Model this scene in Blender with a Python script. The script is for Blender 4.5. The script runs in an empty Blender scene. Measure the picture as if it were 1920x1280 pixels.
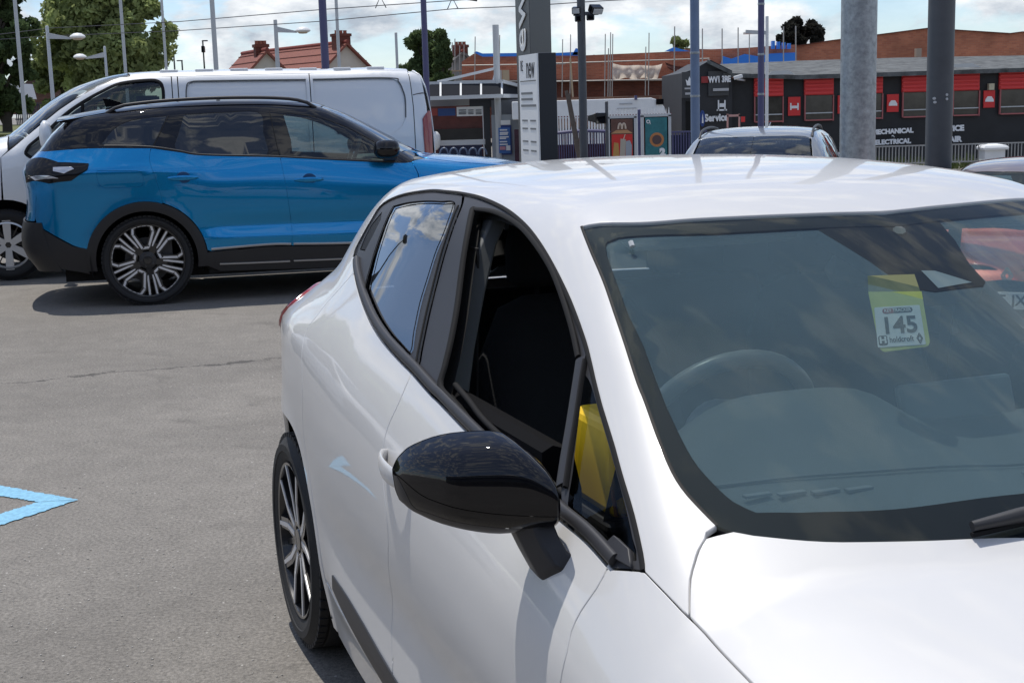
import bpy, bmesh, math, random
import numpy as np
from mathutils import Vector, Matrix
from mathutils.geometry import delaunay_2d_cdt

random.seed(7)
rng = np.random.default_rng(7)
scn = bpy.context.scene
COL = scn.collection
R = math.radians

# ---------------------------------------------------------------- camera
FOC, PITCH, ROLL, EYE = 2600.0, .1708, .029, 1.52      # focal length in pixels of a 1920 px wide frame
PW, PH = 1920.0, 1280.0
_fw = np.array([0, math.cos(PITCH), -math.sin(PITCH)])
_r0 = np.array([1.0, 0, 0]); _u0 = np.cross(_r0, _fw)
_rt = math.cos(ROLL)*_r0 - math.sin(ROLL)*_u0
_up = math.sin(ROLL)*_r0 + math.cos(ROLL)*_u0
cam_data = bpy.data.cameras.new('camera'); cam = bpy.data.objects.new('camera', cam_data); COL.objects.link(cam)
cam_data.sensor_width = 36; cam_data.lens = FOC/PW*36; cam_data.clip_start = .05; cam_data.clip_end = 3000
M = Matrix.Identity(4)
for i in range(3):
    M[i][0], M[i][1], M[i][2] = _rt[i], _up[i], -_fw[i]
M[2][3] = EYE
cam.matrix_world = M
scn.camera = cam
def at(u, v, D):
    """world point that stands D metres ahead of the camera on the sight line of photo pixel (u, v)"""
    d = _fw + _rt*(u-PW/2)/FOC + _up*(PH/2-v)/FOC
    p = np.array([0, 0, EYE]) + d*D/d[1]
    return Vector(p)
def px(D): return D/FOC            # metres per photo pixel at distance D

# ---------------------------------------------------------------- sky, sun, exposure
SUN_EL, SUN_AZ = 70.0, -31.0          # elevation; azimuth clockwise from +Y (straight ahead)
sd = Vector((math.cos(R(SUN_EL))*math.sin(R(SUN_AZ)), math.cos(R(SUN_EL))*math.cos(R(SUN_AZ)), math.sin(R(SUN_EL))))
world = bpy.data.worlds.new('World'); scn.world = world; world.use_nodes = True
nt = world.node_tree; nt.nodes.clear()
def wn(t, **k):
    n = nt.nodes.new(t)
    for a, b in k.items(): setattr(n, a, b)
    return n
sky = wn('ShaderNodeTexSky', sky_type='NISHITA', sun_disc=False, sun_elevation=R(SUN_EL), sun_rotation=R(SUN_AZ), altitude=300, air_density=1.0, dust_density=.15, ozone_density=4.0)
geo = wn('ShaderNodeNewGeometry'); 
mp = wn('ShaderNodeMapping'); mp.inputs['Scale'].default_value = (1, 1, 2.4)
tc = wn('ShaderNodeTexCoord')
nt.links.new(tc.outputs['Generated'], mp.inputs['Vector'])
n1 = wn('ShaderNodeTexNoise'); n1.inputs['Scale'].default_value = 9.0; n1.inputs['Detail'].default_value = 9; n1.inputs['Roughness'].default_value = .56; n1.inputs['Distortion'].default_value = .25
nt.links.new(mp.outputs['Vector'], n1.inputs['Vector'])
cov = wn('ShaderNodeValToRGB'); cov.color_ramp.elements[0].position = .49; cov.color_ramp.elements[1].position = .57
sepd = wn('ShaderNodeSeparateXYZ'); nt.links.new(tc.outputs['Generated'], sepd.inputs[0])
hz = wn('ShaderNodeMapRange', interpolation_type='SMOOTHSTEP'); hz.inputs['From Min'].default_value = .0; hz.inputs['From Max'].default_value = .45; hz.inputs['To Min'].default_value = .025; hz.inputs['To Max'].default_value = -.02
nt.links.new(sepd.outputs['Z'], hz.inputs['Value'])
hadd = wn('ShaderNodeMath', operation='ADD'); nt.links.new(n1.outputs['Fac'], hadd.inputs[0]); nt.links.new(hz.outputs['Result'], hadd.inputs[1])
nt.links.new(hadd.outputs[0], cov.inputs['Fac'])
mp2 = wn('ShaderNodeMapping'); mp2.inputs['Scale'].default_value = (1, 1, 2.4); mp2.inputs['Location'].default_value = (.0, .0, .055)
nt.links.new(tc.outputs['Generated'], mp2.inputs['Vector'])
n2 = wn('ShaderNodeTexNoise'); n2.inputs['Scale'].default_value = 14.0; n2.inputs['Detail'].default_value = 8; n2.inputs['Roughness'].default_value = .6
nt.links.new(mp2.outputs['Vector'], n2.inputs['Vector'])
ccol = wn('ShaderNodeValToRGB')
ccol.color_ramp.elements[0].position = .36; ccol.color_ramp.elements[0].color = (3.5, 3.95, 4.6, 1)
ccol.color_ramp.elements[1].position = .62; ccol.color_ramp.elements[1].color = (8.4, 8.5, 8.6, 1)
nt.links.new(n2.outputs['Fac'], ccol.inputs['Fac'])
mx = wn('ShaderNodeMix', data_type='RGBA')
covs = wn('ShaderNodeMath', operation='MULTIPLY_ADD'); covs.inputs[1].default_value = .78; covs.inputs[2].default_value = .16
nt.links.new(cov.outputs['Color'], covs.inputs[0]); nt.links.new(covs.outputs[0], mx.inputs['Factor'])
tint = wn('ShaderNodeMix', data_type='RGBA', blend_type='MULTIPLY'); tint.inputs['Factor'].default_value = 1.0; tint.inputs['B'].default_value = (.93, .98, 1.08, 1); nt.links.new(sky.outputs['Color'], tint.inputs['A'])
nt.links.new(tint.outputs['Result'], mx.inputs['A']); nt.links.new(ccol.outputs['Color'], mx.inputs['B'])
bg = wn('ShaderNodeBackground'); bg.inputs['Strength'].default_value = .13
nt.links.new(mx.outputs['Result'], bg.inputs['Color'])
nt.links.new(bg.outputs['Background'], wn('ShaderNodeOutputWorld').inputs['Surface'])

sl = bpy.data.lights.new('sun', 'SUN'); sl.energy = 3.7; sl.angle = R(.53); sl.color = (1.0, .955, .88)
so = bpy.data.objects.new('sun', sl); COL.objects.link(so)
so.rotation_euler = sd.to_track_quat('Z', 'Y').to_euler(); so.location = (0, 0, 40)

scn.view_settings.view_transform = 'Standard'; scn.view_settings.look = 'None'
scn.view_settings.exposure = .0; scn.view_settings.gamma = 1.0
scn.render.engine = 'CYCLES'
scn.cycles.max_bounces = 10; scn.cycles.transparent_max_bounces = 16
scn.cycles.use_denoising = True

# ---------------------------------------------------------------- materials
def lin(r, g, b):
    f = lambda c: (c/12.92 if c <= .04045 else ((c+.055)/1.055)**2.4)
    return (f(r/255), f(g/255), f(b/255), 1)
MATS = {}
def mat(name, col, rough=.5, metal=0.0, coat=0.0, coat_rough=.03, vary=.0, scale=20., bump=0.0, bscale=200., spec=.5, emit=None, emit_s=1.0, flake=0.0, trans=0.0):
    if name in MATS: return MATS[name]
    m = bpy.data.materials.new(name); m.use_nodes = True; t = m.node_tree; b = t.nodes['Principled BSDF']
    if len(col) == 3: col = (*col, 1)
    b.inputs['Base Color'].default_value = col; b.inputs['Roughness'].default_value = rough
    b.inputs['Metallic'].default_value = metal; b.inputs['Coat Weight'].default_value = coat
    b.inputs['Coat Roughness'].default_value = coat_rough; b.inputs['Specular IOR Level'].default_value = spec
    tc = t.nodes.new('ShaderNodeTexCoord')
    if vary:
        n = t.nodes.new('ShaderNodeTexNoise'); n.inputs['Scale'].default_value = scale; n.inputs['Detail'].default_value = 6; n.inputs['Roughness'].default_value = .65
        t.links.new(tc.outputs['Object'], n.inputs['Vector'])
        r = t.nodes.new('ShaderNodeMapRange'); r.inputs['From Min'].default_value = .3; r.inputs['From Max'].default_value = .7
        r.inputs['To Min'].default_value = 1-vary; r.inputs['To Max'].default_value = 1+vary
        t.links.new(n.outputs['Fac'], r.inputs['Value'])
        x = t.nodes.new('ShaderNodeVectorMath'); x.operation = 'SCALE'; x.inputs[0].default_value = col[:3]
        t.links.new(r.outputs['Result'], x.inputs['Scale']); t.links.new(x.outputs['Vector'], b.inputs['Base Color'])
    if bump:
        n = t.nodes.new('ShaderNodeTexNoise'); n.inputs['Scale'].default_value = bscale; n.inputs['Detail'].default_value = 4
        t.links.new(tc.outputs['Object'], n.inputs['Vector'])
        bp = t.nodes.new('ShaderNodeBump'); bp.inputs['Strength'].default_value = bump; bp.inputs['Distance'].default_value = .01
        t.links.new(n.outputs['Fac'], bp.inputs['Height']); t.links.new(bp.outputs['Normal'], b.inputs['Normal'])
    if emit:
        b.inputs['Emission Color'].default_value = (*emit, 1); b.inputs['Emission Strength'].default_value = emit_s
    if trans: b.inputs['Transmission Weight'].default_value = trans
    MATS[name] = m; return m
def glass(name, tint=(.75, .82, .80), ior=1.62, gain=1.0, veil=0.0):
    if name in MATS: return MATS[name]
    m = bpy.data.materials.new(name); m.use_nodes = True; t = m.node_tree; t.nodes.clear()
    o = t.nodes.new('ShaderNodeOutputMaterial'); mx = t.nodes.new('ShaderNodeMixShader')
    tr = t.nodes.new('ShaderNodeBsdfTransparent'); tr.inputs['Color'].default_value = (*tint, 1)
    gl = t.nodes.new('ShaderNodeBsdfGlossy'); gl.inputs['Roughness'].default_value = .0; gl.inputs['Color'].default_value = (.96, .98, 1, 1)
    fr = t.nodes.new('ShaderNodeFresnel'); fr.inputs['IOR'].default_value = ior
    ml = t.nodes.new('ShaderNodeMath'); ml.operation = 'MULTIPLY'; ml.inputs[1].default_value = gain; ml.use_clamp = True
    t.links.new(fr.outputs[0], ml.inputs[0]); t.links.new(ml.outputs[0], mx.inputs[0])
    t.links.new(tr.outputs[0], mx.inputs[1]); t.links.new(gl.outputs[0], mx.inputs[2])
    if veil:          # reflected haze put into the pane as diffuse colour, with a dusty film
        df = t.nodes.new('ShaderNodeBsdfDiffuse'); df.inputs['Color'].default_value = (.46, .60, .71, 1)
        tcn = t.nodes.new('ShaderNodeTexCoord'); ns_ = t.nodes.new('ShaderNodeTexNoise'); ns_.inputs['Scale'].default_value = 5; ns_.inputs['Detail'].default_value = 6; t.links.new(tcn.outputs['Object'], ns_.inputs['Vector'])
        mr = t.nodes.new('ShaderNodeMapRange'); mr.inputs['To Min'].default_value = veil*.75; mr.inputs['To Max'].default_value = veil*1.25; t.links.new(ns_.outputs['Fac'], mr.inputs['Value'])
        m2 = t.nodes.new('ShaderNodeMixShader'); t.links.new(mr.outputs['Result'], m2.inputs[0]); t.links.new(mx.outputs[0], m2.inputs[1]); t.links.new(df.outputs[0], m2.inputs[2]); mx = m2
    t.links.new(mx.outputs[0], o.inputs['Surface'])
    MATS[name] = m; return m
def brickmat(name, c1, c2, mortar, scale=4.2, rough=.85):
    if name in MATS: return MATS[name]
    m = bpy.data.materials.new(name); m.use_nodes = True; t = m.node_tree; b = t.nodes['Principled BSDF']
    tc = t.nodes.new('ShaderNodeTexCoord'); br = t.nodes.new('ShaderNodeTexBrick')
    mpn = t.nodes.new('ShaderNodeMapping'); mpn.inputs['Rotation'].default_value = (R(90), 0, 0)
    t.links.new(tc.outputs['Object'], mpn.inputs['Vector']); t.links.new(mpn.outputs['Vector'], br.inputs['Vector'])
    br.inputs['Scale'].default_value = scale; br.inputs['Color1'].default_value = (*c1, 1); br.inputs['Color2'].default_value = (*c2, 1); br.inputs['Mortar'].default_value = (*mortar, 1)
    br.inputs['Mortar Size'].default_value = .012; br.inputs['Brick Width'].default_value = .9; br.inputs['Row Height'].default_value = .32
    n = t.nodes.new('ShaderNodeTexNoise'); n.inputs['Scale'].default_value = .7; n.inputs['Detail'].default_value = 7
    t.links.new(tc.outputs['Object'], n.inputs['Vector'])
    r = t.nodes.new('ShaderNodeMapRange'); r.inputs['From Min'].default_value = .3; r.inputs['From Max'].default_value = .7; r.inputs['To Min'].default_value = .72; r.inputs['To Max'].default_value = 1.25
    t.links.new(n.outputs['Fac'], r.inputs['Value'])
    x = t.nodes.new('ShaderNodeVectorMath'); x.operation = 'SCALE'; t.links.new(br.outputs['Color'], x.inputs[0]); t.links.new(r.outputs['Result'], x.inputs['Scale'])
    t.links.new(x.outputs['Vector'], b.inputs['Base Color']); b.inputs['Roughness'].default_value = rough
    MATS[name] = m; return m

# ---------------------------------------------------------------- objects
def put(o, parent=None):
    COL.objects.link(o)
    if parent is not None: o.parent = parent
    return o
def tag(o, label=None, cat=None, group=None, kind=None):
    for k, v in (('label', label), ('category', cat), ('group', group), ('kind', kind)):
        if v: o[k] = v
    return o
def thing(name, label, cat, loc=(0, 0, 0), rotz=0.0, group=None, scale=None):
    o = bpy.data.objects.new(name, None); o.empty_display_size = .2; put(o)
    o.location = loc; o.rotation_euler = (0, 0, rotz)
    if scale: o.scale = scale
    return tag(o, label, cat, group)
def copy_tree(o, parent=None):
    c = o.copy(); put(c, parent)
    if parent is not None: c.matrix_parent_inverse = o.matrix_parent_inverse
    for ch in list(o.children): copy_tree(ch, c)
    return c
def mk(name, verts, faces, m, parent=None, smooth=False, normals=None, sharp=None, mi=None):
    me = bpy.data.meshes.new(name); me.from_pydata([tuple(map(float, v)) for v in verts], [], [tuple(map(int, f)) for f in faces])
    ms = m if isinstance(m, (list, tuple)) else [m]
    for q in ms: me.materials.append(q)
    if mi is not None: me.polygons.foreach_set('material_index', mi)
    if smooth or normals is not None or sharp: me.polygons.foreach_set('use_smooth', [True]*len(me.polygons))
    if sharp: me.set_sharp_from_angle(angle=R(sharp))
    if normals is not None: me.normals_split_custom_set_from_vertices([tuple(map(float, n)) for n in normals])
    me.update()
    return put(bpy.data.objects.new(name, me), parent)
class MB:
    """collects shapes into one mesh"""
    def __init__(s): s.v = []; s.f = []; s.m = []; s.cur = 0
    def add(s, v, f):
        n = len(s.v); s.v += [tuple(q) for q in v]; s.f += [tuple(i+n for i in q) for q in f]; s.m += [s.cur]*len(f); return s
    def box(s, c, d, rz=0.0, mtx=None):
        hx, hy, hz = d[0]/2, d[1]/2, d[2]/2
        v = [Vector((x, y, z)) for x in (-hx, hx) for y in (-hy, hy) for z in (-hz, hz)]
        if rz: mtx = Matrix.Rotation(rz, 3, 'Z')
        if mtx is not None: v = [mtx @ q for q in v]
        v = [q + Vector(c) for q in v]
        return s.add(v, [(0, 1, 3, 2), (4, 6, 7, 5), (0, 4, 5, 1), (2, 3, 7, 6), (0, 2, 6, 4), (1, 5, 7, 3)])
    def bar(s, a, b, w, h=None, up=(0, 0, 1)):
        a = Vector(a); b = Vector(b); d = b-a; L = d.length; h = h or w
        z = d.normalized(); x = Vector(up).cross(z)
        if x.length < 1e-4: x = Vector((1, 0, 0)).cross(z)
        x.normalize(); y = z.cross(x); mt = Matrix((x, y, z)).transposed()
        return s.box((a+b)/2, (w, h, L), mtx=mt)
    def tube(s, pts, r, n=8, caps=True):
        pts = [Vector(p) for p in pts]; rs = r if isinstance(r, (list, tuple)) else [r]*len(pts)
        b = len(s.v); V = []; F = []
        for i, p in enumerate(pts):
            d = (pts[min(i+1, len(pts)-1)]-pts[max(i-1, 0)]).normalized()
            if i == 0:
                x = d.orthogonal().normalized()
            else:
                x = (x - d*x.dot(d)).normalized()
            y = d.cross(x)
            for k in range(n):
                a = 2*math.pi*k/n; V.append(p + (x*math.cos(a)+y*math.sin(a))*rs[i])
        for i in range(len(pts)-1):
            for k in range(n):
                F.append((i*n+k, i*n+(k+1) % n, (i+1)*n+(k+1) % n, (i+1)*n+k))
        if caps: F.append(tuple(range(n))[::-1]); F.append(tuple((len(pts)-1)*n+k for k in range(n)))
        return s.add(V, F)
    def lathe(s, prof, c=(0, 0, 0), n=32, axis='Z', caps=True):
        V = []; F = []; m = len(prof)
        for k in range(n):
            a = 2*math.pi*k/n; ca, sa = math.cos(a), math.sin(a)
            for r, z in prof:
                p = (r*ca, r*sa, z)
                if axis == 'Y': p = (p[0], p[2], p[1])
                if axis == 'X': p = (p[2], p[0], p[1])
                V.append((p[0]+c[0], p[1]+c[1], p[2]+c[2]))
        for k in range(n):
            for i in range(m-1):
                F.append((k*m+i, ((k+1) % n)*m+i, ((k+1) % n)*m+i+1, k*m+i+1))
        if caps:
            if prof[0][0] > 1e-5: F.append(tuple(k*m for k in range(n))[::-1])
            if prof[-1][0] > 1e-5: F.append(tuple(k*m+m-1 for k in range(n)))
        return s.add(V, F)
    def prism(s, poly, f0, f1):
        """poly: 2D outline; f0, f1 map a 2D point to the two end faces"""
        n = len(poly); V = [f0(*p) for p in poly]+[f1(*p) for p in poly]
        return s.add(V, [tuple(range(n))[::-1], tuple(range(n, 2*n))]+[(i, (i+1) % n, n+(i+1) % n, n+i) for i in range(n)])
    def loft(s, rings, closed=True, caps=True):
        n = len(rings[0]); V = [q for r in rings for q in r]; F = []
        for i in range(len(rings)-1):
            for k in range(n if closed else n-1):
                F.append((i*n+k, i*n+(k+1) % n, (i+1)*n+(k+1) % n, (i+1)*n+k))
        if caps: F.append(tuple(range(n))[::-1]); F.append(tuple((len(rings)-1)*n+k for k in range(n)))
        return s.add(V, F)
    def build(s, name, m, parent=None, sharp=None, bevel=0.0, seg=2):
        o = mk(name, s.v, s.f, m, parent, sharp=sharp, mi=s.m if isinstance(m, (list, tuple)) else None)
        bmm = bmesh.new(); bmm.from_mesh(o.data); bmesh.ops.recalc_face_normals(bmm, faces=bmm.faces); bmm.to_mesh(o.data); bmm.free()
        if sharp: o.data.set_sharp_from_angle(angle=R(sharp))
        if bevel:
            md = o.modifiers.new('bevel', 'BEVEL'); md.width = bevel; md.segments = seg; md.limit_method = 'ANGLE'
        return o
def text(name, s, size, mtx, m, parent=None, bold=0.0, ext=.0008, align='CENTER', sx=1.0, shear=0.0, spacing=1.0):
    cu = bpy.data.curves.new(name, 'FONT'); cu.body = s; cu.size = size; cu.align_x = align; cu.align_y = 'CENTER'; cu.extrude = ext; cu.offset = bold; cu.shear = shear; cu.space_character = spacing
    cu.resolution_u = 3
    tmp = bpy.data.objects.new(name, cu); COL.objects.link(tmp)
    dg = bpy.context.evaluated_depsgraph_get(); me = bpy.data.meshes.new_from_object(tmp.evaluated_get(dg))
    bpy.data.objects.remove(tmp); bpy.data.curves.remove(cu)
    me.transform(mtx @ Matrix.Diagonal((sx, 1, 1, 1))); me.materials.clear(); me.materials.append(m)
    me.name = name
    return put(bpy.data.objects.new(name, me), parent)
def face_cam(p, yaw=0.0):
    """upright frame at p whose +Z looks towards -Y (turned by yaw about Z), +X to the right"""
    return Matrix.Translation(Vector(p)) @ Matrix.Rotation(yaw, 4, 'Z') @ Matrix.Rotation(R(90), 4, 'X')

# ---------------------------------------------------------------- car bodies
def _spl(xs,ys):
    """natural-ish monotone-free cubic (Catmull-Rom/finite-difference Hermite) interpolator, linear outside"""
    xs=np.asarray(xs,float); ys=np.asarray(ys,float)
    if xs[0]>xs[-1]: xs=xs[::-1]; ys=ys[::-1]
    h=np.diff(xs); d=np.diff(ys,axis=0)/(h if ys.ndim==1 else h[:,None])
    m=np.zeros_like(ys); m[0]=d[0]; m[-1]=d[-1]
    if ys.ndim==1: m[1:-1]=(d[:-1]*h[1:]+d[1:]*h[:-1])/(h[1:]+h[:-1])
    else: m[1:-1]=(d[:-1]*h[1:,None]+d[1:]*h[:-1,None])/(h[1:,None]+h[:-1,None])
    def f(x):
        x=np.asarray(x,float); i=np.clip(np.searchsorted(xs,x)-1,0,len(h)-1)
        xc=np.clip(x,xs[0],xs[-1]); t=(xc-xs[i])/h[i]; hh=h[i]
        if ys.ndim>1: t=t[...,None]; hh=hh[...,None]
        r=(2*t**3-3*t**2+1)*ys[i]+(t**3-2*t**2+t)*hh*m[i]+(-2*t**3+3*t**2)*ys[i+1]+(t**3-t**2)*hh*m[i+1]
        ex=(x-xc)
        if ys.ndim>1: ex=ex[...,None]
        return r+ex*np.where(ex<0,m[0],m[-1])
    return f
def smax(a,b,k):
    h=np.clip(.5+.5*(a-b)/k,0,1); return b+(a-b)*h+k*h*(1-h)
def smin(a,b,k): return -smax(-a,-b,k)
class Body:
    """implicit car body, X forward, Y left, Z up, origin under rear axle"""
    def __init__(s,P):
        s.P=P; s.zb=_spl(*P['belt']); s.lev=np.array(P['lev'],float)
        s.wt=_spl(P['wx'],P['wt'])            # X -> widths at levels (relative to belt)
        s.roof=_spl(*P['roof']); s.ws=_spl(*P['ws']); s.bon=_spl(*P['bonnet'])
        s.rear=_spl(*P['rear']); s.front=_spl(*P['front']); s.z0=P.get('z0',.55)
    def w(s,X,Z):
        tab=s.wt(X); dz=Z-s.zb(X); L=s.lev
        i=np.clip(np.searchsorted(L,dz)-1,0,len(L)-2)
        def g(j): return np.take_along_axis(tab,np.clip(j,0,len(L)-1)[...,None],-1)[...,0]
        x0=L[i];x1=L[i+1];h=x1-x0
        y0=g(i);y1=g(i+1);ym=g(i-1);yp=g(i+2)
        lm=L[np.clip(i-1,0,len(L)-1)];lp=L[np.clip(i+2,0,len(L)-1)]
        d=(y1-y0)/h
        dm=np.where(i>0,(y0-ym)/np.where(i>0,x0-lm,1),d); dp=np.where(i<len(L)-2,(yp-y1)/np.where(i<len(L)-2,lp-x1,1),d)
        hm=np.where(i>0,x0-lm,h); hp=np.where(i<len(L)-2,lp-x1,h)
        m0=np.where(i>0,(dm*h+d*hm)/(h+hm),d); m1=np.where(i<len(L)-2,(d*hp+dp*h)/(h+hp),d)
        t=np.clip((dz-x0)/h,0,1); ex=(dz-x0)-t*h
        r=(2*t**3-3*t**2+1)*y0+(t**3-2*t**2+t)*h*m0+(-2*t**3+3*t**2)*y1+(t**3-t**2)*h*m1+ex*np.where(ex<0,m0,m1)
        for f in s.P.get('feat',[]): r=r+f(X,Z)
        return r
    def top(s,X,Y):
        P=s.P; ay=np.abs(Y)
        r=s.roof(X)-P['rk']*Y**2-P.get('rk4',0)*Y**4
        w=s.ws(X+P['wc']*Y**2)
        b=s.bon(X+P.get('bc',0)*Y**2)-P['bk']*Y**2-P.get('bk4',0)*Y**4
        for f in P.get('tfeat',[]): b=b+f(X,Y)
        return smax(smin(r,w,P.get('hk',.02)),b,P.get('ck',.006))
    def F(s,X,Y,Z):
        a=np.abs(Y)-s.w(X,Z); t=(Z-s.top(X,Y))*.9
        k=s.P.get('k',.09)
        if callable(k): k=k(X)
        r=smax(a,t,k)
        r=smax(r,-X-s.rear(Z)+s.P.get('rc',.25)*Y**2,s.P.get('rkk',.12))
        r=smax(r,X-s.front(Z)+s.P.get('fc',.4)*Y**2,s.P.get('fkk',.12))
        return r
    def pt(s,X,th,off=0.0):
        """th: angle from -Y (right side, 0) over the top (pi/2) to +Y (pi)"""
        X=np.asarray(X,float); th=np.asarray(th,float)
        cy=-np.cos(th); cz=np.sin(th); lo=np.zeros_like(X); hi=np.full_like(X,1.6)
        # march outward to first crossing
        for _ in range(34):
            m=.5*(lo+hi); ins=s.F(X,m*cy,s.z0+m*cz)<0
            lo=np.where(ins,m,lo); hi=np.where(ins,hi,m)
        m=.5*(lo+hi); Pn=np.stack([X,m*cy,s.z0+m*cz],-1)
        if np.any(off!=0): Pn=Pn+s.nrm(Pn)*np.asarray(off)[...,None] if np.ndim(off) else Pn+s.nrm(Pn)*off
        return Pn
    def nrm(s,Pn,e=1e-4):
        X,Y,Z=Pn[...,0],Pn[...,1],Pn[...,2]
        g=np.stack([s.F(X+e,Y,Z)-s.F(X-e,Y,Z),s.F(X,Y+e,Z)-s.F(X,Y-e,Z),s.F(X,Y,Z+e)-s.F(X,Y,Z-e)],-1)
        return g/np.maximum(np.linalg.norm(g,axis=-1,keepdims=True),1e-9)
    def th(s,Pn): return np.arctan2(Pn[...,2]-s.z0,-Pn[...,1])
    def cast(s,o,d,tmax=22,n=5000):
        t=np.linspace(.2,tmax,n); Q=o+t[:,None]*d; f=s.F(Q[:,0],Q[:,1],Q[:,2]); i=np.argmax(f<0)
        if f[i]>=0: return None
        a,b=t[i-1],t[i]
        for _ in range(40):
            m=.5*(a+b); q=o+m*d
            if s.F(*[np.array(c) for c in q])<0: b=m
            else: a=m
        return o+b*d
def _sth(s, X, Z):
    X = np.asarray(X, float); Z = np.asarray(Z, float); lo = np.zeros_like(X); hi = np.full_like(X, 1.4)
    for _ in range(36):
        m = .5*(lo+hi); ins = s.F(X, -m, Z) < 0; lo = np.where(ins, m, lo); hi = np.where(ins, hi, m)
    return np.arctan2(Z-s.z0, lo)
Body.sth = _sth
def _pte(s, Y, Z, sg, off=0.0):
    Y = np.asarray(Y, float); Z = np.asarray(Z, float); lo = np.full_like(Y, .5 if sg < 0 else 2.0); hi = np.full_like(Y, -1.4 if sg < 0 else 4.4)
    for _ in range(40):
        m = .5*(lo+hi); ins = s.F(m, Y, Z) < 0; lo = np.where(ins, m, lo); hi = np.where(ins, hi, m)
    P = np.stack([.5*(lo+hi), Y, Z], -1)
    return P + s.nrm(P)*off if off else P
Body.pte = _pte
def XZ(b, pts):
    a = np.array(pts, float); t = b.sth(a[:, 0], a[:, 1]); return [(float(x), float(q)) for x, q in zip(a[:, 0], t)]
def ell(cx, cz, rx, rz, a0, a1, n=16):
    return [(cx+rx*math.cos(R(a)), cz+rz*math.sin(R(a))) for a in np.linspace(a0, a1, n)]
def resample(p, ds, closed=True):
    p = np.array(p, float); q = [] ; n = len(p)
    for i in range(n if closed else n-1):
        a, b = p[i], p[(i+1) % n]; k = max(1, int(math.ceil(np.linalg.norm(b-a)/ds)))
        for j in range(k): q.append(a+(b-a)*j/k)
    if not closed: q.append(p[-1])
    return np.array(q)
def smooth_open(p, ds=.02):
    """Catmull-Rom through an open list of points"""
    p = np.array(p, float); q = []
    for i in range(len(p)-1):
        p0 = p[max(i-1, 0)]; p1 = p[i]; p2 = p[i+1]; p3 = p[min(i+2, len(p)-1)]
        k = max(1, int(math.ceil(np.linalg.norm(p2-p1)/ds)))
        for j in range(k):
            t = j/k
            q.append(.5*((2*p1)+(-p0+p2)*t+(2*p0-5*p1+4*p2-p3)*t*t+(-p0+3*p1-3*p2+p3)*t**3))
    q.append(p[-1]); return [tuple(x) for x in q]
def area2(p): x, y = p[:, 0], p[:, 1]; return .5*np.sum(x*np.roll(y, -1)-y*np.roll(x, -1))
def inset(p, d):
    """move a closed outline inwards by d"""
    if not d: return p
    sgn = 1 if area2(p) > 0 else -1
    e = np.roll(p, -1, 0)-p; e /= np.maximum(np.linalg.norm(e, axis=1, keepdims=True), 1e-9)
    nrm = np.stack([-e[:, 1], e[:, 0]], 1)*sgn
    nn = nrm+np.roll(nrm, 1, 0); L = np.linalg.norm(nn, axis=1, keepdims=True); nn = nn/np.maximum(L, .5)
    return p+nn*d*2/np.maximum(L, 1.0)
def inpoly(pt, poly):
    x, y = pt[:, 0][:, None], pt[:, 1][:, None]; x0, y0 = poly[:, 0][None], poly[:, 1][None]; x1, y1 = np.roll(poly[:, 0], -1)[None], np.roll(poly[:, 1], -1)[None]
    c = ((y0 > y) != (y1 > y)) & (x < (x1-x0)*(y-y0)/np.where(np.abs(y1-y0) < 1e-12, 1e-12, y1-y0)+x0)
    return (c.sum(1) % 2) == 1
def tessellate(outer, holes, ds):
    loops = [outer]+list(holes); V = []; E = []
    for L in loops:
        n0 = len(V); V += [tuple(q) for q in L]; E += [(n0+i, n0+(i+1) % len(L)) for i in range(len(L))]
    x0, y0 = outer.min(0); x1, y1 = outer.max(0)
    gx, gy = np.meshgrid(np.arange(x0+ds*.5, x1, ds), np.arange(y0+ds*.5, y1, ds)); gx[1::2] += ds*.25
    g = np.stack([gx.ravel(), gy.ravel()], 1)
    if len(g):
        ok = inpoly(g, outer)
        for h in holes: ok &= ~inpoly(g, h)
        g = g[ok]
    if len(g):
        B = np.concatenate(loops); keep = np.ones(len(g), bool)
        for i in range(0, len(g), 2000):
            d = np.min(np.hypot(g[i:i+2000, None, 0]-B[None, :, 0], g[i:i+2000, None, 1]-B[None, :, 1]), 1); keep[i:i+2000] = d > ds*.45
        V += [tuple(q) for q in g[keep]]
    r = delaunay_2d_cdt([Vector(q) for q in V], E, [], 0, 1e-7)
    rv = np.array([tuple(q) for q in r[0]]); rf = np.array([tuple(f) for f in r[2] if len(f) == 3])
    c = rv[rf].mean(1); ok = inpoly(c, outer)
    for h in holes: ok &= ~inpoly(c, h)
    rf = rf[ok]
    a = rv[rf]; cr = (a[:, 1, 0]-a[:, 0, 0])*(a[:, 2, 1]-a[:, 0, 1])-(a[:, 1, 1]-a[:, 0, 1])*(a[:, 2, 0]-a[:, 0, 0])
    rf = rf[np.abs(cr) > 1e-10]; cr = cr[np.abs(cr) > 1e-10]
    rf[cr < 0] = rf[cr < 0][:, ::-1]
    return rv, rf
SC = .85
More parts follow.
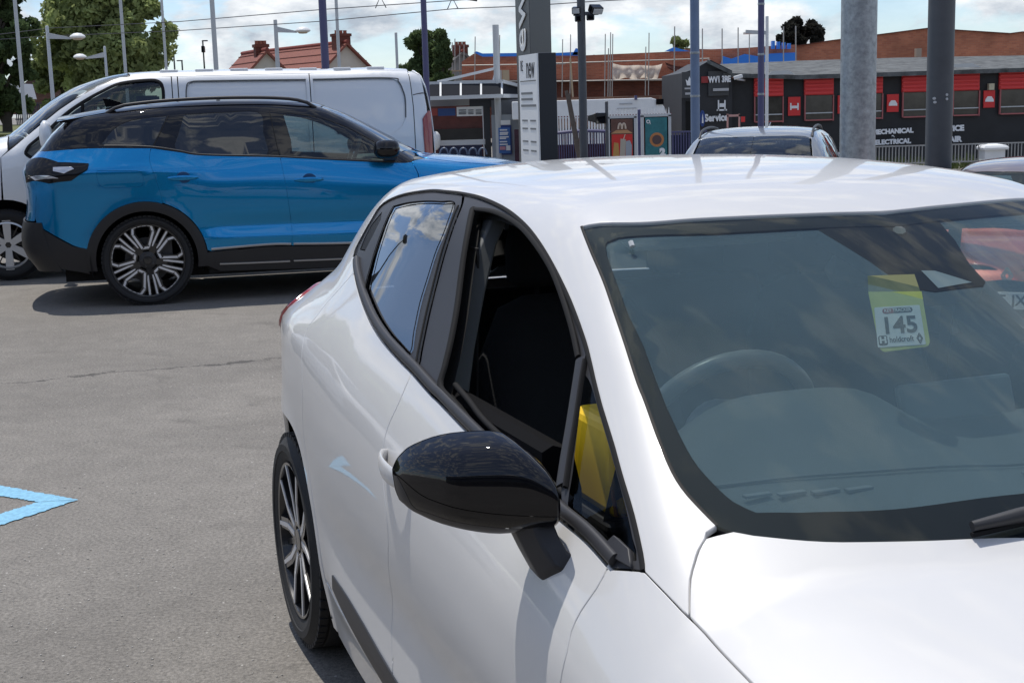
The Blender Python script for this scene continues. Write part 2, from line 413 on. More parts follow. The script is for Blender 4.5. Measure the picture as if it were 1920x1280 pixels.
def panel(b, name, poly, m, parent, holes=(), off=0.0, gap=.002, ds=.03, bds=None, depth=.012, mirror=False, end=0, both=False, lip=True):
    """a body panel: outline in (X, angle) laid on the body; end=-1/+1: outline in (Y, Z) laid on the tail or nose"""
    sc = np.array([1.0, SC]) if not end else np.array([1.0, 1.0])
    if both: poly = list(poly)+[(x, math.pi-t) for x, t in list(poly)[::-1]]
    if both: holes = list(holes)+[[(x, math.pi-t) for x, t in h] for h in holes]
    o = inset(resample(np.array(poly)*sc, bds or ds), gap); hs = [inset(resample(np.array(h)*sc, bds or ds), -gap) for h in holes]
    rv, rf = tessellate(o, hs, ds)
    q = rv/sc
    P = b.pt(q[:, 0], q[:, 1]) if not end else b.pte(q[:, 0], q[:, 1], end)
    N = b.nrm(P)
    if callable(off): P = P+N*off(P)[:, None]
    elif off: P = P+N*off
    # orientation
    fn = np.cross(P[rf[:, 1]]-P[rf[:, 0]], P[rf[:, 2]]-P[rf[:, 0]]); dot = np.sum(fn*N[rf[:, 0]], 1)
    rf[dot < 0] = rf[dot < 0][:, ::-1]
    V = P.copy(); NN = N.copy(); F = [tuple(f) for f in rf]
    if lip and depth:
        ed = {}
        for f in F:
            for i in range(3):
                a, c = f[i], f[(i+1) % 3]; ed[(a, c)] = 1
        bd = [(a, c) for a, c in ed if (c, a) not in ed]
        outd = {}
        for a, c in bd:
            e = P[c]-P[a]; d = np.cross(e, N[a]); d /= max(np.linalg.norm(d), 1e-9)
            for k in (a, c): outd[k] = outd.get(k, 0)+d
        ids = {}; V = list(V); NN = list(NN)
        for k, d in outd.items():
            d = d/max(np.linalg.norm(d), 1e-9)
            i1 = len(V); V.append(P[k]+d*.0012-N[k]*.0012); nn = d+N[k]; NN.append(nn/np.linalg.norm(nn))
            V.append(P[k]+d*.0014-N[k]*depth); NN.append(d)
            ids[k] = i1
        for a, c in bd:
            F.append((a, ids[a], ids[c], c)); F.append((ids[a], ids[a]+1, ids[c]+1, ids[c]))
        V = np.array(V); NN = np.array(NN)
    obs = [mk(name, V, F, m, parent, normals=NN)]
    if mirror:
        V2 = V*np.array([1, -1, 1]); N2 = NN*np.array([1, -1, 1]); obs.append(mk(name, V2, [f[::-1] for f in F], m, parent, normals=N2))
    return obs
def ribbon(b, name, path, w, h, m, parent, mirror=False, n=5):
    """a half-round strip laid along a path (X, angle) on the body"""
    p = np.array(smooth_open(np.array(path)*[1, SC], .02))/[1, SC]
    P = b.pt(p[:, 0], p[:, 1]); N = b.nrm(P); T = np.gradient(P, axis=0); T /= np.linalg.norm(T, axis=1, keepdims=True)
    S = np.cross(T, N); V = []; F = []
    prof = [(-.5, -.3), (-.5, .55), (-.3, .95), (0, 1.0), (.3, .95), (.5, .55), (.5, -.3)]; k = len(prof)
    for i in range(len(P)):
        for a, c in prof: V.append(P[i]+S[i]*a*w+N[i]*c*h)
    for i in range(len(P)-1):
        for j in range(k-1): F.append((i*k+j, (i+1)*k+j, (i+1)*k+j+1, i*k+j+1))
    F.append(tuple(range(k))); F.append(tuple((len(P)-1)*k+j for j in range(k))[::-1])
    V = np.array(V); obs = [mk(name, V, F, m, parent, sharp=50)]
    if mirror: obs.append(mk(name, V*np.array([1, -1, 1]), [f[::-1] for f in F], m, parent, sharp=50))
    return obs
def wheel(parent, c, Rt, rim_r, width, sd_, style, mats):
    """c: hub centre on the outer face plane; sd_: -1 right side, +1 left side (Y)"""
    tyre_m, rim_m, face_m, dark_m = mats
    T = Matrix.Translation(Vector(c))
    def Y(v): return [(p[0]+c[0], p[1]*sd_+c[1], p[2]+c[2]) for p in v]
    hub = MB(); hub.lathe([(0.001, -.10), (rim_r*.62, -.10), (rim_r*.62, -.085), (.001, -.085)], n=28, axis='Y')          # brake disc
    hub.lathe([(.001, -.09), (.075, -.09), (.07, -.03), (.045, -.02), (.001, -.02)], n=20, axis='Y')
    hub.box((rim_r*.5, -.09, .05), (.10, .06, .20))
    hub.v = Y(hub.v); w = hub.build('wheel', dark_m, parent, sharp=35)
    ty = MB(); wd = width; s = Rt-rim_r
    ty.lathe([(rim_r*.97, -wd+.02), (rim_r+.01, -wd), (rim_r+s*.6, -wd-.005), (Rt-.02, -wd+.012), (Rt-.004, -wd+.035), (Rt, -wd/2-.006), (Rt-.012, -wd/2-.004), (Rt-.012, -wd/2+.004), (Rt, -wd/2+.006), (Rt-.002, -.042), (Rt-.011, -.040), (Rt-.011, -.034), (Rt-.004, -.032), (Rt-.012, -.013), (Rt-.022, -.006), (rim_r+s*.62, .004), (rim_r+s*.60, .006), (rim_r+s*.38, .006), (rim_r+s*.36, .003), (rim_r+.010, -.003), (rim_r, -.010), (rim_r*.97, -.02)], n=72, axis='Y', caps=False)
    # tread blocks on the shoulder
    for k in range(60):
        a = 2*math.pi*k/60; ca, sa = math.cos(a), math.sin(a)
        mt = Matrix(((ca, 0, -sa), (0, 1, 0), (sa, 0, ca)))
        ty.box(mt @ Vector((Rt-.009, -.022, 0)), (.012, .024, Rt*.075), mtx=mt)
    ty.v = Y(ty.v); ty.build('tyre', tyre_m, w, sharp=40)
    rm = MB(); rm.lathe([(rim_r*.99, -wd+.03), (rim_r*.90, -wd+.04), (rim_r*.90, -.05), (rim_r*.955, -.012), (rim_r*.965, -.004), (rim_r*1.0, -.002), (rim_r*1.005, -.008)], n=64, axis='Y', caps=False)
    fc = MB()
    def strip(mb, pl, w0, w1, y0, y1, th):
        """spoke strip along a polyline in the wheel plane"""
        n = len(pl)
        for i in range(n-1):
            a, bb = Vector((pl[i][0], 0, pl[i][1])), Vector((pl[i+1][0], 0, pl[i+1][1])); t0, t1 = i/(n-1), (i+1)/(n-1)
            d = (bb-a).normalized(); pr = Vector((-d.z, 0, d.x)); wa, wb = w0+(w1-w0)*t0, w0+(w1-w0)*t1
            a2 = a-d*wa*.15; b2 = bb+d*wb*.15
            ya, yb = y0+(y1-y0)*t0, y0+(y1-y0)*t1
            q = [a2-pr*wa/2, a2+pr*wa/2, b2+pr*wb/2, b2-pr*wb/2]; ys = [ya, ya, yb, yb]
            V = [(p.x, y, p.z) for p, y in zip(q, ys)]+[(p.x, y-th, p.z) for p, y in zip(q, ys)]
            mb.add(V, [(0, 1, 2, 3), (7, 6, 5, 4)]+[(j, (j+1) % 4+0, (j+1) % 4+4, j+4)[::-1] for j in range(4)])
    def pol(r, a): return (r*rim_r*math.sin(R(a)), r*rim_r*math.cos(R(a)))
    if style == 'hatch':
        for k in range(5):
            a = k*72
            for s_ in (-1, 1):
                strip(rm, [pol(.20, a+s_*14), pol(.55, a+s_*13), pol(.96, a+s_*19)], .040, .032, -.016, -.006, .045)
                strip(fc, [pol(.24, a+s_*15), pol(.55, a+s_*14), pol(.97, a+s_*20)], .015, .012, -.0140, -.0035, .004)
            strip(rm, [pol(.30, a+36), pol(.96, a+36)], .020, .016, -.036, -.02, .03)
    elif style == 'suv':
        for k in range(5):
            a = k*72-6
            sh = [pol(.96, a-15), pol(.80, a-20), pol(.36, a-14), pol(.36, a+14), pol(.80, a+20), pol(.96, a+15), pol(.95, a-15)]
            for i in range(5):
                strip(rm, [sh[i], sh[i+1]], .040, .040, -.018, -.014, .045)
                strip(fc, [sh[i], sh[i+1]], .017, .017, -.016, -.012, .004)
            strip(fc, [pol(.965, a-15), pol(.97, a-8), pol(.97, a), pol(.97, a+8), pol(.965, a+15)], .016, .016, -.012, -.012, .004)
            for s_ in (-1, 1):
                strip(rm, [pol(.42, a+s_*25), pol(.96, a+s_*30)], .030, .028, -.020, -.014, .04)
                strip(fc, [pol(.42, a+s_*26), pol(.97, a+s_*30)], .014, .014, -.018, -.012, .004)
            strip(rm, [pol(.12, a+36), pol(.5, a+36)], .05, .04, -.034, -.026, .04)
    else:
        for k in range(6):
            a = k*60
            strip(fc, [pol(.15, a), pol(.5, a), pol(.98, a)], .055, .075, -.012, -.004, .03)
            strip(rm, [pol(.40, a+30), pol(.93, a+30)], .01, .012, -.03, -.02, .02)
        fc.lathe([(rim_r*1.0, -.006), (rim_r*.90, .0), (rim_r*.88, -.02)], n=48, axis='Y', caps=False)
    capm = MB(); capm.lathe([(.001, -.012), (.030, -.014), (.034, -.022), (.06, -.03), (.062, -.05)], n=24, axis='Y')
    for k in range(5):
        a = 2*math.pi*(k+.5)/5; capm.lathe([(.001, -.018), (.009, -.020), (.010, -.03)], c=(.052*math.cos(a), 0, .052*math.sin(a)), n=8, axis='Y')
    for nm, mb, mm in (('rim', rm, rim_m), ('spoke_face', fc, face_m), ('hub_cap', capm, rim_m)):
        mb.v = Y(mb.v); mb.build(nm, mm, w, sharp=32)
    return w

# ---------------------------------------------------------------- ground
def sstep(a, b, x):
    t = np.clip((np.asarray(x, float)-a)/(b-a), 0, 1); return t*t*(3-2*t)
def gz(x, y):
    """height of the yard: level on the left, falling away behind the near car to the right"""
    return -.45*sstep(.4, 2.6, x)*sstep(5.5, 8.5, y) - .30*sstep(17, 26, y)*(1-sstep(.4, 2.6, x))
def asphalt():
    m = bpy.data.materials.new('asphalt'); m.use_nodes = True; t = m.node_tree; b = t.nodes['Principled BSDF']
    tc = t.nodes.new('ShaderNodeTexCoord'); L = t.links.new
    def noise(s, d=4, r=.6, dist=0):
        n = t.nodes.new('ShaderNodeTexNoise'); n.inputs['Scale'].default_value = s; n.inputs['Detail'].default_value = d; n.inputs['Roughness'].default_value = r; n.inputs['Distortion'].default_value = dist
        L(tc.outputs['Object'], n.inputs['Vector']); return n.outputs['Fac']
    def rng_(v, a, c, lo, hi):
        n = t.nodes.new('ShaderNodeMapRange'); n.inputs['From Min'].default_value = a; n.inputs['From Max'].default_value = c; n.inputs['To Min'].default_value = lo; n.inputs['To Max'].default_value = hi
        L(v, n.inputs['Value']); return n.outputs['Result']
    def math_(op, a, c=None):
        n = t.nodes.new('ShaderNodeMath'); n.operation = op
        for i, q in enumerate((a, c)):
            if q is None: continue
            if isinstance(q, (int, float)): n.inputs[i].default_value = q
            else: L(q, n.inputs[i])
        return n.outputs[0]
    big = math_('MULTIPLY', rng_(noise(.55, 5, .6, .4), .32, .68, .82, 1.14), rng_(noise(1.7, 3, .5, 1.2), .60, .72, 1.0, .80))
    mid = rng_(noise(7, 6, .7), .3, .7, .88, 1.12)
    grain = rng_(noise(75, 6, .85), .30, .70, .28, 1.72)
    fine = rng_(noise(600, 2, .6), .3, .7, .82, 1.18)
    v = math_('MULTIPLY', math_('MULTIPLY', big, mid), math_('MULTIPLY', grain, fine))
    # pale chips and grit
    vo = t.nodes.new('ShaderNodeTexVoronoi'); vo.inputs['Scale'].default_value = 26; L(tc.outputs['Object'], vo.inputs['Vector'])
    sep = t.nodes.new('ShaderNodeSeparateColor'); L(vo.outputs['Color'], sep.inputs[0])
    chip = math_('MULTIPLY', math_('LESS_THAN', vo.outputs['Distance'], .10), math_('GREATER_THAN', sep.outputs[0], .80))
    # the long crack across the yard
    sp = t.nodes.new('ShaderNodeSeparateXYZ'); L(tc.outputs['Object'], sp.inputs[0])
    wob = rng_(noise(3.0, 8, .75), .2, .8, -.16, .16)
    p, q = at(30, 716, 7.6), at(536, 671, 8.4)
    def gnd(u, v_):
        a, c = at(u, v_, 5), at(u, v_, 10); k = (0-a.z)/(c.z-a.z); return a+(c-a)*k
    p, q = gnd(30, 716), gnd(536, 671); sl_ = (q.y-p.y)/(q.x-p.x)
    ln = math_('SUBTRACT', math_('SUBTRACT', sp.outputs['Y'], math_('MULTIPLY', sp.outputs['X'], sl_)), p.y-sl_*p.x)
    dist = math_('ABSOLUTE', math_('ADD', ln, wob))
    crack = math_('MULTIPLY', math_('LESS_THAN', dist, rng_(noise(5, 3), .35, .65, -.004, .034)), math_('LESS_THAN', sp.outputs['X'], 1.0))
    colr = t.nodes.new('ShaderNodeVectorMath'); colr.operation = 'SCALE'; colr.inputs[0].default_value = (.188, .174, .156); L(v, colr.inputs['Scale'])
    m1 = t.nodes.new('ShaderNodeMix'); m1.data_type = 'RGBA'; L(math_('MULTIPLY', chip, .55), m1.inputs['Factor']); L(colr.outputs[0], m1.inputs['A']); m1.inputs['B'].default_value = (.62, .60, .56, 1)
    m2 = t.nodes.new('ShaderNodeMix'); m2.data_type = 'RGBA'; L(math_('MULTIPLY', crack, .8), m2.inputs['Factor']); L(m1.outputs['Result'], m2.inputs['A']); m2.inputs['B'].default_value = (.045, .042, .04, 1)
    L(m2.outputs['Result'], b.inputs['Base Color']); b.inputs['Roughness'].default_value = .88
    bp = t.nodes.new('ShaderNodeBump'); bp.inputs['Strength'].default_value = .55; bp.inputs['Distance'].default_value = .006
    L(math_('ADD', math_('MULTIPLY', noise(180, 4, .7), 1.0), math_('MULTIPLY', crack, -2.0)), bp.inputs['Height']); L(bp.outputs['Normal'], b.inputs['Normal'])
    return m
gx = np.concatenate([[-900, -300, -120, -60, -30], np.arange(-14, 14.1, .5), [30, 60, 120, 300, 900]])
gy = np.concatenate([[-600, -150, -40, -10], np.arange(-2, 30.1, .5), [45, 60, 90, 150, 300, 900, 1600]])
GX, GY = np.meshgrid(gx, gy, indexing='ij'); GV = np.stack([GX.ravel(), GY.ravel(), gz(GX, GY).ravel()], 1)
ny = len(gy); GF = [(i*ny+j, (i+1)*ny+j, (i+1)*ny+j+1, i*ny+j+1) for i in range(len(gx)-1) for j in range(ny-1)]
tag(mk('ground', GV, GF, asphalt(), smooth=True), kind='structure')

def ground_px(u, v, z=0.0):
    a, c = at(u, v, 2), at(u, v, 20); k = (z-a.z)/(c.z-a.z); return a+(c-a)*k
# pale blue bay marking whose corner points towards the near car
bp_ = mat('blue_road_paint', lin(126, 178, 206), .8, vary=.22, scale=45, bump=.4, bscale=120)
tip, t2 = ground_px(146, 938), ground_px(72, 942)
a1, a2 = ground_px(0, 911), ground_px(0, 930); b1, b2 = ground_px(0, 986), ground_px(0, 964)
def ext(a, c, k): return c+(c-a)*k
pa1, pa2, pb1, pb2 = ext(tip, a1, .25), ext(t2, a2, .5), ext(tip, b1, .12), ext(t2, b2, .24)
def rough_edge(a, c, n=40, amp=.006):
    d = (c-a); pr = Vector((-d.y, d.x, 0)).normalized(); return [a+d*i/n+pr*random.uniform(-amp, amp) for i in range(n+1)]
mv = MB()
for o1, o2, i1, i2 in ((tip, pa1, t2, pa2), (pb1, tip, pb2, t2)):
    A = rough_edge(o1, o2); Bq = rough_edge(i1, i2); V = [(p.x, p.y, .004) for p in A]+[(p.x, p.y, .004) for p in Bq]; n = len(A)
    mv.add(V, [(i, i+1, n+i+1, n+i) for i in range(n-1)])
tag(mv.build('painted_bay_line', bp_), kind='structure')
# loose grit lying on the asphalt
gr = MB()
for i in range(420):
    u = random.uniform(0, 640); v = random.uniform(585, 1279); p = ground_px(u, v); s = random.uniform(.0015, .0042)
    gr.lathe([(.0005, 0), (s, s*.2), (s*.7, s*.8), (.0005, s)], c=(p.x, p.y, 0), n=5)
tag(gr.build('loose_grit', mat('grit', (.42, .40, .37), .9, vary=.5, scale=3)), 'scattered pale grit lying on the grey asphalt', 'grit', kind='stuff')

# ---- body shapes of the vehicles
def CLIO_bump(x,c,w): return np.exp(-((x-c)/w)**2)
CLIO_LEV=[-.78,-.68,-.56,-.44,-.34,-.24,-.14,-.06,0,.06,.16,.30,.42]
CLIO_WX=[-.60,-.45,-.25,0,.3,.6,1.0,1.5,1.8,2.1,2.35,2.6,2.9,3.15,3.35]
# offsets
CLIO_base=dict(zip(CLIO_LEV,[.842,.858,.866,.870,.874,.872,.855,.822,.788,.748,.683,.602,.54]))
def CLIO_row(mx,taper,gt):
    r=[]
    for l in CLIO_LEV:
        b=CLIO_base[l]
        b=b-taper*(1 if l<=0 else 1)-(gt if l>0 else gt*max(0,(l+.14)/.14) if l>-.14 else 0)
        if l<=-.06: b+=mx*max(0,1-abs(l+.34)/.4)
        r.append(b)
    return r
CLIO_WT=[CLIO_row(0,.24,.14),CLIO_row(0,.125,.165),CLIO_row(.0,.075,.148),CLIO_row(.008,.034,.082),CLIO_row(.002,.010,.024),CLIO_row(.0,.0,.004),CLIO_row(0,0,0),CLIO_row(0,0,0),CLIO_row(.002,0,.006),CLIO_row(.006,.002,.015),CLIO_row(.012,.004,.03),CLIO_row(.014,.006,.04),CLIO_row(.0,.025,.04),CLIO_row(0,.09,.04),CLIO_row(0,.2,.04)]
def CLIO_arch(X,Z,cx,r):
    d=np.hypot(X-cx,Z-.31); return .012*np.exp(-((d-r)/.06)**2)*(Z>.12)
def CLIO_scallop(X,Z):
    s=1/(1+np.exp(-(X-.55)/.06))/(1+np.exp((X-2.0)/.08))
    return -.013*np.exp(-((Z-.50)/.075)**2)*s+.008*np.exp(-((Z-.34)/.05)**2)*s
def CREASE(X,Y):
    yc=.60-.25*(X-2.32); d=(np.abs(Y)-yc)/.02
    return -.11*.02*np.logaddexp(0,d)
CLIO=dict(belt=([-.6,-.3,0,.3,.56,1.1,1.47,1.8,2.16,2.4,2.7,3.0,3.3],[1.03,1.07,1.085,1.07,1.045,.988,.945,.918,.893,.865,.84,.80,.74]),
 lev=CLIO_LEV,wx=CLIO_WX,wt=CLIO_WT,feat=[CLIO_scallop,lambda X,Z:CLIO_arch(X,Z,0,.36),lambda X,Z:CLIO_arch(X,Z,2.583,.36)],
 roof=([-.62,-.4,-.1,.2,.5,.8,1.05,1.3,1.5,1.7],[1.238,1.291,1.333,1.360,1.374,1.381,1.380,1.367,1.341,1.30]),
 ws=([1.3,1.6,2.0,2.42,2.6],[1.425,1.302,1.128,.935,.85]),
 bonnet=([2.2,2.42,2.8,3.1,3.3,3.42],[.955,.925,.868,.80,.715,.60]),
 rk=.10,rk4=.22,wc=.55,bk=.10,bk4=.06,hk=.03,ck=.006,k=lambda X:.085-.042/(1+np.exp(-(X-1.60)/.05)),tfeat=[CREASE],
 rear=([.1,.3,.5,.7,.85,1.0,1.15,1.25,1.3,1.4],[.53,.58,.605,.595,.57,.52,.45,.44,.47,.47]),
 front=([.1,.3,.5,.7,.8],[3.30,3.38,3.41,3.38,3.30]),rc=.22,fc=.5,z0=.55)

SUV_LEV=[-.95,-.80,-.62,-.45,-.30,-.18,-.08,0,.06,.16,.30,.42]
SUV_base=dict(zip(SUV_LEV,[.86,.885,.895,.905,.912,.905,.885,.862,.832,.785,.715,.65]))
SUV_WX=[-.88,-.7,-.45,0,.5,1.0,1.6,2.0,2.3,2.667,3.1,3.4,3.6]
def SUV_row(mx,taper,gt):
    r=[]
    for l in SUV_LEV:
        b=SUV_base[l]-taper-(gt if l>0 else gt*max(0,(l+.18)/.18) if l>-.18 else 0)
        if l<=-.08: b+=mx*max(0,1-abs(l+.4)/.45)
        r.append(b)
    return r
SUV_WT=[SUV_row(0,.17,.10),SUV_row(0,.075,.10),SUV_row(0.0,.025,.075),SUV_row(.01,.0,.04),SUV_row(0,0,.012),SUV_row(0,0,0),SUV_row(0,0,0),SUV_row(0,0,.008),SUV_row(.004,.0,.02),SUV_row(.01,.0,.03),SUV_row(0,.03,.03),SUV_row(0,.1,.03),SUV_row(0,.22,.03)]
def SUV_arch(X,Z,cx,r):
    d=np.hypot(X-cx,Z-.36); return .012*np.exp(-((d-r)/.07)**2)
def SUV_low(X,Z):
    s=1/(1+np.exp(-(X-.50)/.05))/(1+np.exp((X-2.15)/.06))
    zc=.60-.012*(X-.5)
    return s*(-.030*np.exp(-((Z-(zc+.02))/.055)**2)+.016*np.exp(-((Z-(zc-.10))/.05)**2))
def SUV_shoulder(X,Z):
    return .010*np.exp(-((Z-(1.08-.02*X))/.045)**2)/(1+np.exp((X-.55)/.12))
SUV=dict(belt=([-.9,-.53,-.3,.09,.31,.5,1.0,1.8,2.2,2.7,3.2,3.5],[1.24,1.265,1.27,1.245,1.205,1.17,1.145,1.085,1.06,1.02,.97,.90]),
 lev=SUV_LEV,wx=SUV_WX,wt=SUV_WT,feat=[SUV_low,SUV_shoulder,lambda X,Z:SUV_arch(X,Z,0,.42),lambda X,Z:SUV_arch(X,Z,2.667,.42)],
 roof=([-.65,-.45,-.2,.1,.5,.8,1.1,1.4,1.7],[1.50,1.54,1.575,1.605,1.622,1.622,1.61,1.575,1.51]),
 ws=([1.2,1.55,1.9,2.3,2.6],[1.72,1.555,1.38,1.15,.97]),
 bonnet=([2.1,2.4,2.8,3.2,3.45,3.6],[1.135,1.10,1.06,1.0,.92,.78]),
 rk=.06,rk4=.15,wc=.42,bk=.05,bk4=.05,hk=.05,ck=.01,k=.09,
 rear=([.1,.3,.45,.62,.75,.95,1.1,1.25,1.35,1.48,1.55],[.85,.91,1.0,1.0,.965,.955,.965,.82,.74,.63,.67]),
 front=([.1,.3,.5,.8,.95],[3.50,3.58,3.62,3.58,3.5]),rc=.16,fc=.45,rkk=.10,z0=.62)

VAN_LEV=[-.9,-.75,-.55,-.35,-.15,0,.1,.3,.5,.7]
VAN_base=dict(zip(VAN_LEV,[.90,.935,.955,.965,.965,.955,.945,.915,.880,.845]))
VAN_WX=[-1.0,-.9,-.6,0,1.0,2.0,2.6,3.0,3.4,3.75,4.0]
def VAN_row(t,g): return [VAN_base[l]-t-(g*max(0,(l+.35)) if l>-.35 else 0) for l in VAN_LEV]
VAN_WT=[VAN_row(.06,.0),VAN_row(.03,0),VAN_row(.01,0),VAN_row(0,0),VAN_row(0,0),VAN_row(0,0),VAN_row(.0,.02),VAN_row(.01,.06),VAN_row(.03,.12),VAN_row(.10,.15),VAN_row(.25,.15)]
VAN=dict(belt=([-1,2.6,3.1,3.6,4],[1.2,1.2,1.18,1.1,1.0]),lev=VAN_LEV,wx=VAN_WX,wt=VAN_WT,feat=[],
 roof=([-1.05,-.9,-.7,0,1.36,1.75,2.0,2.3],[1.80,1.865,1.893,1.908,1.922,1.918,1.905,1.87]),
 ws=([1.8,2.28,2.71,3.04,3.3],[2.09,1.875,1.645,1.385,1.16]),
 bonnet=([1.0,2.2,3.0,3.2,3.5,3.8,4.0],[1.38,1.39,1.36,1.32,1.23,1.1,.9]),
 rk=.03,rk4=.04,wc=.30,bk=.05,bk4=.1,hk=.12,ck=.02,k=.13,
 rear=([.2,.5,1.0,1.5,1.9],[1.0,1.03,1.03,1.0,.93]),front=([.2,.5,.8,1.1],[3.9,4.0,3.98,3.9]),rc=.04,fc=.25,rkk=.10,fkk=.15,z0=.95)

TC = {
  'dlo_up': [(2.1505,0.417),(2.1306,0.435),(2.065,0.4843),(1.9857,0.5362),(1.927,0.5748),(1.8457,0.6247),(1.7903,0.6612),(1.7488,0.6896),(1.699,0.7214),(1.6251,0.7609),(1.5418,0.7998),(1.4316,0.8437),(1.3231,0.8788),(1.2144,0.9047),(1.0769,0.9259),(0.9108,0.9392),(0.7771,0.9406),(0.6795,0.938),(0.5645,0.9349),(0.4666,0.9219),(0.3639,0.9043),(0.2709,0.8813),(0.2359,0.8603),(0.2698,0.8138),(0.2895,0.7643),(0.3025,0.722),(0.337,0.6979),(0.387,0.6746)],
  'belt_r': [(0.4502,0.6482),(0.5554,0.6138),(0.6692,0.5815),(0.7731,0.5541),(0.8828,0.5317),(1.0041,0.5147),(1.1131,0.503)],
  'belt_f': [(1.255,0.4828),(1.2982,0.4787),(1.4747,0.4568),(1.6815,0.4345),(1.8869,0.4144),(1.9973,0.4063),(2.091,0.3905)],
  'dlo_tip': [(2.1461,0.4127)],
  'rglass': [(0.4018,0.8613),(0.5008,0.8801),(0.6145,0.8936),(0.7209,0.901),(0.8088,0.9051),(0.8789,0.8374),(0.9033,0.7718),(0.9332,0.7098),(0.9636,0.654),(1.0139,0.5897),(1.0544,0.5389),(0.9189,0.5528),(0.8389,0.5648),(0.7577,0.5798),(0.6357,0.6165),(0.5835,0.6371),(0.5353,0.691),(0.5017,0.7316),(0.4776,0.769),(0.4382,0.8176)],
  'qglass': [(0.3147,0.8388),(0.3,0.7991),(0.3217,0.7562),(0.3462,0.7236),(0.405,0.7241),(0.3956,0.7677),(0.37,0.8143)],
  'split': [(0.7875,0.9441),(0.8645,0.901),(0.9237,0.8263),(0.9651,0.7502),(1.03,0.65),(1.0946,0.5652),(1.126,0.528),(1.117,0.5025)],
  'fopen': [(0.9445,0.9026),(1.0432,0.9091),(1.1356,0.9046),(1.2348,0.8916),(1.3477,0.8643),(1.456,0.8286),(1.5554,0.7818),(1.6408,0.7344),(1.7065,0.6903),(1.7378,0.6402),(1.7782,0.5774),(1.8165,0.5158),(1.8504,0.4662),(1.8777,0.4292),(1.7523,0.44),(1.6512,0.4524),(1.4699,0.4726),(1.3657,0.4933),(1.2803,0.5078),(1.2519,0.5485),(1.2144,0.6069),(1.1609,0.6766),(1.0897,0.7571),(1.0173,0.8394)],
  'qlight': [(1.7557,0.6611),(1.7851,0.6478),(1.8462,0.6098),(1.9227,0.5628),(1.9821,0.5245),(2.0422,0.4845),(2.0913,0.4483),(2.1206,0.4258),(2.0774,0.4166),(1.9932,0.4283),(1.9164,0.4359),(1.8685,0.5),(1.8162,0.5721)],
  'hdr': [(1.4261,0.9411),(1.4916,1.0282),(1.5252,1.1247),(1.5543,1.2317),(1.5776,1.3515),(1.5947,1.4846)],
  'wsl': [(1.5117,0.9009),(1.6175,0.8502),(1.7079,0.7992),(1.7824,0.7543),(1.8723,0.6966),(1.9138,0.6715),(2.0293,0.5963),(2.0834,0.566),(2.1339,0.5469),(2.1651,0.5366)],
  'wsb': [(2.1847,0.5407),(2.204,0.552),(2.2479,0.5932),(2.2823,0.6459),(2.3227,0.741),(2.364,0.8883)],
  'frit_t': [(1.5121,0.9333),(1.5072,0.9703),(1.5682,1.1132),(1.5987,1.2266),(1.6187,1.3428),(1.6321,1.4494)],
  'frit_l': [(1.5397,0.9144),(1.6514,0.8548),(1.7233,0.815),(1.7922,0.7787),(1.8845,0.7209),(1.9492,0.6802),(2.0374,0.6285),(2.0926,0.6059),(2.137,0.5937),(2.1688,0.5971)],
  'frit_b': [(2.1986,0.6411),(2.2406,0.7288),(2.2671,0.8295),(2.2955,1.027)],
  'cowl': [(2.1743,0.5079),(2.1853,0.4857),(2.1992,0.4647),(2.2167,0.4392),(2.2387,0.4139),(2.2609,0.3901)],
  'fgap': [(2.1562,0.4158),(2.2115,0.4027),(2.2622,0.3888),(2.3381,0.3716),(2.4159,0.3573)],
  'fdgap': [(2.0851,0.3919),(2.087,0.3536),(2.0788,0.3104),(2.0784,0.2752),(2.0876,0.2449),(2.0908,0.196)],
  'bgap': [(1.1198,0.4978),(1.1261,0.429),(1.117,0.3666),(1.1272,0.3095),(1.1524,0.2564),(1.1864,0.1931),(1.1954,0.1255),(1.1561,0.0035),(1.129,-0.0887),(1.1509,-0.1859)],
  'rdgap': [(0.4296,0.6524),(0.391,0.6064),(0.3465,0.5533),(0.3169,0.5014),(0.2893,0.457),(0.3043,0.4271),(0.3653,0.3188),(0.363,0.2395),(0.3522,0.1678),(0.3568,0.1167)],
  'strip': [(0.598,-0.1731),(0.7446,-0.1737),(0.9001,-0.1848),(1.0541,-0.199),(1.1986,-0.2088)],
  'strip_lo': [(0.6012,-0.2095),(0.6667,-0.2185),(0.8024,-0.238),(0.934,-0.2579),(1.0653,-0.2693)],
  'tail': [(-0.0667,0.5387),(-0.062,0.4862),(0.0866,0.4547),(0.0786,0.476),(0.0565,0.5049)],
  'bump': [(0.1389,0.5035),(0.0849,0.4846),(0.1285,0.4467),(0.1535,0.3829),(0.128,0.3174)],
  'handle': [(1.146,0.3095),(1.2016,0.3243),(1.3098,0.2481),(1.2228,0.2342)],
}
# ---------------------------------------------------------------- near car: white hatchback
PAINT_W = mat('white_car_paint', (.622, .617, .61), .42, coat=.75, coat_rough=.035, spec=.5, vary=.022, scale=2.2)
SATIN = mat('satin_black_trim', (.030, .030, .034), .48, spec=.4)
GLOSSB = mat('gloss_black_paint', (.005, .005, .007), .7, coat=1.0, coat_rough=.01, spec=.0)
RUBBER = mat('black_rubber_seal', (.014, .014, .015), .8, spec=.2)
CLOTH = mat('dark_seat_cloth', (.030, .031, .034), .9, bump=.3, bscale=400)
PLAST = mat('dark_dash_plastic', (.115, .128, .135), .55, bump=.35, bscale=500)
PLAST2 = mat('mid_grey_plastic', (.14, .15, .155), .5)
LINER = mat('pale_headliner', (.38, .38, .37), .9)
UNDER = mat('black_underbody', (.006, .006, .006), .9)
FRIT = mat('black_glass_band', (.006, .006, .007), .6, spec=.2)
GL_C = glass('clear_car_glass', (.86, .90, .88), 1.45, .35)
GL_W = glass('windscreen_glass', (.72, .80, .79), 1.50, .45, veil=.01)
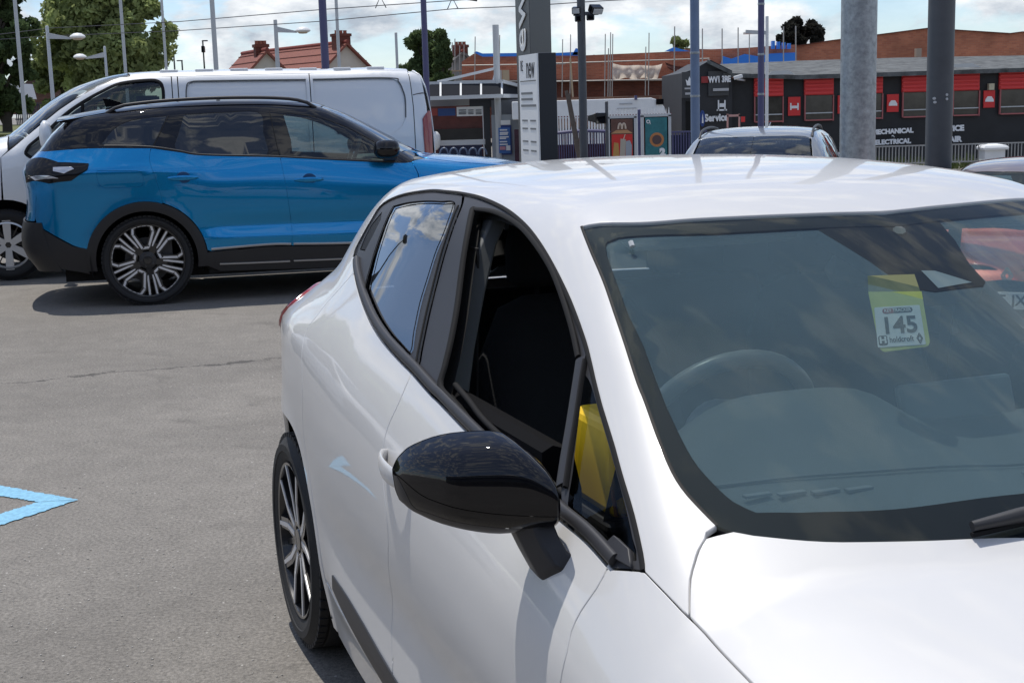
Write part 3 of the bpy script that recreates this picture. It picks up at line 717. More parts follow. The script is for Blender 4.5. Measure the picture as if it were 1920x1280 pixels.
GL_T = glass('tinted_car_glass', (.24, .27, .28), 1.75, 1.5)
TYRE = mat('tyre_rubber', (.016, .016, .017), .75, bump=.25, bscale=260)
RIMD = mat('gloss_black_rim', (.012, .012, .013), .3, coat=.6)
RIMF = mat('machined_alloy', (.70, .70, .71), .35, metal=.35)
BRAKE = mat('brake_steel', (.05, .05, .052), .5, metal=.6)
REDL = mat('red_lamp_lens', (.30, .012, .018), .12, coat=1.0)
CHROME = mat('bright_metal', (.7, .7, .72), .12, metal=1.0)
WH_MATS = (TYRE, RIMD, RIMF, BRAKE)

BC = Body(CLIO)
YAW_C = -.3482; _b = (math.sin(YAW_C), math.cos(YAW_C))
CAR_ROT = math.atan2(-_b[1], -_b[0])
hatch = thing('hatchback_car', 'white five door hatchback with open driver window and black door mirror, nearest car', 'car', (.1548, 4.0855, 0), CAR_ROT)
H_ = math.pi/2
hdr, wsl, wsb, cowl, fgap = TC['hdr'], TC['wsl'], TC['wsb'], TC['cowl'], TC['fgap']
dup, btr, btf = TC['dlo_up'], TC['belt_r'], TC['belt_f']
sm = lambda p, ds=.02: [tuple(q) for q in (np.array(smooth_open(np.array(p)*[1, SC], ds))/[1, SC])]
ARCH = smooth_open([(.405, .215), (.412, .297), (.412, .402), (.381, .505), (.324, .594), (.25, .657), (.156, .688), (.03, .690), (-.10, .672), (-.20, .628), (-.28, .55), (-.33, .45), (-.352, .35), (-.358, .215)], .02)
ws_top = [(1.602, H_)]+sm(hdr[::-1]); ws_left = sm([hdr[0]]+wsl); ws_bot = sm([wsl[-1]]+wsb+[(2.405, H_)])
# body shell: roof, pillars and rear quarters in one pressing
rear_edge = XZ(BC, [(-.44, .33), (-.45, .55), (-.46, .75), (-.47, .90), (-.45, 1.0)])+[(-.43, 1.05), (-.40, 1.15), (-.40, 1.3), (-.41, H_)]
shell = ws_top+ws_left[1:]+sm([wsl[-1]]+[(2.167, cowl[0][1]+.01)]+cowl)[1:]+sm(fgap[:3][::-1])[1:]+sm(dup)[1:]+sm(TC['rdgap'])+XZ(BC, [(.385, .58), (.43, .44), (.445, .32), (.44, .19), (.405, .19)])+XZ(BC, ARCH)+XZ(BC, [(-.405, .22)])+rear_edge
panel(BC, 'body_shell', shell, PAINT_W, hatch, both=True, ds=.03, gap=.0018)
dlo_bot = btr+btf
fender_x = 2.96
front_door = sm([btr[-1]]+btf)+sm([btf[-1]]+TC['fdgap'])[1:]+XZ(BC, [(2.085, .6), (2.06, .42), (2.05, .33), (1.6, .32), (1.17, .33)])+sm((TC['bgap']+XZ(BC, [(1.155, .40), (1.165, .335)]))[::-1])
panel(BC, 'front_door', front_door, PAINT_W, hatch, gap=.003)
rear_door = sm([dup[-1]]+btr)+sm(TC['bgap']+XZ(BC, [(1.155, .40), (1.16, .335)]))+XZ(BC, [(.8, .335), (.46, .345), (.44, .42), (.39, .58)])+sm(TC['rdgap'][::-1])
panel(BC, 'rear_door', rear_door, PAINT_W, hatch, gap=.003)
panel(BC, 'sill', XZ(BC, [(.455, .335), (.455, .185), (2.1, .185), (2.06, .325), (1.6, .313), (1.165, .325), (.8, .328)]), PAINT_W, hatch, mirror=True)
FARCH = ell(2.583, .31, .40, .372, 192, -12, 30)
fender = sm([btf[-1], TC['dlo_tip'][0]])+sm(fgap)+XZ(BC, [(2.6, .795), (2.8, .765), (2.96, .73), (2.99, .5), (2.975, .23)])+XZ(BC, FARCH[::-1])+XZ(BC, [(2.17, .2), (2.10, .2), (2.06, .33), (2.065, .42), (2.09, .6)])+sm((TC['fdgap'])[::-1])
panel(BC, 'front_wing', fender, PAINT_W, hatch, mirror=True)
bonnet = [(2.425, H_)]+sm((wsb[::-1]+[(2.178, wsb[0][1]-.02)]))+sm(cowl)+sm(fgap[2:])[1:]+XZ(BC, [(2.6, .80), (2.8, .77), (2.97, .735), (3.1, .70)])+[(3.20, 1.05), (3.26, 1.3), (3.28, H_)]
panel(BC, 'bonnet', bonnet, PAINT_W, hatch, both=True)
panel(BC, 'front_bumper', [(-.80, .22), (.80, .22), (.80, .70), (.55, .74), (0, .745), (-.55, .74), (-.80, .70)], PAINT_W, hatch, end=1, ds=.05)
panel(BC, 'tailgate', [(-.60, .62), (.60, .62), (.66, .95), (.52, 1.18), (0, 1.235), (-.52, 1.18), (-.66, .95)], PAINT_W, hatch, end=-1, ds=.05, holes=[[(-.52, .95), (.52, .95), (.44, 1.14), (0, 1.19), (-.44, 1.14)]])
panel(BC, 'rear_window', [(-.52, .95), (.52, .95), (.44, 1.14), (0, 1.19), (-.44, 1.14)], GL_T, hatch, end=-1, off=-.002, ds=.05, lip=False)
panel(BC, 'rear_bumper', [(-.72, .24), (.72, .24), (.70, .61), (-.70, .61)], PAINT_W, hatch, end=-1, ds=.05)
panel(BC, 'tail_lamp', XZ(BC, [(-.33, .875), (-.22, .955), (-.25, .985), (-.40, .99), (-.455, .90), (-.44, .84)]), REDL, hatch, mirror=True, off=.006)
ribbon(BC, 'bumper_joint', XZ(BC, [(-.30, .88), (-.36, .80), (-.385, .66), (-.36, .56)]), .004, .0012, SATIN, hatch, mirror=True)
for s_ in (-1, 1):     # head lamps on the nose
    panel(BC, 'headlamp', [(s_*.30, .60), (s_*.62, .60), (s_*.72, .68), (s_*.60, .72), (s_*.34, .66)], mat('lamp_lens', (.5, .52, .55), .05, coat=1.0), hatch, end=1, off=.004, ds=.05)
panel(BC, 'grille', [(-.28, .52), (.28, .52), (.26, .66), (-.26, .66)], GLOSSB, hatch, end=1, off=.005, ds=.05)
# black lower door blade
blade = sm(TC['strip'])+XZ(BC, [(1.6, .352), (2.0, .355), (2.035, .375), (2.02, .315), (1.6, .302), (1.2, .302)])+sm(TC['strip_lo'][::-1])
panel(BC, 'sill_blade', blade, SATIN, hatch, mirror=True, off=.004, ds=.02, gap=0)

# window surround, in door-wise pieces
rg, qg, fo, ql, split = TC['rglass'], TC['qglass'], TC['fopen'], TC['qlight'], TC['split']
k_up = min(range(len(dup)), key=lambda i: abs(dup[i][0]-split[0][0])+abs(dup[i][1]-split[0][1]))
sur_f = sm(dup[:k_up+1])+sm(split)[1:]+sm([split[-1]]+btf)[1:]+[TC['dlo_tip'][0]]
sur_r = sm(dup[k_up:])+sm([dup[-1]]+btr)[1:]+sm(split[::-1])[1:]
def closed_sm(p, ds=.015): return sm(list(p)+[p[0]], ds)[:-1]
rgp, qgp, fop, qlp = sm(rg+[rg[0]])[:-1], qg, sm(fo+[fo[0]])[:-1], sm(ql+[ql[0]])[:-1]
panel(BC, 'front_window_frame', sur_f, SATIN, hatch, holes=[fop, qlp], off=-.003, ds=.02, bds=.012, gap=.0035, lip=False)
panel(BC, 'rear_window_frame', sur_r, SATIN, hatch, holes=[rgp, qgp], off=-.003, ds=.02, bds=.012, gap=.003, lip=False)
ribbon(BC, 'glass_run_seal', rgp+[rgp[0]], .003, -.001, RUBBER, hatch)
panel(BC, 'rear_side_glass', rgp, GL_T, hatch, off=lambda P: -.004-.006*np.clip((1.30-P[:, 2])/.29, 0, 1), ds=.03, gap=0, lip=False)
panel(BC, 'rear_quarter_glass', qgp, FRIT, hatch, off=-.005, ds=.03, gap=0, lip=False)
panel(BC, 'quarter_light_glass', qlp, GL_C, hatch, off=-.008, ds=.03, gap=0, lip=False)
def mir(p): return [(x-.30*math.exp(-((x-1.08)/.36)**2), math.pi-(t-.055*math.exp(-((t-.49)/.13)**2))) for x, t in p]      # the far side is seen from inside, its pillar stands further back
panel(BC, 'front_window_frame', mir(sur_f), SATIN, hatch, holes=[mir(fop), mir(qlp)], off=-.003, ds=.02, bds=.012, gap=.0035, depth=.022)
panel(BC, 'rear_window_frame', mir(sur_r), SATIN, hatch, holes=[mir(rgp), mir(qgp)], off=-.003, ds=.02, bds=.012, gap=.003, depth=.022)
panel(BC, 'front_door', mir(front_door), PAINT_W, hatch, gap=.003); panel(BC, 'rear_door', mir(rear_door), PAINT_W, hatch, gap=.003)
for nm, pl, g_ in (('rear_side_glass', rgp, GL_T), ('rear_quarter_glass', qgp, GL_T), ('front_side_glass', fop, GL_C), ('quarter_light_glass', qlp, GL_C)):
    panel(BC, nm, mir(pl), g_, hatch, off=-.006, ds=.03, gap=0, lip=False)
# door seal line all round the side windows, belt mouldings
def shift(p, dth): return [(x, t+dth) for x, t in p]
ribbon(BC, 'belt_moulding', shift(sm([btr[-1]]+btf[:-1]+[btf[-1]]), .017), .019, .009, SATIN, hatch)
ribbon(BC, 'belt_moulding', shift([dup[-1]]+btr, .017), .019, .009, SATIN, hatch)
ribbon(BC, 'door_seal', dup[:-1], .008, .002, RUBBER, hatch, mirror=True)
ribbon(BC, 'pillar_strip', [(x-.012, t) for x, t in split[1:-1]], .004, .003, RUBBER, hatch)
ribbon(BC, 'window_channel', fo[-8:]+[fo[0]], .014, .006, RUBBER, hatch)
ribbon(BC, 'window_channel', fo[0:9], .010, .004, RUBBER, hatch)
ribbon(BC, 'quarter_light_divider', [(x+.012, t) for x, t in fo[8:13]], .024, .004, SATIN, hatch)
ribbon(BC, 'quarter_light_divider', [(x+.027, t) for x, t in fo[8:13]], .006, .006, RUBBER, hatch)

# windscreen: glass over a black printed band
wso = ws_top+ws_left[1:]+ws_bot[1:]
panel(BC, 'windscreen', wso, GL_W, hatch, both=True, off=-.004, ds=.04, gap=.001, lip=False)
fr_in = [(1.645, H_)]+sm(TC['frit_t'][::-1])+sm(TC['frit_l'])+sm(TC['frit_b'])+[(2.325, H_)]
fr_in_both = list(fr_in)+[(x, math.pi-t) for x, t in fr_in[::-1]]
wso_both = list(wso)+[(x, math.pi-t) for x, t in wso[::-1]]
panel(BC, 'windscreen_band', wso_both, FRIT, hatch, holes=[fr_in_both], off=-.008, ds=.03, bds=.015, gap=0, depth=.01)
GL_I = glass('windscreen_veil', (.90, .93, .93), 1.01, .0, veil=.25)  # extra pane added to carry the reflection veil as diffuse bluish colour
panel(BC, 'windscreen_veil_pane', fr_in_both, GL_I, hatch, off=-.012, ds=.05, gap=0, lip=False)
ribbon(BC, 'windscreen_edge_seal', ws_left, .005, .0005, FRIT, hatch, mirror=True)

# under structure: dark inner skin with the window openings, floor, wheel housings
inner = [(1.55, H_), (1.50, 1.25), (1.44, 1.02)]+[(x-.005, t+.01) for x, t in wsl]+XZ(BC, [(2.22, .86), (2.9, .74), (2.95, .25), (2.16, .25)])+XZ(BC, [(2.15, .22), (.45, .22), (.43, .25)])+XZ(BC, ell(.03, .32, .44, .41, -10, 186, 20))+XZ(BC, [(-.44, .30), (-.45, .6), (-.45, .95)])+[(-.42, 1.1), (-.40, H_)]
fq_open = fo[:9]+ql[:11]+fo[13:]
panel(BC, 'inner_skin', list(inner)+[(x, math.pi-t) for x, t in inner[::-1]], UNDER, hatch, holes=[rgp, fq_open, mir(rgp), mir(fq_open)], off=-.028, ds=.05, gap=0, lip=False)
lin_ = [(1.54, H_), (1.47, 1.25), (1.40, 1.06), (1.0, 1.0), (.5, 1.0), (.3, 1.05), (-.30, 1.2), (-.34, H_)]
panel(BC, 'headlining', lin_, LINER, hatch, both=True, off=-.034, ds=.06, gap=0, lip=False)
un = MB(); un.box((1.3, 0, .20), (3.9, 1.30, .06)); un.box((1.3, 0, .24), (1.75, 1.62, .05)); un.box((3.1, 0, .40), (.35, 1.1, .4)); un.box((2.55, 0, .55), (.7, 1.0, .5))
un.build('floor_pan', UNDER, hatch)
for xw in (0, 2.583):
    for s_ in (-1, 1):
        lb = MB(); prf = [(xw+.025+.405*math.cos(R(a)), .32+.385*math.sin(R(a))) for a in np.linspace(-15, 195, 24)]
        lb.loft([[(x, s_*min(.85, float(BC.w(np.array(x), np.array(max(z, .3))))-.012), z) for x, z in prf], [(x, s_*.60, z) for x, z in prf]], closed=False, caps=False); lb.add([(x, s_*.60, z) for x, z in prf], [tuple(range(24))])
        lb.build('wheel_arch_liner', UNDER, hatch)
        wheel(hatch, (xw, s_*.845, .31), .31, .222, .195, s_, 'hatch', WH_MATS)

# door mirrors
def mirror_parts(s_):
    top = [(.7951, .9329), (.7969, .9453), (.8022, .966), (.8103, .9858), (.826, 1.0087), (.8469, 1.0266), (.8717, 1.033), (.9003, 1.0319), (.9327, 1.0275), (.9657, 1.0155), (.9888, 1.0003), (1.0019, .9817), (1.0059, .9715)]
    bot = [(.7953, .9204), (.7993, .8994), (.8109, .8933), (.8325, .8861), (.8686, .8778), (.9047, .8804), (.9372, .8882), (.9697, .9011), (.9918, .9168), (1.0002, .9294), (1.0045, .9505), (1.006, .9681)]
    seam = [(.7952, .9262), (.8244, .924), (.8638, .925), (.9105, .9292), (.9538, .9378), (.9827, .9474), (1.006, .9695)]; seam2 = [(.7953, .9212), (.8035, .9027), (.8429, .8994), (.8896, .9018), (.9366, .9085), (.9691, .9172), (.9915, .928), (1.006, .9688)]
    ft = _spl(*zip(*top)); fb = _spl(*zip(*bot)); fs0 = _spl(*zip(*seam)); fs3 = _spl(*zip(*seam2)); fs2 = lambda y: max(float(fb(y))+.0012, float(fs3(y))); fs = lambda y: min(float(ft(y))-.0015, max(float(fs0(y)), fs2(y)+.0012))
    ys = np.concatenate([np.linspace(.7957, .82, 8), np.linspace(.835, .975, 12), np.linspace(.982, 1.0057, 10)])
    def ring(y, lo, hi, sc_=1.0, nk=15):
        zt, zbm = float(ft(y)), float(fb(y)); zc = .5*(zt+zbm); h = max(.5*(zt-zbm), .0008)
        e = min(1.0, max(0, (1.0080-y)/.06))**.5*min(1.0, ((y-.793)/.018))**.5
        xb = 1.905+.55*(.80-y); dep = (.088*e+.003)*sc_
        out = []
        for k in range(nk):
            z = lo+(hi-lo)*k/(nk-1); q = min(1, abs((z-zc)/h)); out.append((xb+dep*(1-q**2.6)**.5-.004, s_*(y+.008), z))
        return out
    cap = MB(); cap.loft([ring(y, float(fs(y))+.0008, float(ft(y))) for y in ys], closed=False, caps=False)
    mo = cap.build('door_mirror', GLOSSB, hatch, sharp=60)
    low = MB(); low.loft([ring(y, float(fs2(y))+.0006, float(fs(y))-.0008, .985) for y in ys], closed=False, caps=False); low.build('mirror_band', GLOSSB, mo, sharp=60)
    low = MB(); low.loft([ring(y, float(fb(y)), float(fs2(y))-.0006, .965) for y in ys], closed=False, caps=False); low.build('mirror_lower_shell', SATIN, mo, sharp=60)
    bk = MB()
    V = []; F = []
    for y in ys:
        xb = 1.905+.55*(.80-y); V += [(xb-.008, s_*(y+.008), float(ft(y))), (xb-.008, s_*(y+.008), float(fb(y)))]
    F = [(2*i, 2*i+1, 2*i+3, 2*i+2) for i in range(len(ys)-1)]
    bk.add(V, F); bk.build('mirror_back', RUBBER, mo)
    gl = MB(); V = []
    for y in ys[3:-3]:
        xb = 1.905+.55*(.80-y); V += [(xb-.012, s_*(y+.008), float(ft(y))-.012), (xb-.012, s_*(y+.008), float(fb(y))+.012)]
    gl.add(V, [(2*i, 2*i+1, 2*i+3, 2*i+2) for i in range(len(V)//2-1)]); gl.build('mirror_glass', mat('mirror_silver', (.8, .8, .82), .02, metal=1.0), mo)
    st = MB(); st_rings = []
    for Lp, Rp in (((1.915, .868, .900), (1.940, .812, .918)), ((1.921, .861, .880), (1.948, .813, .902)), ((1.931, .851, .853), (1.962, .811, .886)), ((1.945, .838, .822), (1.985, .806, .868)), ((1.948, .820, .806), (1.996, .790, .862))):
        Lp, Rp = Vector(Lp), Vector(Rp); Mp = Lp*.42+Rp*.58+Vector((.012, .010, .002)); bk_ = Vector((-.055, -.004, .0))
        st_rings.append([(p.x, s_*p.y, p.z) for p in (Lp, Mp, Rp, Rp+bk_, Lp+bk_)])
    st.loft(st_rings)
    st.build('mirror_arm', SATIN, mo, sharp=40, bevel=.004)
mirror_parts(-1); mirror_parts(1)
# corner piece at the front of the side window
panel(BC, 'mirror_sail', XZ(BC, [(2.045, .888), (2.135, .886), (2.105, .905), (2.06, .912)]), SATIN, hatch, mirror=True, off=.004, ds=.03)
# door handles
def handle(x0, z0, tilt=.0):
    for s_ in (-1, 1):
        hb = MB(); rings = []
        for k in range(13):
            t = k/12; x = x0+.19*t; z = z0-.018*t; yb = float(BC.w(np.array(x), np.array(z))); bow = math.sin(math.pi*t)**.5
            yy = yb-.004+.034*bow; hh = .012+.009*math.sin(math.pi*t)**.6; th = .012
            if t in (0, 1): hh = .009
            rings.append([(x, s_*(yy+th*.5*math.cos(a)), z+hh*math.sin(a)) for a in np.linspace(0, 2*math.pi, 12, endpoint=False)])
        hb.loft(rings); hb.build('door_handle', PAINT_W, hatch, sharp=50)
handle(1.150, .832); 
# outer belt weather strip standing up in the open window, inner door top
ins = MB()
pp = np.array(sm(fo[13:19])); Pq = BC.pt(pp[:, 0], pp[:, 1]); 
ins.tube([Vector(p)+Vector((0, .030, .002)) for p in Pq], .006, 8); ins.build('window_slot_seal', RUBBER, hatch, sharp=50)
for s_ in (-1, 1):
    dt = MB(); Pd = BC.pt(np.array([1.12, 1.25, 1.38, 1.50, 1.60, 1.70]), np.array([fo[18][1]]*6)-.02)
    rg_ = []
    for p in Pd:
        x, y, z = p; y = abs(y)
        z -= .05*(s_ > 0); rg_.append([(x, s_*(y-.03), z-.01), (x, s_*(y-.05), z), (x, s_*(y-.085), z-.012), (x, s_*(y-.10), z-.08), (x, s_*(y-.10), .40), (x, s_*(y-.03), .40)])
    dt.loft(rg_); dt.build('door_card', mat('black_door_trim', (.006, .006, .007), .9, spec=.1), hatch, sharp=40)
# B pillar trim and belt
for s_ in (-1, 1):
    bpm = MB(); rr = []
    for x, y, z, w_ in ((1.14, .74, .90, .055), (1.09, .70, 1.02, .048), (1.03, .65, 1.13, .042), (.97, .60, 1.22, .040), (.92, .54, 1.30, .045)):
        x -= .30*(s_ > 0); rr.append([(x-w_, s_*(y+.0), z), (x+w_, s_*(y+.0), z), (x+w_*.8, s_*(y-.045), z), (x-w_*.8, s_*(y-.045), z)])
    bpm.loft(rr); bpm.build('centre_pillar_trim', PLAST2, hatch, sharp=40, bevel=.006)
    bl = MB(); bl.loft([[(1.02-.01*k+dx, s_*(.615-.0*k), 1.22-.09*k) for dx in (-.022, .022)]+[(1.02-.01*k+dx, s_*(.610), 1.22-.09*k) for dx in (.022, -.022)] for k in range(8)])
    bl.build('seat_belt', mat('belt_webbing', (.035, .035, .037), .8), hatch)

# ---- cabin
def rbox(mb, c, d, bevelled=True, mtx=None): mb.box(c, d, mtx=mtx)
db = MB()
ys = np.linspace(-.63, .63, 35)
def dash_ring(y):
    ay = abs(y); xf = 2.38-.55*y*y
    hood = .085*math.exp(-((y+.335)/.205)**4)
    return [(xf, y, .905), (xf-.06, y, .922), (xf-.16, y, .932), (1.98-.02*ay, y, .938+.25*hood), (1.92, y, .945+.6*hood), (1.84, y, .952+hood), (1.80, y, .948+hood*.96), (1.765, y, .925+hood*.6), (1.74, y, .88), (1.70, y, .80), (1.72, y, .68), (1.80, y, .52), (2.1, y, .45)]
db.loft([dash_ring(y) for y in ys], closed=False, caps=False); dash = db.build('dashboard', PLAST, hatch, sharp=60)
for y0, y1 in ((-.56, -.36), (.30, .50), (-.12, .12)):
    vt = MB()
    for k in range(4):
        a = y0+(y1-y0)*(k+.06)/4; c = y0+(y1-y0)*(k+.94)/4; x = 2.135-.25*a*a
        vt.box((x, .5*(a+c), .941), (.012, c-a, .004))
    vt.build('demister_vent', mat('vent_grey', (.22, .23, .24), .45), dash)
ln_ = MB(); ln_.tube([(2.09-.30*y*y, y, .9405+.012*math.exp(-((y+.335)/.2)**4)) for y in np.linspace(-.60, .60, 30)], .0025, 6); ln_.build('dash_seam', PLAST2, dash)
scr = MB(); mt = Matrix.Rotation(R(-18), 3, 'Y'); scr.box((1.80, .02, .955), (.020, .24, .12), mtx=mt); scr.build('centre_screen', mat('screen_frame', (.16, .18, .185), .35), hatch, bevel=.008)
sw = MB(); C0 = Vector((1.60, -.345, .905)); tl = R(26)
ax = Vector((math.cos(tl), 0, -math.sin(tl)))*-1; e1 = Vector((0, 1, 0)); e2 = Vector((math.sin(tl), 0, math.cos(tl)))
sw.tube([C0+(e1*math.cos(a)+e2*math.sin(a))*.178 for a in np.linspace(0, 2*math.pi, 41)], .0165, 10, caps=False)
sw.tube([C0-e1*.17, C0-e1*.05-ax*.02, C0+e1*.05-ax*.02, C0+e1*.17], [.014, .03, .03, .014], 8); sw.tube([C0-e2*.02, C0-e2*.17], [.03, .016], 8)
sw.lathe([(.001, .03), (.06, .028), (.075, .01), (.07, -.02), (.001, -.02)], c=tuple(C0), n=20, axis='X'); sw.tube([C0+ax*.0, C0+Vector((.22, 0, -.1))], .035, 10)
sw.build('steering_wheel', mat('wheel_leather', (.20, .21, .215), .35), hatch, sharp=50)
sk = MB(); sk.tube([C0+Vector((.06, -.03, -.01)), C0+Vector((.06, -.17, .02))], [.008, .011], 8); sk.tube([C0+Vector((.06, .03, -.01)), C0+Vector((.06, .17, .02))], [.008, .011], 8); sk.build('column_stalk', PLAST2, hatch)
def seat(x, y):
    sb = MB()
    def cs(cx, cz, wy, dx, tilt, n=16): 
        return [(cx+dx*math.copysign(abs(math.cos(a))**.6, math.cos(a))*math.cos(tilt), y+wy*math.copysign(abs(math.sin(a))**.55, math.sin(a)), cz+dx*math.copysign(abs(math.cos(a))**.6, math.cos(a))*math.sin(tilt)) for a in np.linspace(0, 2*math.pi, n, endpoint=False)]
    sb.loft([cs(x+.02, .44, .20, .06, 0), cs(x-.0, .55, .235, .085, 0), cs(x-.05, .75, .245, .085, .1), cs(x-.12, .95, .225, .075, .1), cs(x-.16, 1.06, .16, .06, .1), cs(x-.165, 1.085, .10, .03, .1)])
    so_ = sb.build('seat_back', CLOTH, hatch, sharp=60)
    hb = MB(); hb.loft([cs(x-.19, 1.10, .10, .035, .1), cs(x-.19, 1.12, .125, .05, .1), cs(x-.20, 1.19, .125, .05, .1), cs(x-.205, 1.245, .11, .042, .1), cs(x-.205, 1.26, .07, .02, .1)]); hb.tube([(x-.17, y-.06, 1.05), (x-.19, y-.06, 1.14)], .007, 6); hb.tube([(x-.17, y+.06, 1.05), (x-.19, y+.06, 1.14)], .007, 6)
    hb.build('head_restraint', CLOTH, so_, sharp=60)
    cb = MB(); cb.loft([cs(x+.02, .40, .22, .07, 0), cs(x+.20, .44, .25, .09, 1.3), cs(x+.45, .46, .24, .08, 1.5), cs(x+.52, .42, .20, .05, 1.5)]); cb.build('seat_cushion', CLOTH, hatch, sharp=60)
seat(1.02, -.345); seat(1.02, .345)
rb = MB(); rb.box((.10, 0, .72), (.16, 1.22, .55), mtx=Matrix.Rotation(R(-14), 3, 'Y')); rb.box((.35, 0, .45), (.5, 1.22, .16))
for y in (-.4, 0, .4): rb.box((.02, y, 1.06), (.09, .24, .13))
rb.build('rear_bench', CLOTH, hatch, bevel=.03, seg=3)
# camera housing and mirror behind the windscreen
def ws_pt(x, y, d=0.0):
    z = float(BC.top(np.array(x), np.array(y))); P = np.array([x, y, z]); n = BC.nrm(P); return Vector(P-n*d)
hs = [(1.625, -.155), (1.635, .10), (1.70, .085), (1.78, .055), (1.835, .045), (1.848, .03), (1.85, -.07), (1.835, -.10), (1.80, -.115), (1.74, -.125), (1.68, -.14)]
def xy_th(pts): return [(x, math.atan2(float(BC.top(np.array(x), np.array(y)))-BC.z0, -y)) for x, y in pts]
panel(BC, 'camera_housing', xy_th(hs), mat('housing_plastic', (.012, .011, .013), .6, spec=.2), hatch, off=-.010, ds=.03, gap=0, depth=.03)
panel(BC, 'camera_window', xy_th([(1.79, -.055), (1.795, -.03), (1.838, .015), (1.845, -.06)]), mat('camera_window_grey', (.30, .34, .36), .3), hatch, off=-.0085, ds=.03, gap=0, lip=False)
im = MB(); im.loft([[(1.62+.018*math.cos(a)+dx, y, 1.20+hh*math.sin(a)) for a in np.linspace(0, 2*math.pi, 12, endpoint=False)] for y, hh, dx in ((-.13, .012, 0), (-.12, .03, 0), (0, .036, .004), (.12, .03, 0), (.13, .012, 0))]); im.tube([(1.63, 0, 1.22), (1.66, -.01, 1.27)], .012, 8); im.build('interior_mirror', PLAST, hatch, sharp=50)
for s_ in (-1, 1):   # sun visors
    sv = MB(); sv.box((1.44, s_*.30, 1.275), (.16, .36, .016), mtx=Matrix.Rotation(R(16), 3, 'Y')); sv.build('sun_visor', mat('visor_vinyl', (.30, .31, .31), .8), hatch, bevel=.006)
for y in (-.16, -.50):
    gh = MB(); gh.tube([(1.555, y, 1.270), (1.562, y, 1.262)], .005, 6); gh.build('visor_clip', mat('pale_clip', (.6, .62, .62), .5), hatch)
# A pillar inner trim, seen as a pale edge behind the glass
for s_ in (-1, 1):
    at_ = MB(); pth = []
    for (x, t) in TC['frit_l'][:7]:
        p = BC.pt(np.array([x]), np.array([t]))[0]; pth.append(Vector((p[0]-.006, s_*-p[1]-s_*.004, p[2]-.022)))
    at_.tube(pth, .006, 8); at_.build('windscreen_pillar_trim', mat('pale_pillar_trim', (.42, .46, .46), .6), hatch, sharp=60)
# wiper
wp = MB(); a_, b_ = [], []
for k in range(15):
    t = k/14; y = -.375+.95*t; x = 2.335-.055*t-.30*(y*y-.14)*.9; p = ws_pt(x, y, -.016); a_.append(p)
wp.tube(a_, [.007]+[.011]*13+[.007], 8); 
wip = wp.build('wiper', mat('wiper_black', (.03, .03, .033), .5), hatch, sharp=50)
wq = MB(); wq.tube([p+Vector((0.0, 0, -.012)) for p in a_], .004, 6); wq.build('wiper_blade', RUBBER, wip)
wa = MB(); wa.tube([a_[7]+Vector((0, 0, .006)), a_[10]+Vector((.05, .05, .01)), Vector((2.39, .48, .93))], [.010, .012, .018], 8); wa.build('wiper_arm', SATIN, wip, sharp=50)
# key tag hanging behind the windscreen
bpy.context.view_layer.update()
eye_ = Vector((0, 0, EYE)); tc_w = hatch.matrix_world @ ws_pt(1.925, -.19, .0); vd = (tc_w-eye_).normalized(); nws = (hatch.matrix_world.to_3x3() @ Vector(BC.nrm(np.array([1.925, -.19, 1.15])))).normalized(); tc_w = tc_w+vd*.07
nz = (-vd+nws*1.3).normalized()
def on_tag(u, v):
    d_ = (at(u, v, 5)-eye_); return eye_+d_*((tc_w-eye_).dot(nz)/d_.dot(nz))
kt = thing('key_tag', 'yellow green key tag reading 145 hanging inside the windscreen of the white hatchback', 'key tag', tuple(tc_w))
def quad_map(c0, c1, c2, c3):          # corners: top left, top right, bottom right, bottom left
    def f(x, y, z=0.0):
        s_, t_ = x+.5, .5-y; p = c0*(1-s_)*(1-t_)+c1*s_*(1-t_)+c2*s_*t_+c3*(1-s_)*t_; return p+nz*z-tc_w
    return f
HQ = quad_map(on_tag(1628, 547), on_tag(1728, 546), on_tag(1745, 648), on_tag(1651, 660)); CQ = quad_map(on_tag(1639, 577), on_tag(1724, 572), on_tag(1736, 646), on_tag(1646, 652)); FQ = quad_map(on_tag(1627, 515), on_tag(1715, 512), on_tag(1727, 547), on_tag(1629, 548))
def rrect(w, h, r, cx=0, cy=0, n=5, top=True):
    pts = []
    for sx, sy, a0 in ((1, 1, 0), (-1, 1, 90), (-1, -1, 180), (1, -1, 270)):
        rr = r if (sy < 0 or top) else .001
        for k in range(n+1):
            a = R(a0+90*k/n); pts.append((cx+sx*(w/2-rr)+rr*math.cos(a), cy+sy*(h/2-rr)+rr*math.sin(a)))
    return pts
KY = mat('yellow_green_plastic', lin(205, 208, 100), .45); KY2 = mat('pale_yellow_film', lin(120, 124, 84), .4); WHITE = mat('white_card', (.82, .83, .82), .6); INK = mat('dark_ink', (.02, .022, .025), .7); INKR = mat('red_ink', (.32, .06, .07), .6)
def plate(nm, poly, Q, z0, z1, m_):
    b = MB(); b.prism(poly, lambda x, y: Q(x, y, z0), lambda x, y: Q(x, y, z1)); return b.build(nm, m_, kt)
plate('holder', rrect(1, 1, .10, 0, 0, top=False), HQ, -.002, 0, KY); plate('holder_flap', rrect(1, 1, .01), FQ, -.004, -.003, KY2); plate('card', rrect(1, 1, .03), CQ, .0005, .0012, WHITE)
def qtext(nm, s, size, x, y, m_, bold=0.0, sx=1.0, sp=1.0, z=.002):
    o = text(nm, s, size, Matrix.Identity(4), m_, kt, bold=bold, ext=.0, sx=sx, spacing=sp)
    for v in o.data.vertices: v.co = CQ(v.co.x+x, v.co.y+y, z)
    return o
qtext('number', '145', .58, 0, .0, INK, bold=.014, sx=.92); plate('caption_pill', rrect(.66, .13, .06, 0, .39), CQ, .0012, .0016, INK); plate('caption_pill_red', rrect(.26, .13, .06, -.20, .39), CQ, .0014, .0018, INKR)
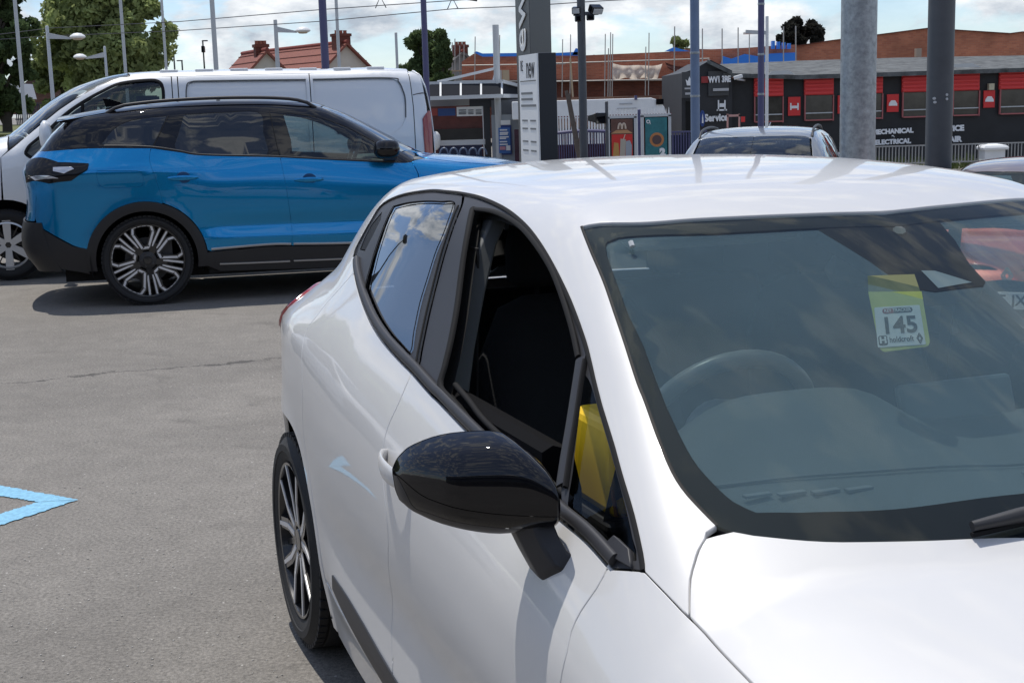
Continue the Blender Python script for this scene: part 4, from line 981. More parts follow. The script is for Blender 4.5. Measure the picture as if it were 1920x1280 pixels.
qtext('caption', 'KEY TRACKER', .115, 0, .39, WHITE, bold=.002, sx=.8, z=.0022); plate('logo_tile', rrect(.19, .24, .04, -.38, -.34), CQ, .0012, .0016, INK); qtext('logo_letter', 'H', .21, -.38, -.34, WHITE, bold=.01, z=.0022); qtext('dealer_name', 'holdcroft', .19, .01, -.34, INK, bold=.003, sx=.72)
dm = MB()
for s__ in (1.0, .6):
    q = [(.39, -.34+.13*s__), (.39+.06*s__, -.34), (.39, -.34-.13*s__), (.39-.06*s__, -.34)]
    for i in range(4): dm.bar(CQ(*q[i], .0018), CQ(*q[(i+1) % 4], .0018), .0012, .0006)
dm.build('diamond_mark', INK, kt)

# ---------------------------------------------------------------- blue SUV
BLUE = mat('blue_metallic_paint', (.0, .245, .56), .26, metal=.82, coat=.8, coat_rough=.015)
CLAD = mat('black_cladding', (.016, .016, .018), .5)
GL_P = glass('privacy_glass', (.05, .055, .06), 1.7, 1.3)
GL_S = glass('suv_front_glass', (.55, .66, .64), 1.6, 1.2)
SILV = mat('satin_silver', (.42, .43, .45), .32, metal=.9)
LAMPD = mat('smoked_lamp', (.010, .010, .012), .6, coat=.6, spec=.0)
LAMPC = mat('clear_lamp', (.55, .56, .60), .12, metal=.6, coat=1.0)
BS = Body(SUV)
YS = 4.4927-2*math.pi; _b = (math.sin(YS), math.cos(YS))
suv = thing('suv_car', 'metallic blue SUV with black roof and large two tone wheels parked side on', 'car', (-3.0731, 11.8651, 0), math.atan2(-_b[1], -_b[0]))
SBELT = [(-.83, 1.235), (-.53, 1.252), (-.31, 1.255), (.085, 1.242), (.305, 1.203), (.473, 1.172), (.96, 1.143), (1.09, 1.133), (1.795, 1.073), (2.105, 1.052)]
def sx(p): return XZ(BS, p)
def arc_s(cx, r, a0, a1, n=18): return ell(cx, .36, r, r, a0, a1, n)
RD = [(.0693, 1.165), (.080, 1.10), (.098, 1.04), (.118, .96), (.135, .89), (.148, .815)]
BG = [(1.0885, 1.135), (1.1184, .91), (1.1442, .64), (1.148, .53), (1.140, .425)]
belt_q = [p for p in SBELT if p[0] < .09]; belt_r = [(.085, 1.242), (.305, 1.203), (.473, 1.172), (.96, 1.143), (1.0885, 1.135)]; belt_f = [(1.0885, 1.135), (1.795, 1.073), (2.105, 1.052), (2.16, 1.06)]
quarter = sx(smooth_open(belt_q, .04))+sx(smooth_open([belt_q[-1]]+RD, .04))[1:]+sx(arc_s(0, .47, 72, 167))+sx([(-.50, .482), (-.56, .505), (-.70, .59), (-.83, .67), (-.86, .9), (-.86, 1.15)])
panel(BS, 'rear_quarter', quarter, BLUE, suv, mirror=True, ds=.05, holes=[sx([(-.33, 1.082), (-.03, 1.072), (.0, 1.06), (.015, 1.02), (.005, .96), (-.02, .945), (-.28, .945), (-.325, .97), (-.34, 1.05)])])
panel(BS, 'fuel_flap', sx([(-.33, 1.082), (-.03, 1.072), (.0, 1.06), (.015, 1.02), (.005, .96), (-.02, .945), (-.28, .945), (-.325, .97), (-.34, 1.05)]), BLUE, suv, ds=.05)
rdoor = sx(smooth_open(belt_r, .04))+sx(smooth_open(BG, .05))[1:]+sx([(.95, .432), (.50, .41), (.475, .42)])+sx(arc_s(0, .475, 6, 70))+sx(smooth_open(([belt_r[0]]+RD)[::-1], .04))
panel(BS, 'rear_door', rdoor, BLUE, suv, mirror=True, ds=.045)
fdoor = sx(smooth_open(belt_f, .04))+sx([(2.175, 1.03), (2.20, .96), (2.21, .7), (2.19, .42)])+sx([(1.65, .405), (1.145, .422)])+sx(smooth_open(BG[::-1], .05))
panel(BS, 'front_door', fdoor, BLUE, suv, mirror=True, ds=.045)
wing = sx([(2.165, 1.06), (2.3, 1.075)])+sx([(2.6, 1.03), (3.0, .985), (3.3, .92), (3.36, .7), (3.25, .5)])+sx(arc_s(2.667, .47, 15, 170))+sx([(2.195, .45), (2.215, .7), (2.205, .96), (2.18, 1.03)])
panel(BS, 'front_wing', wing, BLUE, suv, mirror=True, ds=.05)
bt = XZ(BS, [(2.30, 1.08), (2.6, 1.035), (3.0, .99), (3.3, .925)])
bnt = [(2.46, H_), (2.38, 1.2), (2.31, 1.0), (2.26, .80)]+bt+[(3.42, .75), (3.50, 1.1), (3.52, H_)]
panel(BS, 'bonnet', bnt, BLUE, suv, both=True, ds=.06)
# black greenhouse with roof
RW = [(.3575, 1.498), (.6722, 1.505), (.9518, 1.495), (.9718, 1.33), (.983, 1.160), (.731, 1.165), (.474, 1.188), (.278, 1.228), (.306, 1.35)]
FW = [(1.139, 1.485), (1.383, 1.452), (1.616, 1.373), (1.8165, 1.262), (1.925, 1.190), (2.00, 1.118), (2.04, 1.075), (1.797, 1.092), (1.493, 1.115), (1.215, 1.135), (1.185, 1.27)]
RQ = [(-.291, 1.285), (-.192, 1.40), (-.07, 1.46), (.10, 1.485), (.2238, 1.49), (.0994, 1.262)]
rw, fw_, rq = sx(smooth_open(RW+[RW[0]], .05))[:-1], sx(smooth_open(FW+[FW[0]], .05))[:-1], sx(smooth_open(RQ[:5], .04))+sx(RQ[5:])
ghouse = sx(smooth_open(SBELT+[(2.17, 1.062)], .05))+[(2.235, .72), (2.20, .78)]+sx([(2.10, 1.135), (1.95, 1.24), (1.80, 1.345), (1.62, 1.445), (1.48, 1.505)])+[(1.46, 1.05), (1.52, 1.3), (1.545, H_)]
ghouse = ghouse+[(-.60, H_), (-.60, 1.2), (-.63, 1.0)]+sx([(-.60, 1.42), (-.70, 1.33), (-.78, 1.26)])
# order: belt rear->front, A pillar back up, roof front edge to centre, centre line back to tail
panel(BS, 'roof_and_pillars', ghouse, GLOSSB, suv, both=False, ds=.05, holes=[rw, fw_, rq], mirror=True, gap=.0)
panel(BS, 'rear_door_glass', rw, GL_P, suv, off=-.004, ds=.08, lip=False, mirror=True, gap=0)
panel(BS, 'front_door_glass', fw_, GL_S, suv, off=-.004, ds=.08, lip=False, mirror=True, gap=0)
panel(BS, 'rear_quarter_glass', rq, GL_P, suv, off=-.004, ds=.08, lip=False, mirror=True, gap=0)
wsS = sx([(2.095, 1.14), (1.95, 1.245), (1.80, 1.35), (1.62, 1.45), (1.48, 1.51)])+[(1.47, 1.05), (1.53, 1.3), (1.555, H_), (2.40, H_), (2.32, 1.2), (2.25, 1.0), (2.21, .83)]
panel(BS, 'windscreen', wsS, GL_S, suv, both=False, mirror=True, ds=.08, off=-.003, lip=False, gap=.002)
ribbon(BS, 'window_strip', sx([(-.27, 1.272), (.09, 1.252), (.30, 1.215), (.473, 1.180), (.98, 1.150), (1.5, 1.105), (2.03, 1.062)]), .012, .004, SATIN, suv, mirror=True)
ribbon(BS, 'pillar_joint', sx([(.236, 1.49), (.1025, 1.25)]), .006, .001, RUBBER, suv, mirror=True)
ribbon(BS, 'pillar_joint', sx([(1.034, 1.50), (1.0835, 1.142)]), .006, .001, RUBBER, suv, mirror=True)
for s_ in (-1, 1):          # roof rails
    rl = MB(); pts = []
    for x in np.linspace(-.25, 1.42, 24):
        y = .575; z = float(BS.top(np.array(x), np.array(y))); e = min(1, (x+.25)/.15, (1.42-x)/.18); pts.append((x, s_*(y+.02), z-.012+.045*max(0, e)**.5))
    rl.tube(pts, .014, 8); rl.build('roof_rail', SATIN, suv, sharp=50)
# tail: lamps, spoiler, bumper
panel(BS, 'tail_panel', [(-.74, .70), (.74, .70), (.80, 1.15), (.66, 1.24), (-.66, 1.24), (-.80, 1.15)], BLUE, suv, end=-1, ds=.07)
panel(BS, 'rear_window', [(-.62, 1.24), (.62, 1.24), (.50, 1.47), (0, 1.50), (-.50, 1.47)], GL_P, suv, end=-1, ds=.08, lip=False)
TLp = [(-.88, 1.15), (-.62, 1.152), (-.39, 1.137), (-.405, 1.095), (-.53, 1.012), (-.70, .995), (-.88, 1.0)]
panel(BS, 'tail_lamp', sx(TLp), LAMPD, suv, mirror=True, off=.012, ds=.05)
panel(BS, 'tail_lamp_lens', sx([(-.66, 1.112), (-.52, 1.112), (-.50, 1.098), (-.58, 1.068), (-.66, 1.085)]), LAMPC, suv, mirror=True, off=.018, ds=.05)
panel(BS, 'tail_lamp_lens', sx([(-.84, 1.05), (-.70, 1.06), (-.62, 1.035), (-.80, 1.02)]), LAMPC, suv, mirror=True, off=.018, ds=.05)
sp = MB(); pr = [(-.42, 1.545), (-.20, 1.580), (-.22, 1.535), (-.45, 1.49), (-.655, 1.497), (-.66, 1.505)]
sp.loft([[(x+.05*abs(y), y, z-.10*y*y) for x, z in pr] for y in np.linspace(-.60, .60, 13)]); sp.build('spoiler', GLOSSB, suv, sharp=35)
bmp = sx([(-.455, .475), (-.56, .497), (-.70, .58), (-.83, .66), (-.87, .6), (-.90, .48), (-.80, .36), (-.44, .27)])+sx(arc_s(0, .46, 190, 168, 6))
panel(BS, 'rear_bumper', bmp, CLAD, suv, mirror=True, ds=.05, off=.006)
panel(BS, 'rear_bumper_centre', [(-.80, .30), (.80, .30), (.78, .69), (-.78, .69)], CLAD, suv, end=-1, ds=.07, off=.012)
# wheel-arch and sill cladding
for cx in (0, 2.667):
    a_o, a_i = arc_s(cx, .47, -8, 188, 30), arc_s(cx, .395, 190, -10, 30)
    panel(BS, 'arch_cladding', sx(a_o)+sx(a_i), CLAD, suv, mirror=True, off=.010, ds=.03, depth=.03)
panel(BS, 'sill_cladding', sx([(.47, .405), (.95, .425), (1.14, .418), (1.65, .40), (2.20, .41), (2.20, .235), (1.45, .225), (.56, .245), (.45, .30)]), CLAD, suv, mirror=True, off=.010, ds=.05)
ribbon(BS, 'sill_strip', sx([(.56, .305), (.9, .30), (1.12, .298)]), .018, .018, SILV, suv, mirror=True)
ribbon(BS, 'sill_strip', sx([(1.15, .300), (1.6, .295), (2.15, .295)]), .018, .018, SILV, suv, mirror=True)
ribbon(BS, 'door_lower_trim', sx([(.50, .425), (.95, .442), (1.135, .436)]), .022, .008, SILV, suv, mirror=True)
ribbon(BS, 'door_lower_trim', sx([(1.155, .436), (1.65, .42), (2.19, .43)]), .022, .008, SILV, suv, mirror=True)
for x0, z0 in ((.20, 1.005), (1.19, .952)):
    for s_ in (-1, 1):
        hb = MB(); rings = []
        for k in range(13):
            t = k/12; x = x0+.235*t; z = z0; yb = float(BS.w(np.array(x), np.array(z))); bow = math.sin(math.pi*t)**.5
            rings.append([(x, s_*(yb+.030*bow+.006*math.cos(a)), z+(.010+.010*math.sin(math.pi*t))*math.sin(a)) for a in np.linspace(0, 2*math.pi, 10, endpoint=False)])
        hb.loft(rings); hb.build('door_handle', BLUE, suv, sharp=50)
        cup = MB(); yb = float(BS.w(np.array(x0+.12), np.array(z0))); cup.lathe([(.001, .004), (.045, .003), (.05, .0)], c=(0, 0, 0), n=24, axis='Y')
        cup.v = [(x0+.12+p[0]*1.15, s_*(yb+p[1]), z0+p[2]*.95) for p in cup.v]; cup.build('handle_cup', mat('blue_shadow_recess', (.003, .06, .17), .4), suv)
for s_ in (-1, 1):          # door mirrors
    mm = MB(); rr = []
    for y, h, dx, z in ((.90, .02, .03, 1.155), (.925, .055, .075, 1.165), (.98, .074, .105, 1.172), (1.04, .072, .10, 1.175), (1.075, .045, .07, 1.175), (1.085, .012, .03, 1.175)):
        rr.append([(1.935+dx*math.copysign(abs(math.cos(a))**.7, math.cos(a)), s_*y, z+h*math.copysign(abs(math.sin(a))**.7, math.sin(a))) for a in np.linspace(0, 2*math.pi, 18, endpoint=False)])
    mm.loft(rr); mo = mm.build('door_mirror', GLOSSB, suv, sharp=60)
    ml = MB(); ml.loft([[(1.97+dx, s_*y, z) for dx in (-.05, .05)]+[(1.97+dx, s_*y, z-.03) for dx in (.05, -.05)] for y, z in ((.83, 1.10), (.90, 1.11), (.97, 1.125))]); ml.build('mirror_arm', SATIN, mo, sharp=40)
innS = sx([(2.2, 1.06), (2.25, .9), (2.25, .24), (.48, .24)])+sx(arc_s(0, .44, -8, 186))+sx([(-.85, .35), (-.86, .9), (-.80, 1.2), (-.60, 1.42)])+[(-.58, 1.2), (-.56, H_), (1.50, H_), (1.42, 1.1)]+sx([(1.62, 1.43), (1.80, 1.33), (1.95, 1.22), (2.10, 1.11)])
panel(BS, 'inner_skin', innS, UNDER, suv, mirror=True, holes=[rw, fw_, rq], off=-.03, ds=.08, gap=0, lip=False)
un = MB(); un.box((1.3, 0, .25), (3.9, 1.36, .10)); un.box((1.35, 0, .27), (1.75, 1.70, .08)); un.box((3.05, 0, .55), (.9, 1.2, .7)); un.build('floor_pan', UNDER, suv)
for xw in (0, 2.667):
    for s_ in (-1, 1):
        lb = MB(); prf = [(xw+.44*math.cos(R(a)), .36+.44*math.sin(R(a))) for a in np.linspace(-15, 195, 24)]
        lb.loft([[(x, s_*.88, z) for x, z in prf], [(x, s_*.60, z) for x, z in prf]], closed=False, caps=False); lb.add([(x, s_*.60, z) for x, z in prf], [tuple(range(24))]); lb.build('wheel_arch_liner', UNDER, suv)
        wheel(suv, (xw, s_*.885, .36), .36, .290, .235, s_, 'suv', WH_MATS)
for y in (-.38, .38):
    sb = MB(); sb.loft([[(1.05+dx*math.cos(a)+ox, y+wy*math.sin(a), z) for a in np.linspace(0, 2*math.pi, 14, endpoint=False)] for z, wy, dx, ox in ((.6, .24, .09, .05), (.9, .25, .09, 0), (1.12, .22, .08, -.06), (1.2, .10, .04, -.08), (1.23, .13, .05, -.10), (1.36, .13, .05, -.11), (1.40, .08, .03, -.11))])
    sb.build('front_seat', CLOTH, suv, sharp=60)
sw = MB(); C0 = Vector((1.72, -.38, 1.10)); sw.tube([C0+Vector((.07*math.sin(a), .18*math.cos(a), .165*math.sin(a))) for a in np.linspace(0, 2*math.pi, 30)], .016, 8, caps=False); sw.build('steering_wheel', PLAST, suv)
db = MB(); db.box((2.05, 0, .98), (.5, 1.5, .22)); db.build('dashboard', PLAST, suv, bevel=.05)
fin = MB(); fin.loft([[(-.28, -.006, 1.575), (-.10, -.006, 1.59), (-.10, .006, 1.59), (-.28, .006, 1.575)], [(-.30, -.004, 1.645), (-.25, -.004, 1.64), (-.25, .004, 1.64), (-.30, .004, 1.645)]]); fin.build('aerial_fin', GLOSSB, suv)

# ---------------------------------------------------------------- silver van behind it
VSIL = mat('silver_white_paint', (.78, .79, .80), .38, metal=.15, coat=1.0, coat_rough=.03)
BV = Body(VAN)
van = thing('panel_van', 'pale silver panel van with ribbed roof parked behind the blue SUV', 'van', (-1.86, 14.52, 0), math.atan2(-.217, -.976))
def vx(p): return XZ(BV, p)
VW = [(2.775, 1.29), (2.629, 1.405), (2.477, 1.535), (2.313, 1.64), (2.15, 1.725), (1.98, 1.795), (1.736, 1.82), (1.63, 1.805), (1.593, 1.73), (1.60, 1.5), (1.60, 1.25), (1.75, 1.16), (2.4, 1.12), (2.82, 1.14), (2.85, 1.22)]
vw = vx(smooth_open(VW+[VW[0]], .05))[:-1]
P1 = [(1.385, 1.20), (1.385, 1.63), (1.375, 1.745), (1.33, 1.795), (1.12, 1.80), (.25, 1.79), (.245, 1.1), (.30, .98), (1.30, .98), (1.37, 1.05)]
P2 = [(.18, 1.79), (-.57, 1.785), (-.65, 1.75), (-.69, 1.66), (-.707, 1.57), (-.70, 1.40), (-.66, 1.32), (-.55, 1.24), (-.40, 1.16), (.05, 1.10), (.175, 1.14)]
p1, p2 = vx(P1), vx(P2)
top_z = 1.845
def vpan(nm, poly, holes=(), **k): return panel(BV, nm, poly, VSIL, van, holes=holes, mirror=True, ds=.08, gap=.003, **k)
cab = vx([(1.512, 1.85), (1.508, 1.2), (1.50, .45), (2.62, .45)])+vx(ell(3.098, .33, .43, .43, 168, 90, 8))+vx([(3.09, 1.15), (2.90, 1.30), (2.73, 1.43), (2.55, 1.565), (2.40, 1.66), (2.2, 1.765), (2.05, 1.83), (1.9, 1.855)])
vpan('cab_side', cab, [vw]); panel(BV, 'cab_window', vw, glass('van_glass', (.45, .52, .50), 1.6, 1.2), van, mirror=True, off=-.005, ds=.1, lip=False, gap=0)
ribbon(BV, 'window_seal', vw+[vw[0]], .03, .004, RUBBER, van, mirror=True)
ribbon(BV, 'quarter_bar', vx([(2.33, 1.64), (2.35, 1.15)]), .03, .006, RUBBER, van, mirror=True)
vpan('pillar_panel', vx([(1.506, 1.85), (1.50, .45), (1.452, .45), (1.456, 1.85)]))
vpan('sliding_door', vx([(1.450, 1.85), (1.446, .42), (.218, .42), (.214, 1.85)]), [p1]); vpan('load_side', vx([(.208, 1.85), (.212, .42), (.42, .40)])+vx(ell(0, .33, .42, .42, 10, 170, 14))+vx([(-.76, .42), (-.779, 1.09), (-.78, 1.5), (-.757, 1.85)]), [p2])
for nm, pl in (('pressed_panel', p1), ('pressed_panel', p2)): panel(BV, nm, pl, VSIL, van, mirror=True, off=-.016, ds=.1, gap=-.004, lip=False)
GRV = mat('groove_shadow', (.10, .105, .11), .6)  # dark grey ribbon paints the shadow line along the pressed panels
ribbon(BV, 'panel_shadow_line', p1[1:6], .012, .002, GRV, van, mirror=True); ribbon(BV, 'panel_shadow_line', p2[:6], .012, .002, GRV, van, mirror=True)
rt = BV.sth(np.array([-.757, 0, 1.5, 2.0]), np.array([1.852]*4)); 
vroof = vx([(-.76, 1.852), (0, 1.852), (1.5, 1.852), (1.88, 1.857)])+[(1.93, 1.25), (1.95, H_)]+[(-.82, H_), (-.80, 1.25)]
panel(BV, 'roof_panel', vroof, VSIL, van, mirror=True, ds=.08, gap=0)
for k in range(7):
    rbm = MB(); x = -.45+k*.33; rbm.box((x, 0, float(BV.roof(np.array(x)))-.022), (.17, 1.46, .03)); rbm.build('roof_rib', VSIL, van, bevel=.008)
vrear = vx([(-.763, 1.85), (-.786, 1.5), (-.785, 1.09), (-.77, .45), (-.9, .45), (-.93, 1.0), (-.92, 1.5), (-.88, 1.8)])+[(-.86, 1.2), (-.83, H_-.0)][:0]
vpan('rear_corner', vrear, [])
panel(BV, 'rear_doors', [(-.86, .45), (.86, .45), (.80, 1.78), (.70, 1.86), (-.70, 1.86), (-.80, 1.78)], VSIL, van, end=-1, ds=.1)
panel(BV, 'tail_lamp', vx([(-.865, 1.38), (-.93, 1.46), (-.955, 1.45), (-.95, 1.02), (-.87, 1.0)]), REDL, van, mirror=True, off=.012, ds=.06)
ribbon(BV, 'corner_joint', vx([(-.785, 1.615), (-.93, 1.62)]), .008, .001, RUBBER, van, mirror=True)
vws = vx([(1.9, 1.862), (2.05, 1.837), (2.2, 1.772), (2.40, 1.667), (2.55, 1.572), (2.73, 1.437), (2.90, 1.307), (3.02, 1.22)])+[(3.05, .62), (3.10, 1.0), (3.15, H_)]+[(1.96, H_), (1.94, 1.25)]
panel(BV, 'windscreen', vws, glass('van_glass', (.45, .52, .50), 1.6, 1.2), van, mirror=True, ds=.1, lip=False, gap=.004)
vb = vx([(3.03, 1.215), (3.095, 1.145)])+vx(ell(3.098, .33, .43, .43, 88, 25, 8))+vx([(3.6, .55), (3.72, .75), (3.72, 1.02)])+[(3.80, .75), (3.83, H_), (3.16, H_), (3.11, 1.0), (3.06, .62)]
panel(BV, 'bonnet_and_wing', vb, VSIL, van, mirror=True, ds=.08)
panel(BV, 'front_bumper', [(-.80, .30), (.80, .30), (.80, .95), (-.80, .95)], mat('grey_bumper', (.05, .05, .053), .5), van, end=1, ds=.1)
panel(BV, 'sill', vx([(.44, .41), (2.60, .41), (2.60, .28), (.44, .28)]), CLAD, van, mirror=True, ds=.1)
panel(BV, 'inner_skin', vx([(2.85, 1.12), (2.62, .5), (2.6, .3), (.44, .3)])+vx(ell(0, .33, .44, .44, 5, 175, 10))+vx([(-.85, .4), (-.86, 1.7)])+[(-.8, H_), (1.85, H_)]+vx([(1.95, 1.80), (2.4, 1.62), (2.72, 1.38)]), UNDER, van, mirror=True, holes=[vw], off=-.05, ds=.12, gap=0, lip=False)
un = MB(); un.box((1.5, 0, .30), (4.6, 1.5, .12)); un.box((1.45, 0, .95), (.04, 1.6, 1.2)); un.box((3.3, 0, .6), (.7, 1.3, .5)); un.build('floor_pan', UNDER, van)
for xw in (0, 3.098):
    for s_ in (-1, 1):
        lb = MB(); prf = [(xw+.43*math.cos(R(a)), .33+.43*math.sin(R(a))) for a in np.linspace(-15, 195, 20)]
        lb.loft([[(x, s_*.93, z) for x, z in prf], [(x, s_*.62, z) for x, z in prf]], closed=False, caps=False); lb.add([(x, s_*.62, z) for x, z in prf], [tuple(range(20))]); lb.build('wheel_arch_liner', UNDER, van)
        wheel(van, (xw, s_*.90, .335), .335, .225, .215, s_, 'cap', (TYRE, RIMD, mat('silver_wheel_trim', (.62, .63, .64), .35, metal=.6), BRAKE))
for s_ in (-1, 1):
    mm = MB(); mm.loft([[(2.66+dx*math.cos(a), s_*y, 1.33+h*math.sin(a)) for a in np.linspace(0, 2*math.pi, 14, endpoint=False)] for y, h, dx in ((.98, .04, .03), (1.0, .13, .05), (1.10, .15, .06), (1.16, .13, .05), (1.18, .04, .02))]); mo = mm.build('door_mirror', VSIL, van, sharp=60)
    ml = MB(); ml.box((2.66, s_*.96, 1.24), (.06, .12, .05)); ml.build('mirror_arm', SATIN, mo)
    st = MB(); st.loft([[(1.85+ox+.10*math.cos(a), s_*.45+wy*math.sin(a), z) for a in np.linspace(0, 2*math.pi, 12, endpoint=False)] for z, wy, ox in ((.9, .25, 0), (1.35, .24, -.05), (1.5, .12, -.08), (1.52, .14, -.09), (1.68, .12, -.09))]); st.build('cab_seat', CLOTH, van, sharp=60)

# ---------------------------------------------------------------- further cars
def recolour(o, table):
    for s in o.material_slots:
        if s.material in table:
            m = table[s.material]; s.link = 'OBJECT'; s.material = m
    for c in o.children: recolour(c, table)
def car_copy(src, label, loc, yaw, table, name=None, group=None):
    c = copy_tree(src); c['label'] = label
    if name: c.name = name
    c.location = loc; b = (math.sin(yaw), math.cos(yaw)); c.rotation_euler = (0, 0, math.atan2(-b[1], -b[0])); recolour(c, table)
    if group: c['group'] = group
    return c
SILVP = mat('silver_car_paint', (.22, .235, .25), .36, metal=.5, coat=1.0)
ORAN = mat('orange_car_paint', (.62, .085, .028), .4, metal=.15, coat=1.0)
grey = car_copy(suv, 'silver SUV with roof rails facing us behind the white hatchback roof', (3.05, 16.3, -.45), .28, {BLUE: SILVP, GLOSSB: SILVP})
orange = car_copy(hatch, 'orange hatchback with white number plate seen through the windscreen of the white hatchback', (4.70, 12.1, -.42), .44, {PAINT_W: ORAN})
for c in list(orange.children):
    if c.name.startswith('body_shell'): recolour(c, {ORAN: mat('mauve_sky_reflection', (.13, .105, .11), .35, coat=1.0)})  # shell toned mauve, standing in for sky reflected on the roof
    if c.name.startswith(('grille', 'headlamp')): bpy.data.objects.remove(c)
panel(BC, 'grille', [(-.62, .45), (.62, .45), (.66, .60), (.30, .655), (0, .69), (-.30, .655), (-.66, .60)], GLOSSB, orange, end=1, off=.006, ds=.06)
panel(BC, 'lower_intake', [(-.60, .27), (.60, .27), (.64, .40), (-.64, .40)], GLOSSB, orange, end=1, off=.006, ds=.06)
pl = MB(); npX = float(BC.pte(np.array([0.0]), np.array([.56]), 1)[0][0])+.03
pl.box((npX, 0, 0.565), (.01, .52, .112)); pl.build('number_plate', mat('plate_white', (.82, .82, .80), .4), orange, bevel=.003)
PMX = Matrix.Translation((npX+.0062, .06, 0.565)) @ Matrix.Rotation(R(90), 4, 'Z') @ Matrix.Rotation(R(90), 4, 'X')
text('plate_characters', '25 JXX', .098, PMX, INK, orange, bold=.002, ext=.0005)
lg = MB(); lx = float(BC.pte(np.array([0.0]), np.array([.70]), 1)[0][0])+.02
for s__ in (1.0, .55):
    q = [(0, .055*s__), (.036*s__, 0), (0, -.055*s__), (-.036*s__, 0)]
    for i in range(4): lg.bar((lx-.005, q[i][0], 0.715+q[i][1]), (lx-.005, q[(i+1) % 4][0], 0.715+q[(i+1) % 4][1]), .010, .012)
lg.build('diamond_badge', CHROME, orange)

# yellow case on the driver's seat, seen through the quarter light
YEL = mat('yellow_plastic', (.92, .58, .01), .5); bpy.context.view_layer.update(); HM = hatch.matrix_world.copy()
ycase = thing('yellow_case', 'bright yellow case with black base behind the quarter light of the white hatchback', 'case')
ycase.matrix_world = HM @ Matrix.Translation((1.645, -.585, .50))
yb = MB(); yb.box((0, 0, .405), (.17, .08, .17)); yb.build('case_body', YEL, ycase, bevel=.02, seg=3)
yb = MB(); yb.box((0, 0, .16), (.19, .10, .32)); yb.build('case_base', mat('black_case_plastic', (.012, .012, .013), .4), ycase, bevel=.015, seg=3)
yb = MB(); yb.tube([(.086, -.03, .33), (.091, -.04, .38), (.091, .0, .41), (.091, .035, .38), (.086, .03, .33)], .004, 6); yb.build('carry_loop', mat('brown_loop', (.25, .09, .03), .6), ycase)

# ---------------------------------------------------------------- street furniture and buildings behind
GALV = mat('galvanised_steel', (.33, .36, .38), .45, metal=.55, vary=.30, scale=26, bump=.1, bscale=30)
DKGREY = mat('dark_grey_coat', (.075, .082, .092), .5, vary=.12, scale=6)
PURP = mat('purple_grey_paint', (.075, .075, .17), .45)
BLUGR = mat('blue_grey_paint', (.14, .20, .32), .45, vary=.1, scale=5)
PALEP = mat('pale_grey_paint', (.50, .52, .53), .5)
WHITEP = mat('white_paint', (.74, .75, .75), .5, vary=.06, scale=4)
CHARC = mat('charcoal_panel', (.016, .020, .027), .4)
BLACKW = mat('black_painted_wall', (.014, .015, .018), .6, vary=.35, scale=1.5, bump=.3, bscale=4)
REDP = mat('red_shutter_paint', (.72, .05, .05), .5)
PINKF = mat('faded_red_frame', (.40, .12, .12), .6)
WIN = mat('dim_window', (.05, .047, .04), .08, spec=.6, vary=.4, scale=3)
BRICK = brickmat('red_brick', (.46, .15, .08), (.36, .11, .06), (.38, .26, .20), 4.5)
BRICKD = brickmat('dark_red_brick', (.17, .05, .03), (.12, .036, .024), (.12, .08, .06), 4.5)
BRICKR = brickmat('rough_brown_brick', (.32, .17, .10), (.22, .09, .06), (.36, .30, .24), 3.0)
SLATE = mat('weathered_sheet_roof', (.085, .09, .09), .8, vary=.7, scale=3.2, bump=.6, bscale=5)
TILE = mat('red_roof_tile', (.23, .075, .05), .75, vary=.2, scale=8)
CREAM = mat('cream_render', (.62, .58, .49), .85, vary=.06, scale=2)
TARP = mat('blue_tarpaulin', (.03, .22, .75), .45)
SHEET = mat('off_white_sheet', (.84, .78, .70), .9, vary=.1, scale=3)
SCAF = mat('scaffold_tube', (.42, .40, .37), .5, metal=.4)
TEXTW = mat('white_lettering', (.80, .81, .82), .5)
def bz(p, g=None): return float(gz(p.x, p.y)) if g is None else g

def post(name, label, cat, u, v, D, wpx, m, vtop=None, h=None, group=None, taper=1.0, n=12, z0=None, sub=None, collar=False):
    """vertical pole through photo pixel (u, v) at distance D; top at row vtop or height h"""
    p = at(u, v, D); z0 = bz(p) if z0 is None else z0
    zt = at(u, vtop, D).z if vtop is not None else z0+h
    t = thing(name, label, cat, (p.x, p.y, z0), 0, group); r = wpx*px(D)/2; H = zt-z0
    mb = MB(); mb.lathe([(r*1.0, 0), (r, H*.3), (r*(1+taper)/2, H*.6), (r*taper, H-.01), (r*taper*.6, H)], n=n); mb.build('pole', m, t, sharp=40)
    b = MB(); b.lathe([(r*2.0, 0), (r*2.0, .02), (r*1.15, .03), (r*1.1, .12)], n=n); b.build('base_plate', m, t, sharp=40)
    if collar:
        for zc in (H*.22, H*.30, H*.40):
            c = MB(); c.lathe([(r*1.04, zc-.02), (r*1.08, zc-.012), (r*1.08, zc+.012), (r*1.04, zc+.02)], n=n, caps=False); c.build('band', GALV, t)
    return t, H, r
# the two stout posts that carry the canopy over the yard on the right
post('canopy_post', 'thick mottled galvanised steel post rising behind the white hatchback roof', 'post', 1608, 240, 10.5, 65, GALV, h=5.5, n=40, z0=-.45)
tp, Hp, rp = post('canopy_post', 'thick dark grey painted post right of the galvanised one', 'post', 1760, 260, 12.0, 48, DKGREY, h=5.5, n=40, z0=-.45)
for (du, dv) in ((-14, 185), (-13, 192), (8, 178), (8, 186)):
    q = at(1760+du, dv, 12.0); b = MB(); b.lathe([(.001, 0), (.012, 0), (.012, .01), (.001, .012)], n=8, axis='Y'); b.v = [(x+q.x-tp.location.x, -math.sqrt(max(rp*rp-(x+q.x-tp.location.x)**2, 0))-y*.5, z+q.z+.45) for x, y, z in b.v]; b.build('bolt', PALEP, tp)
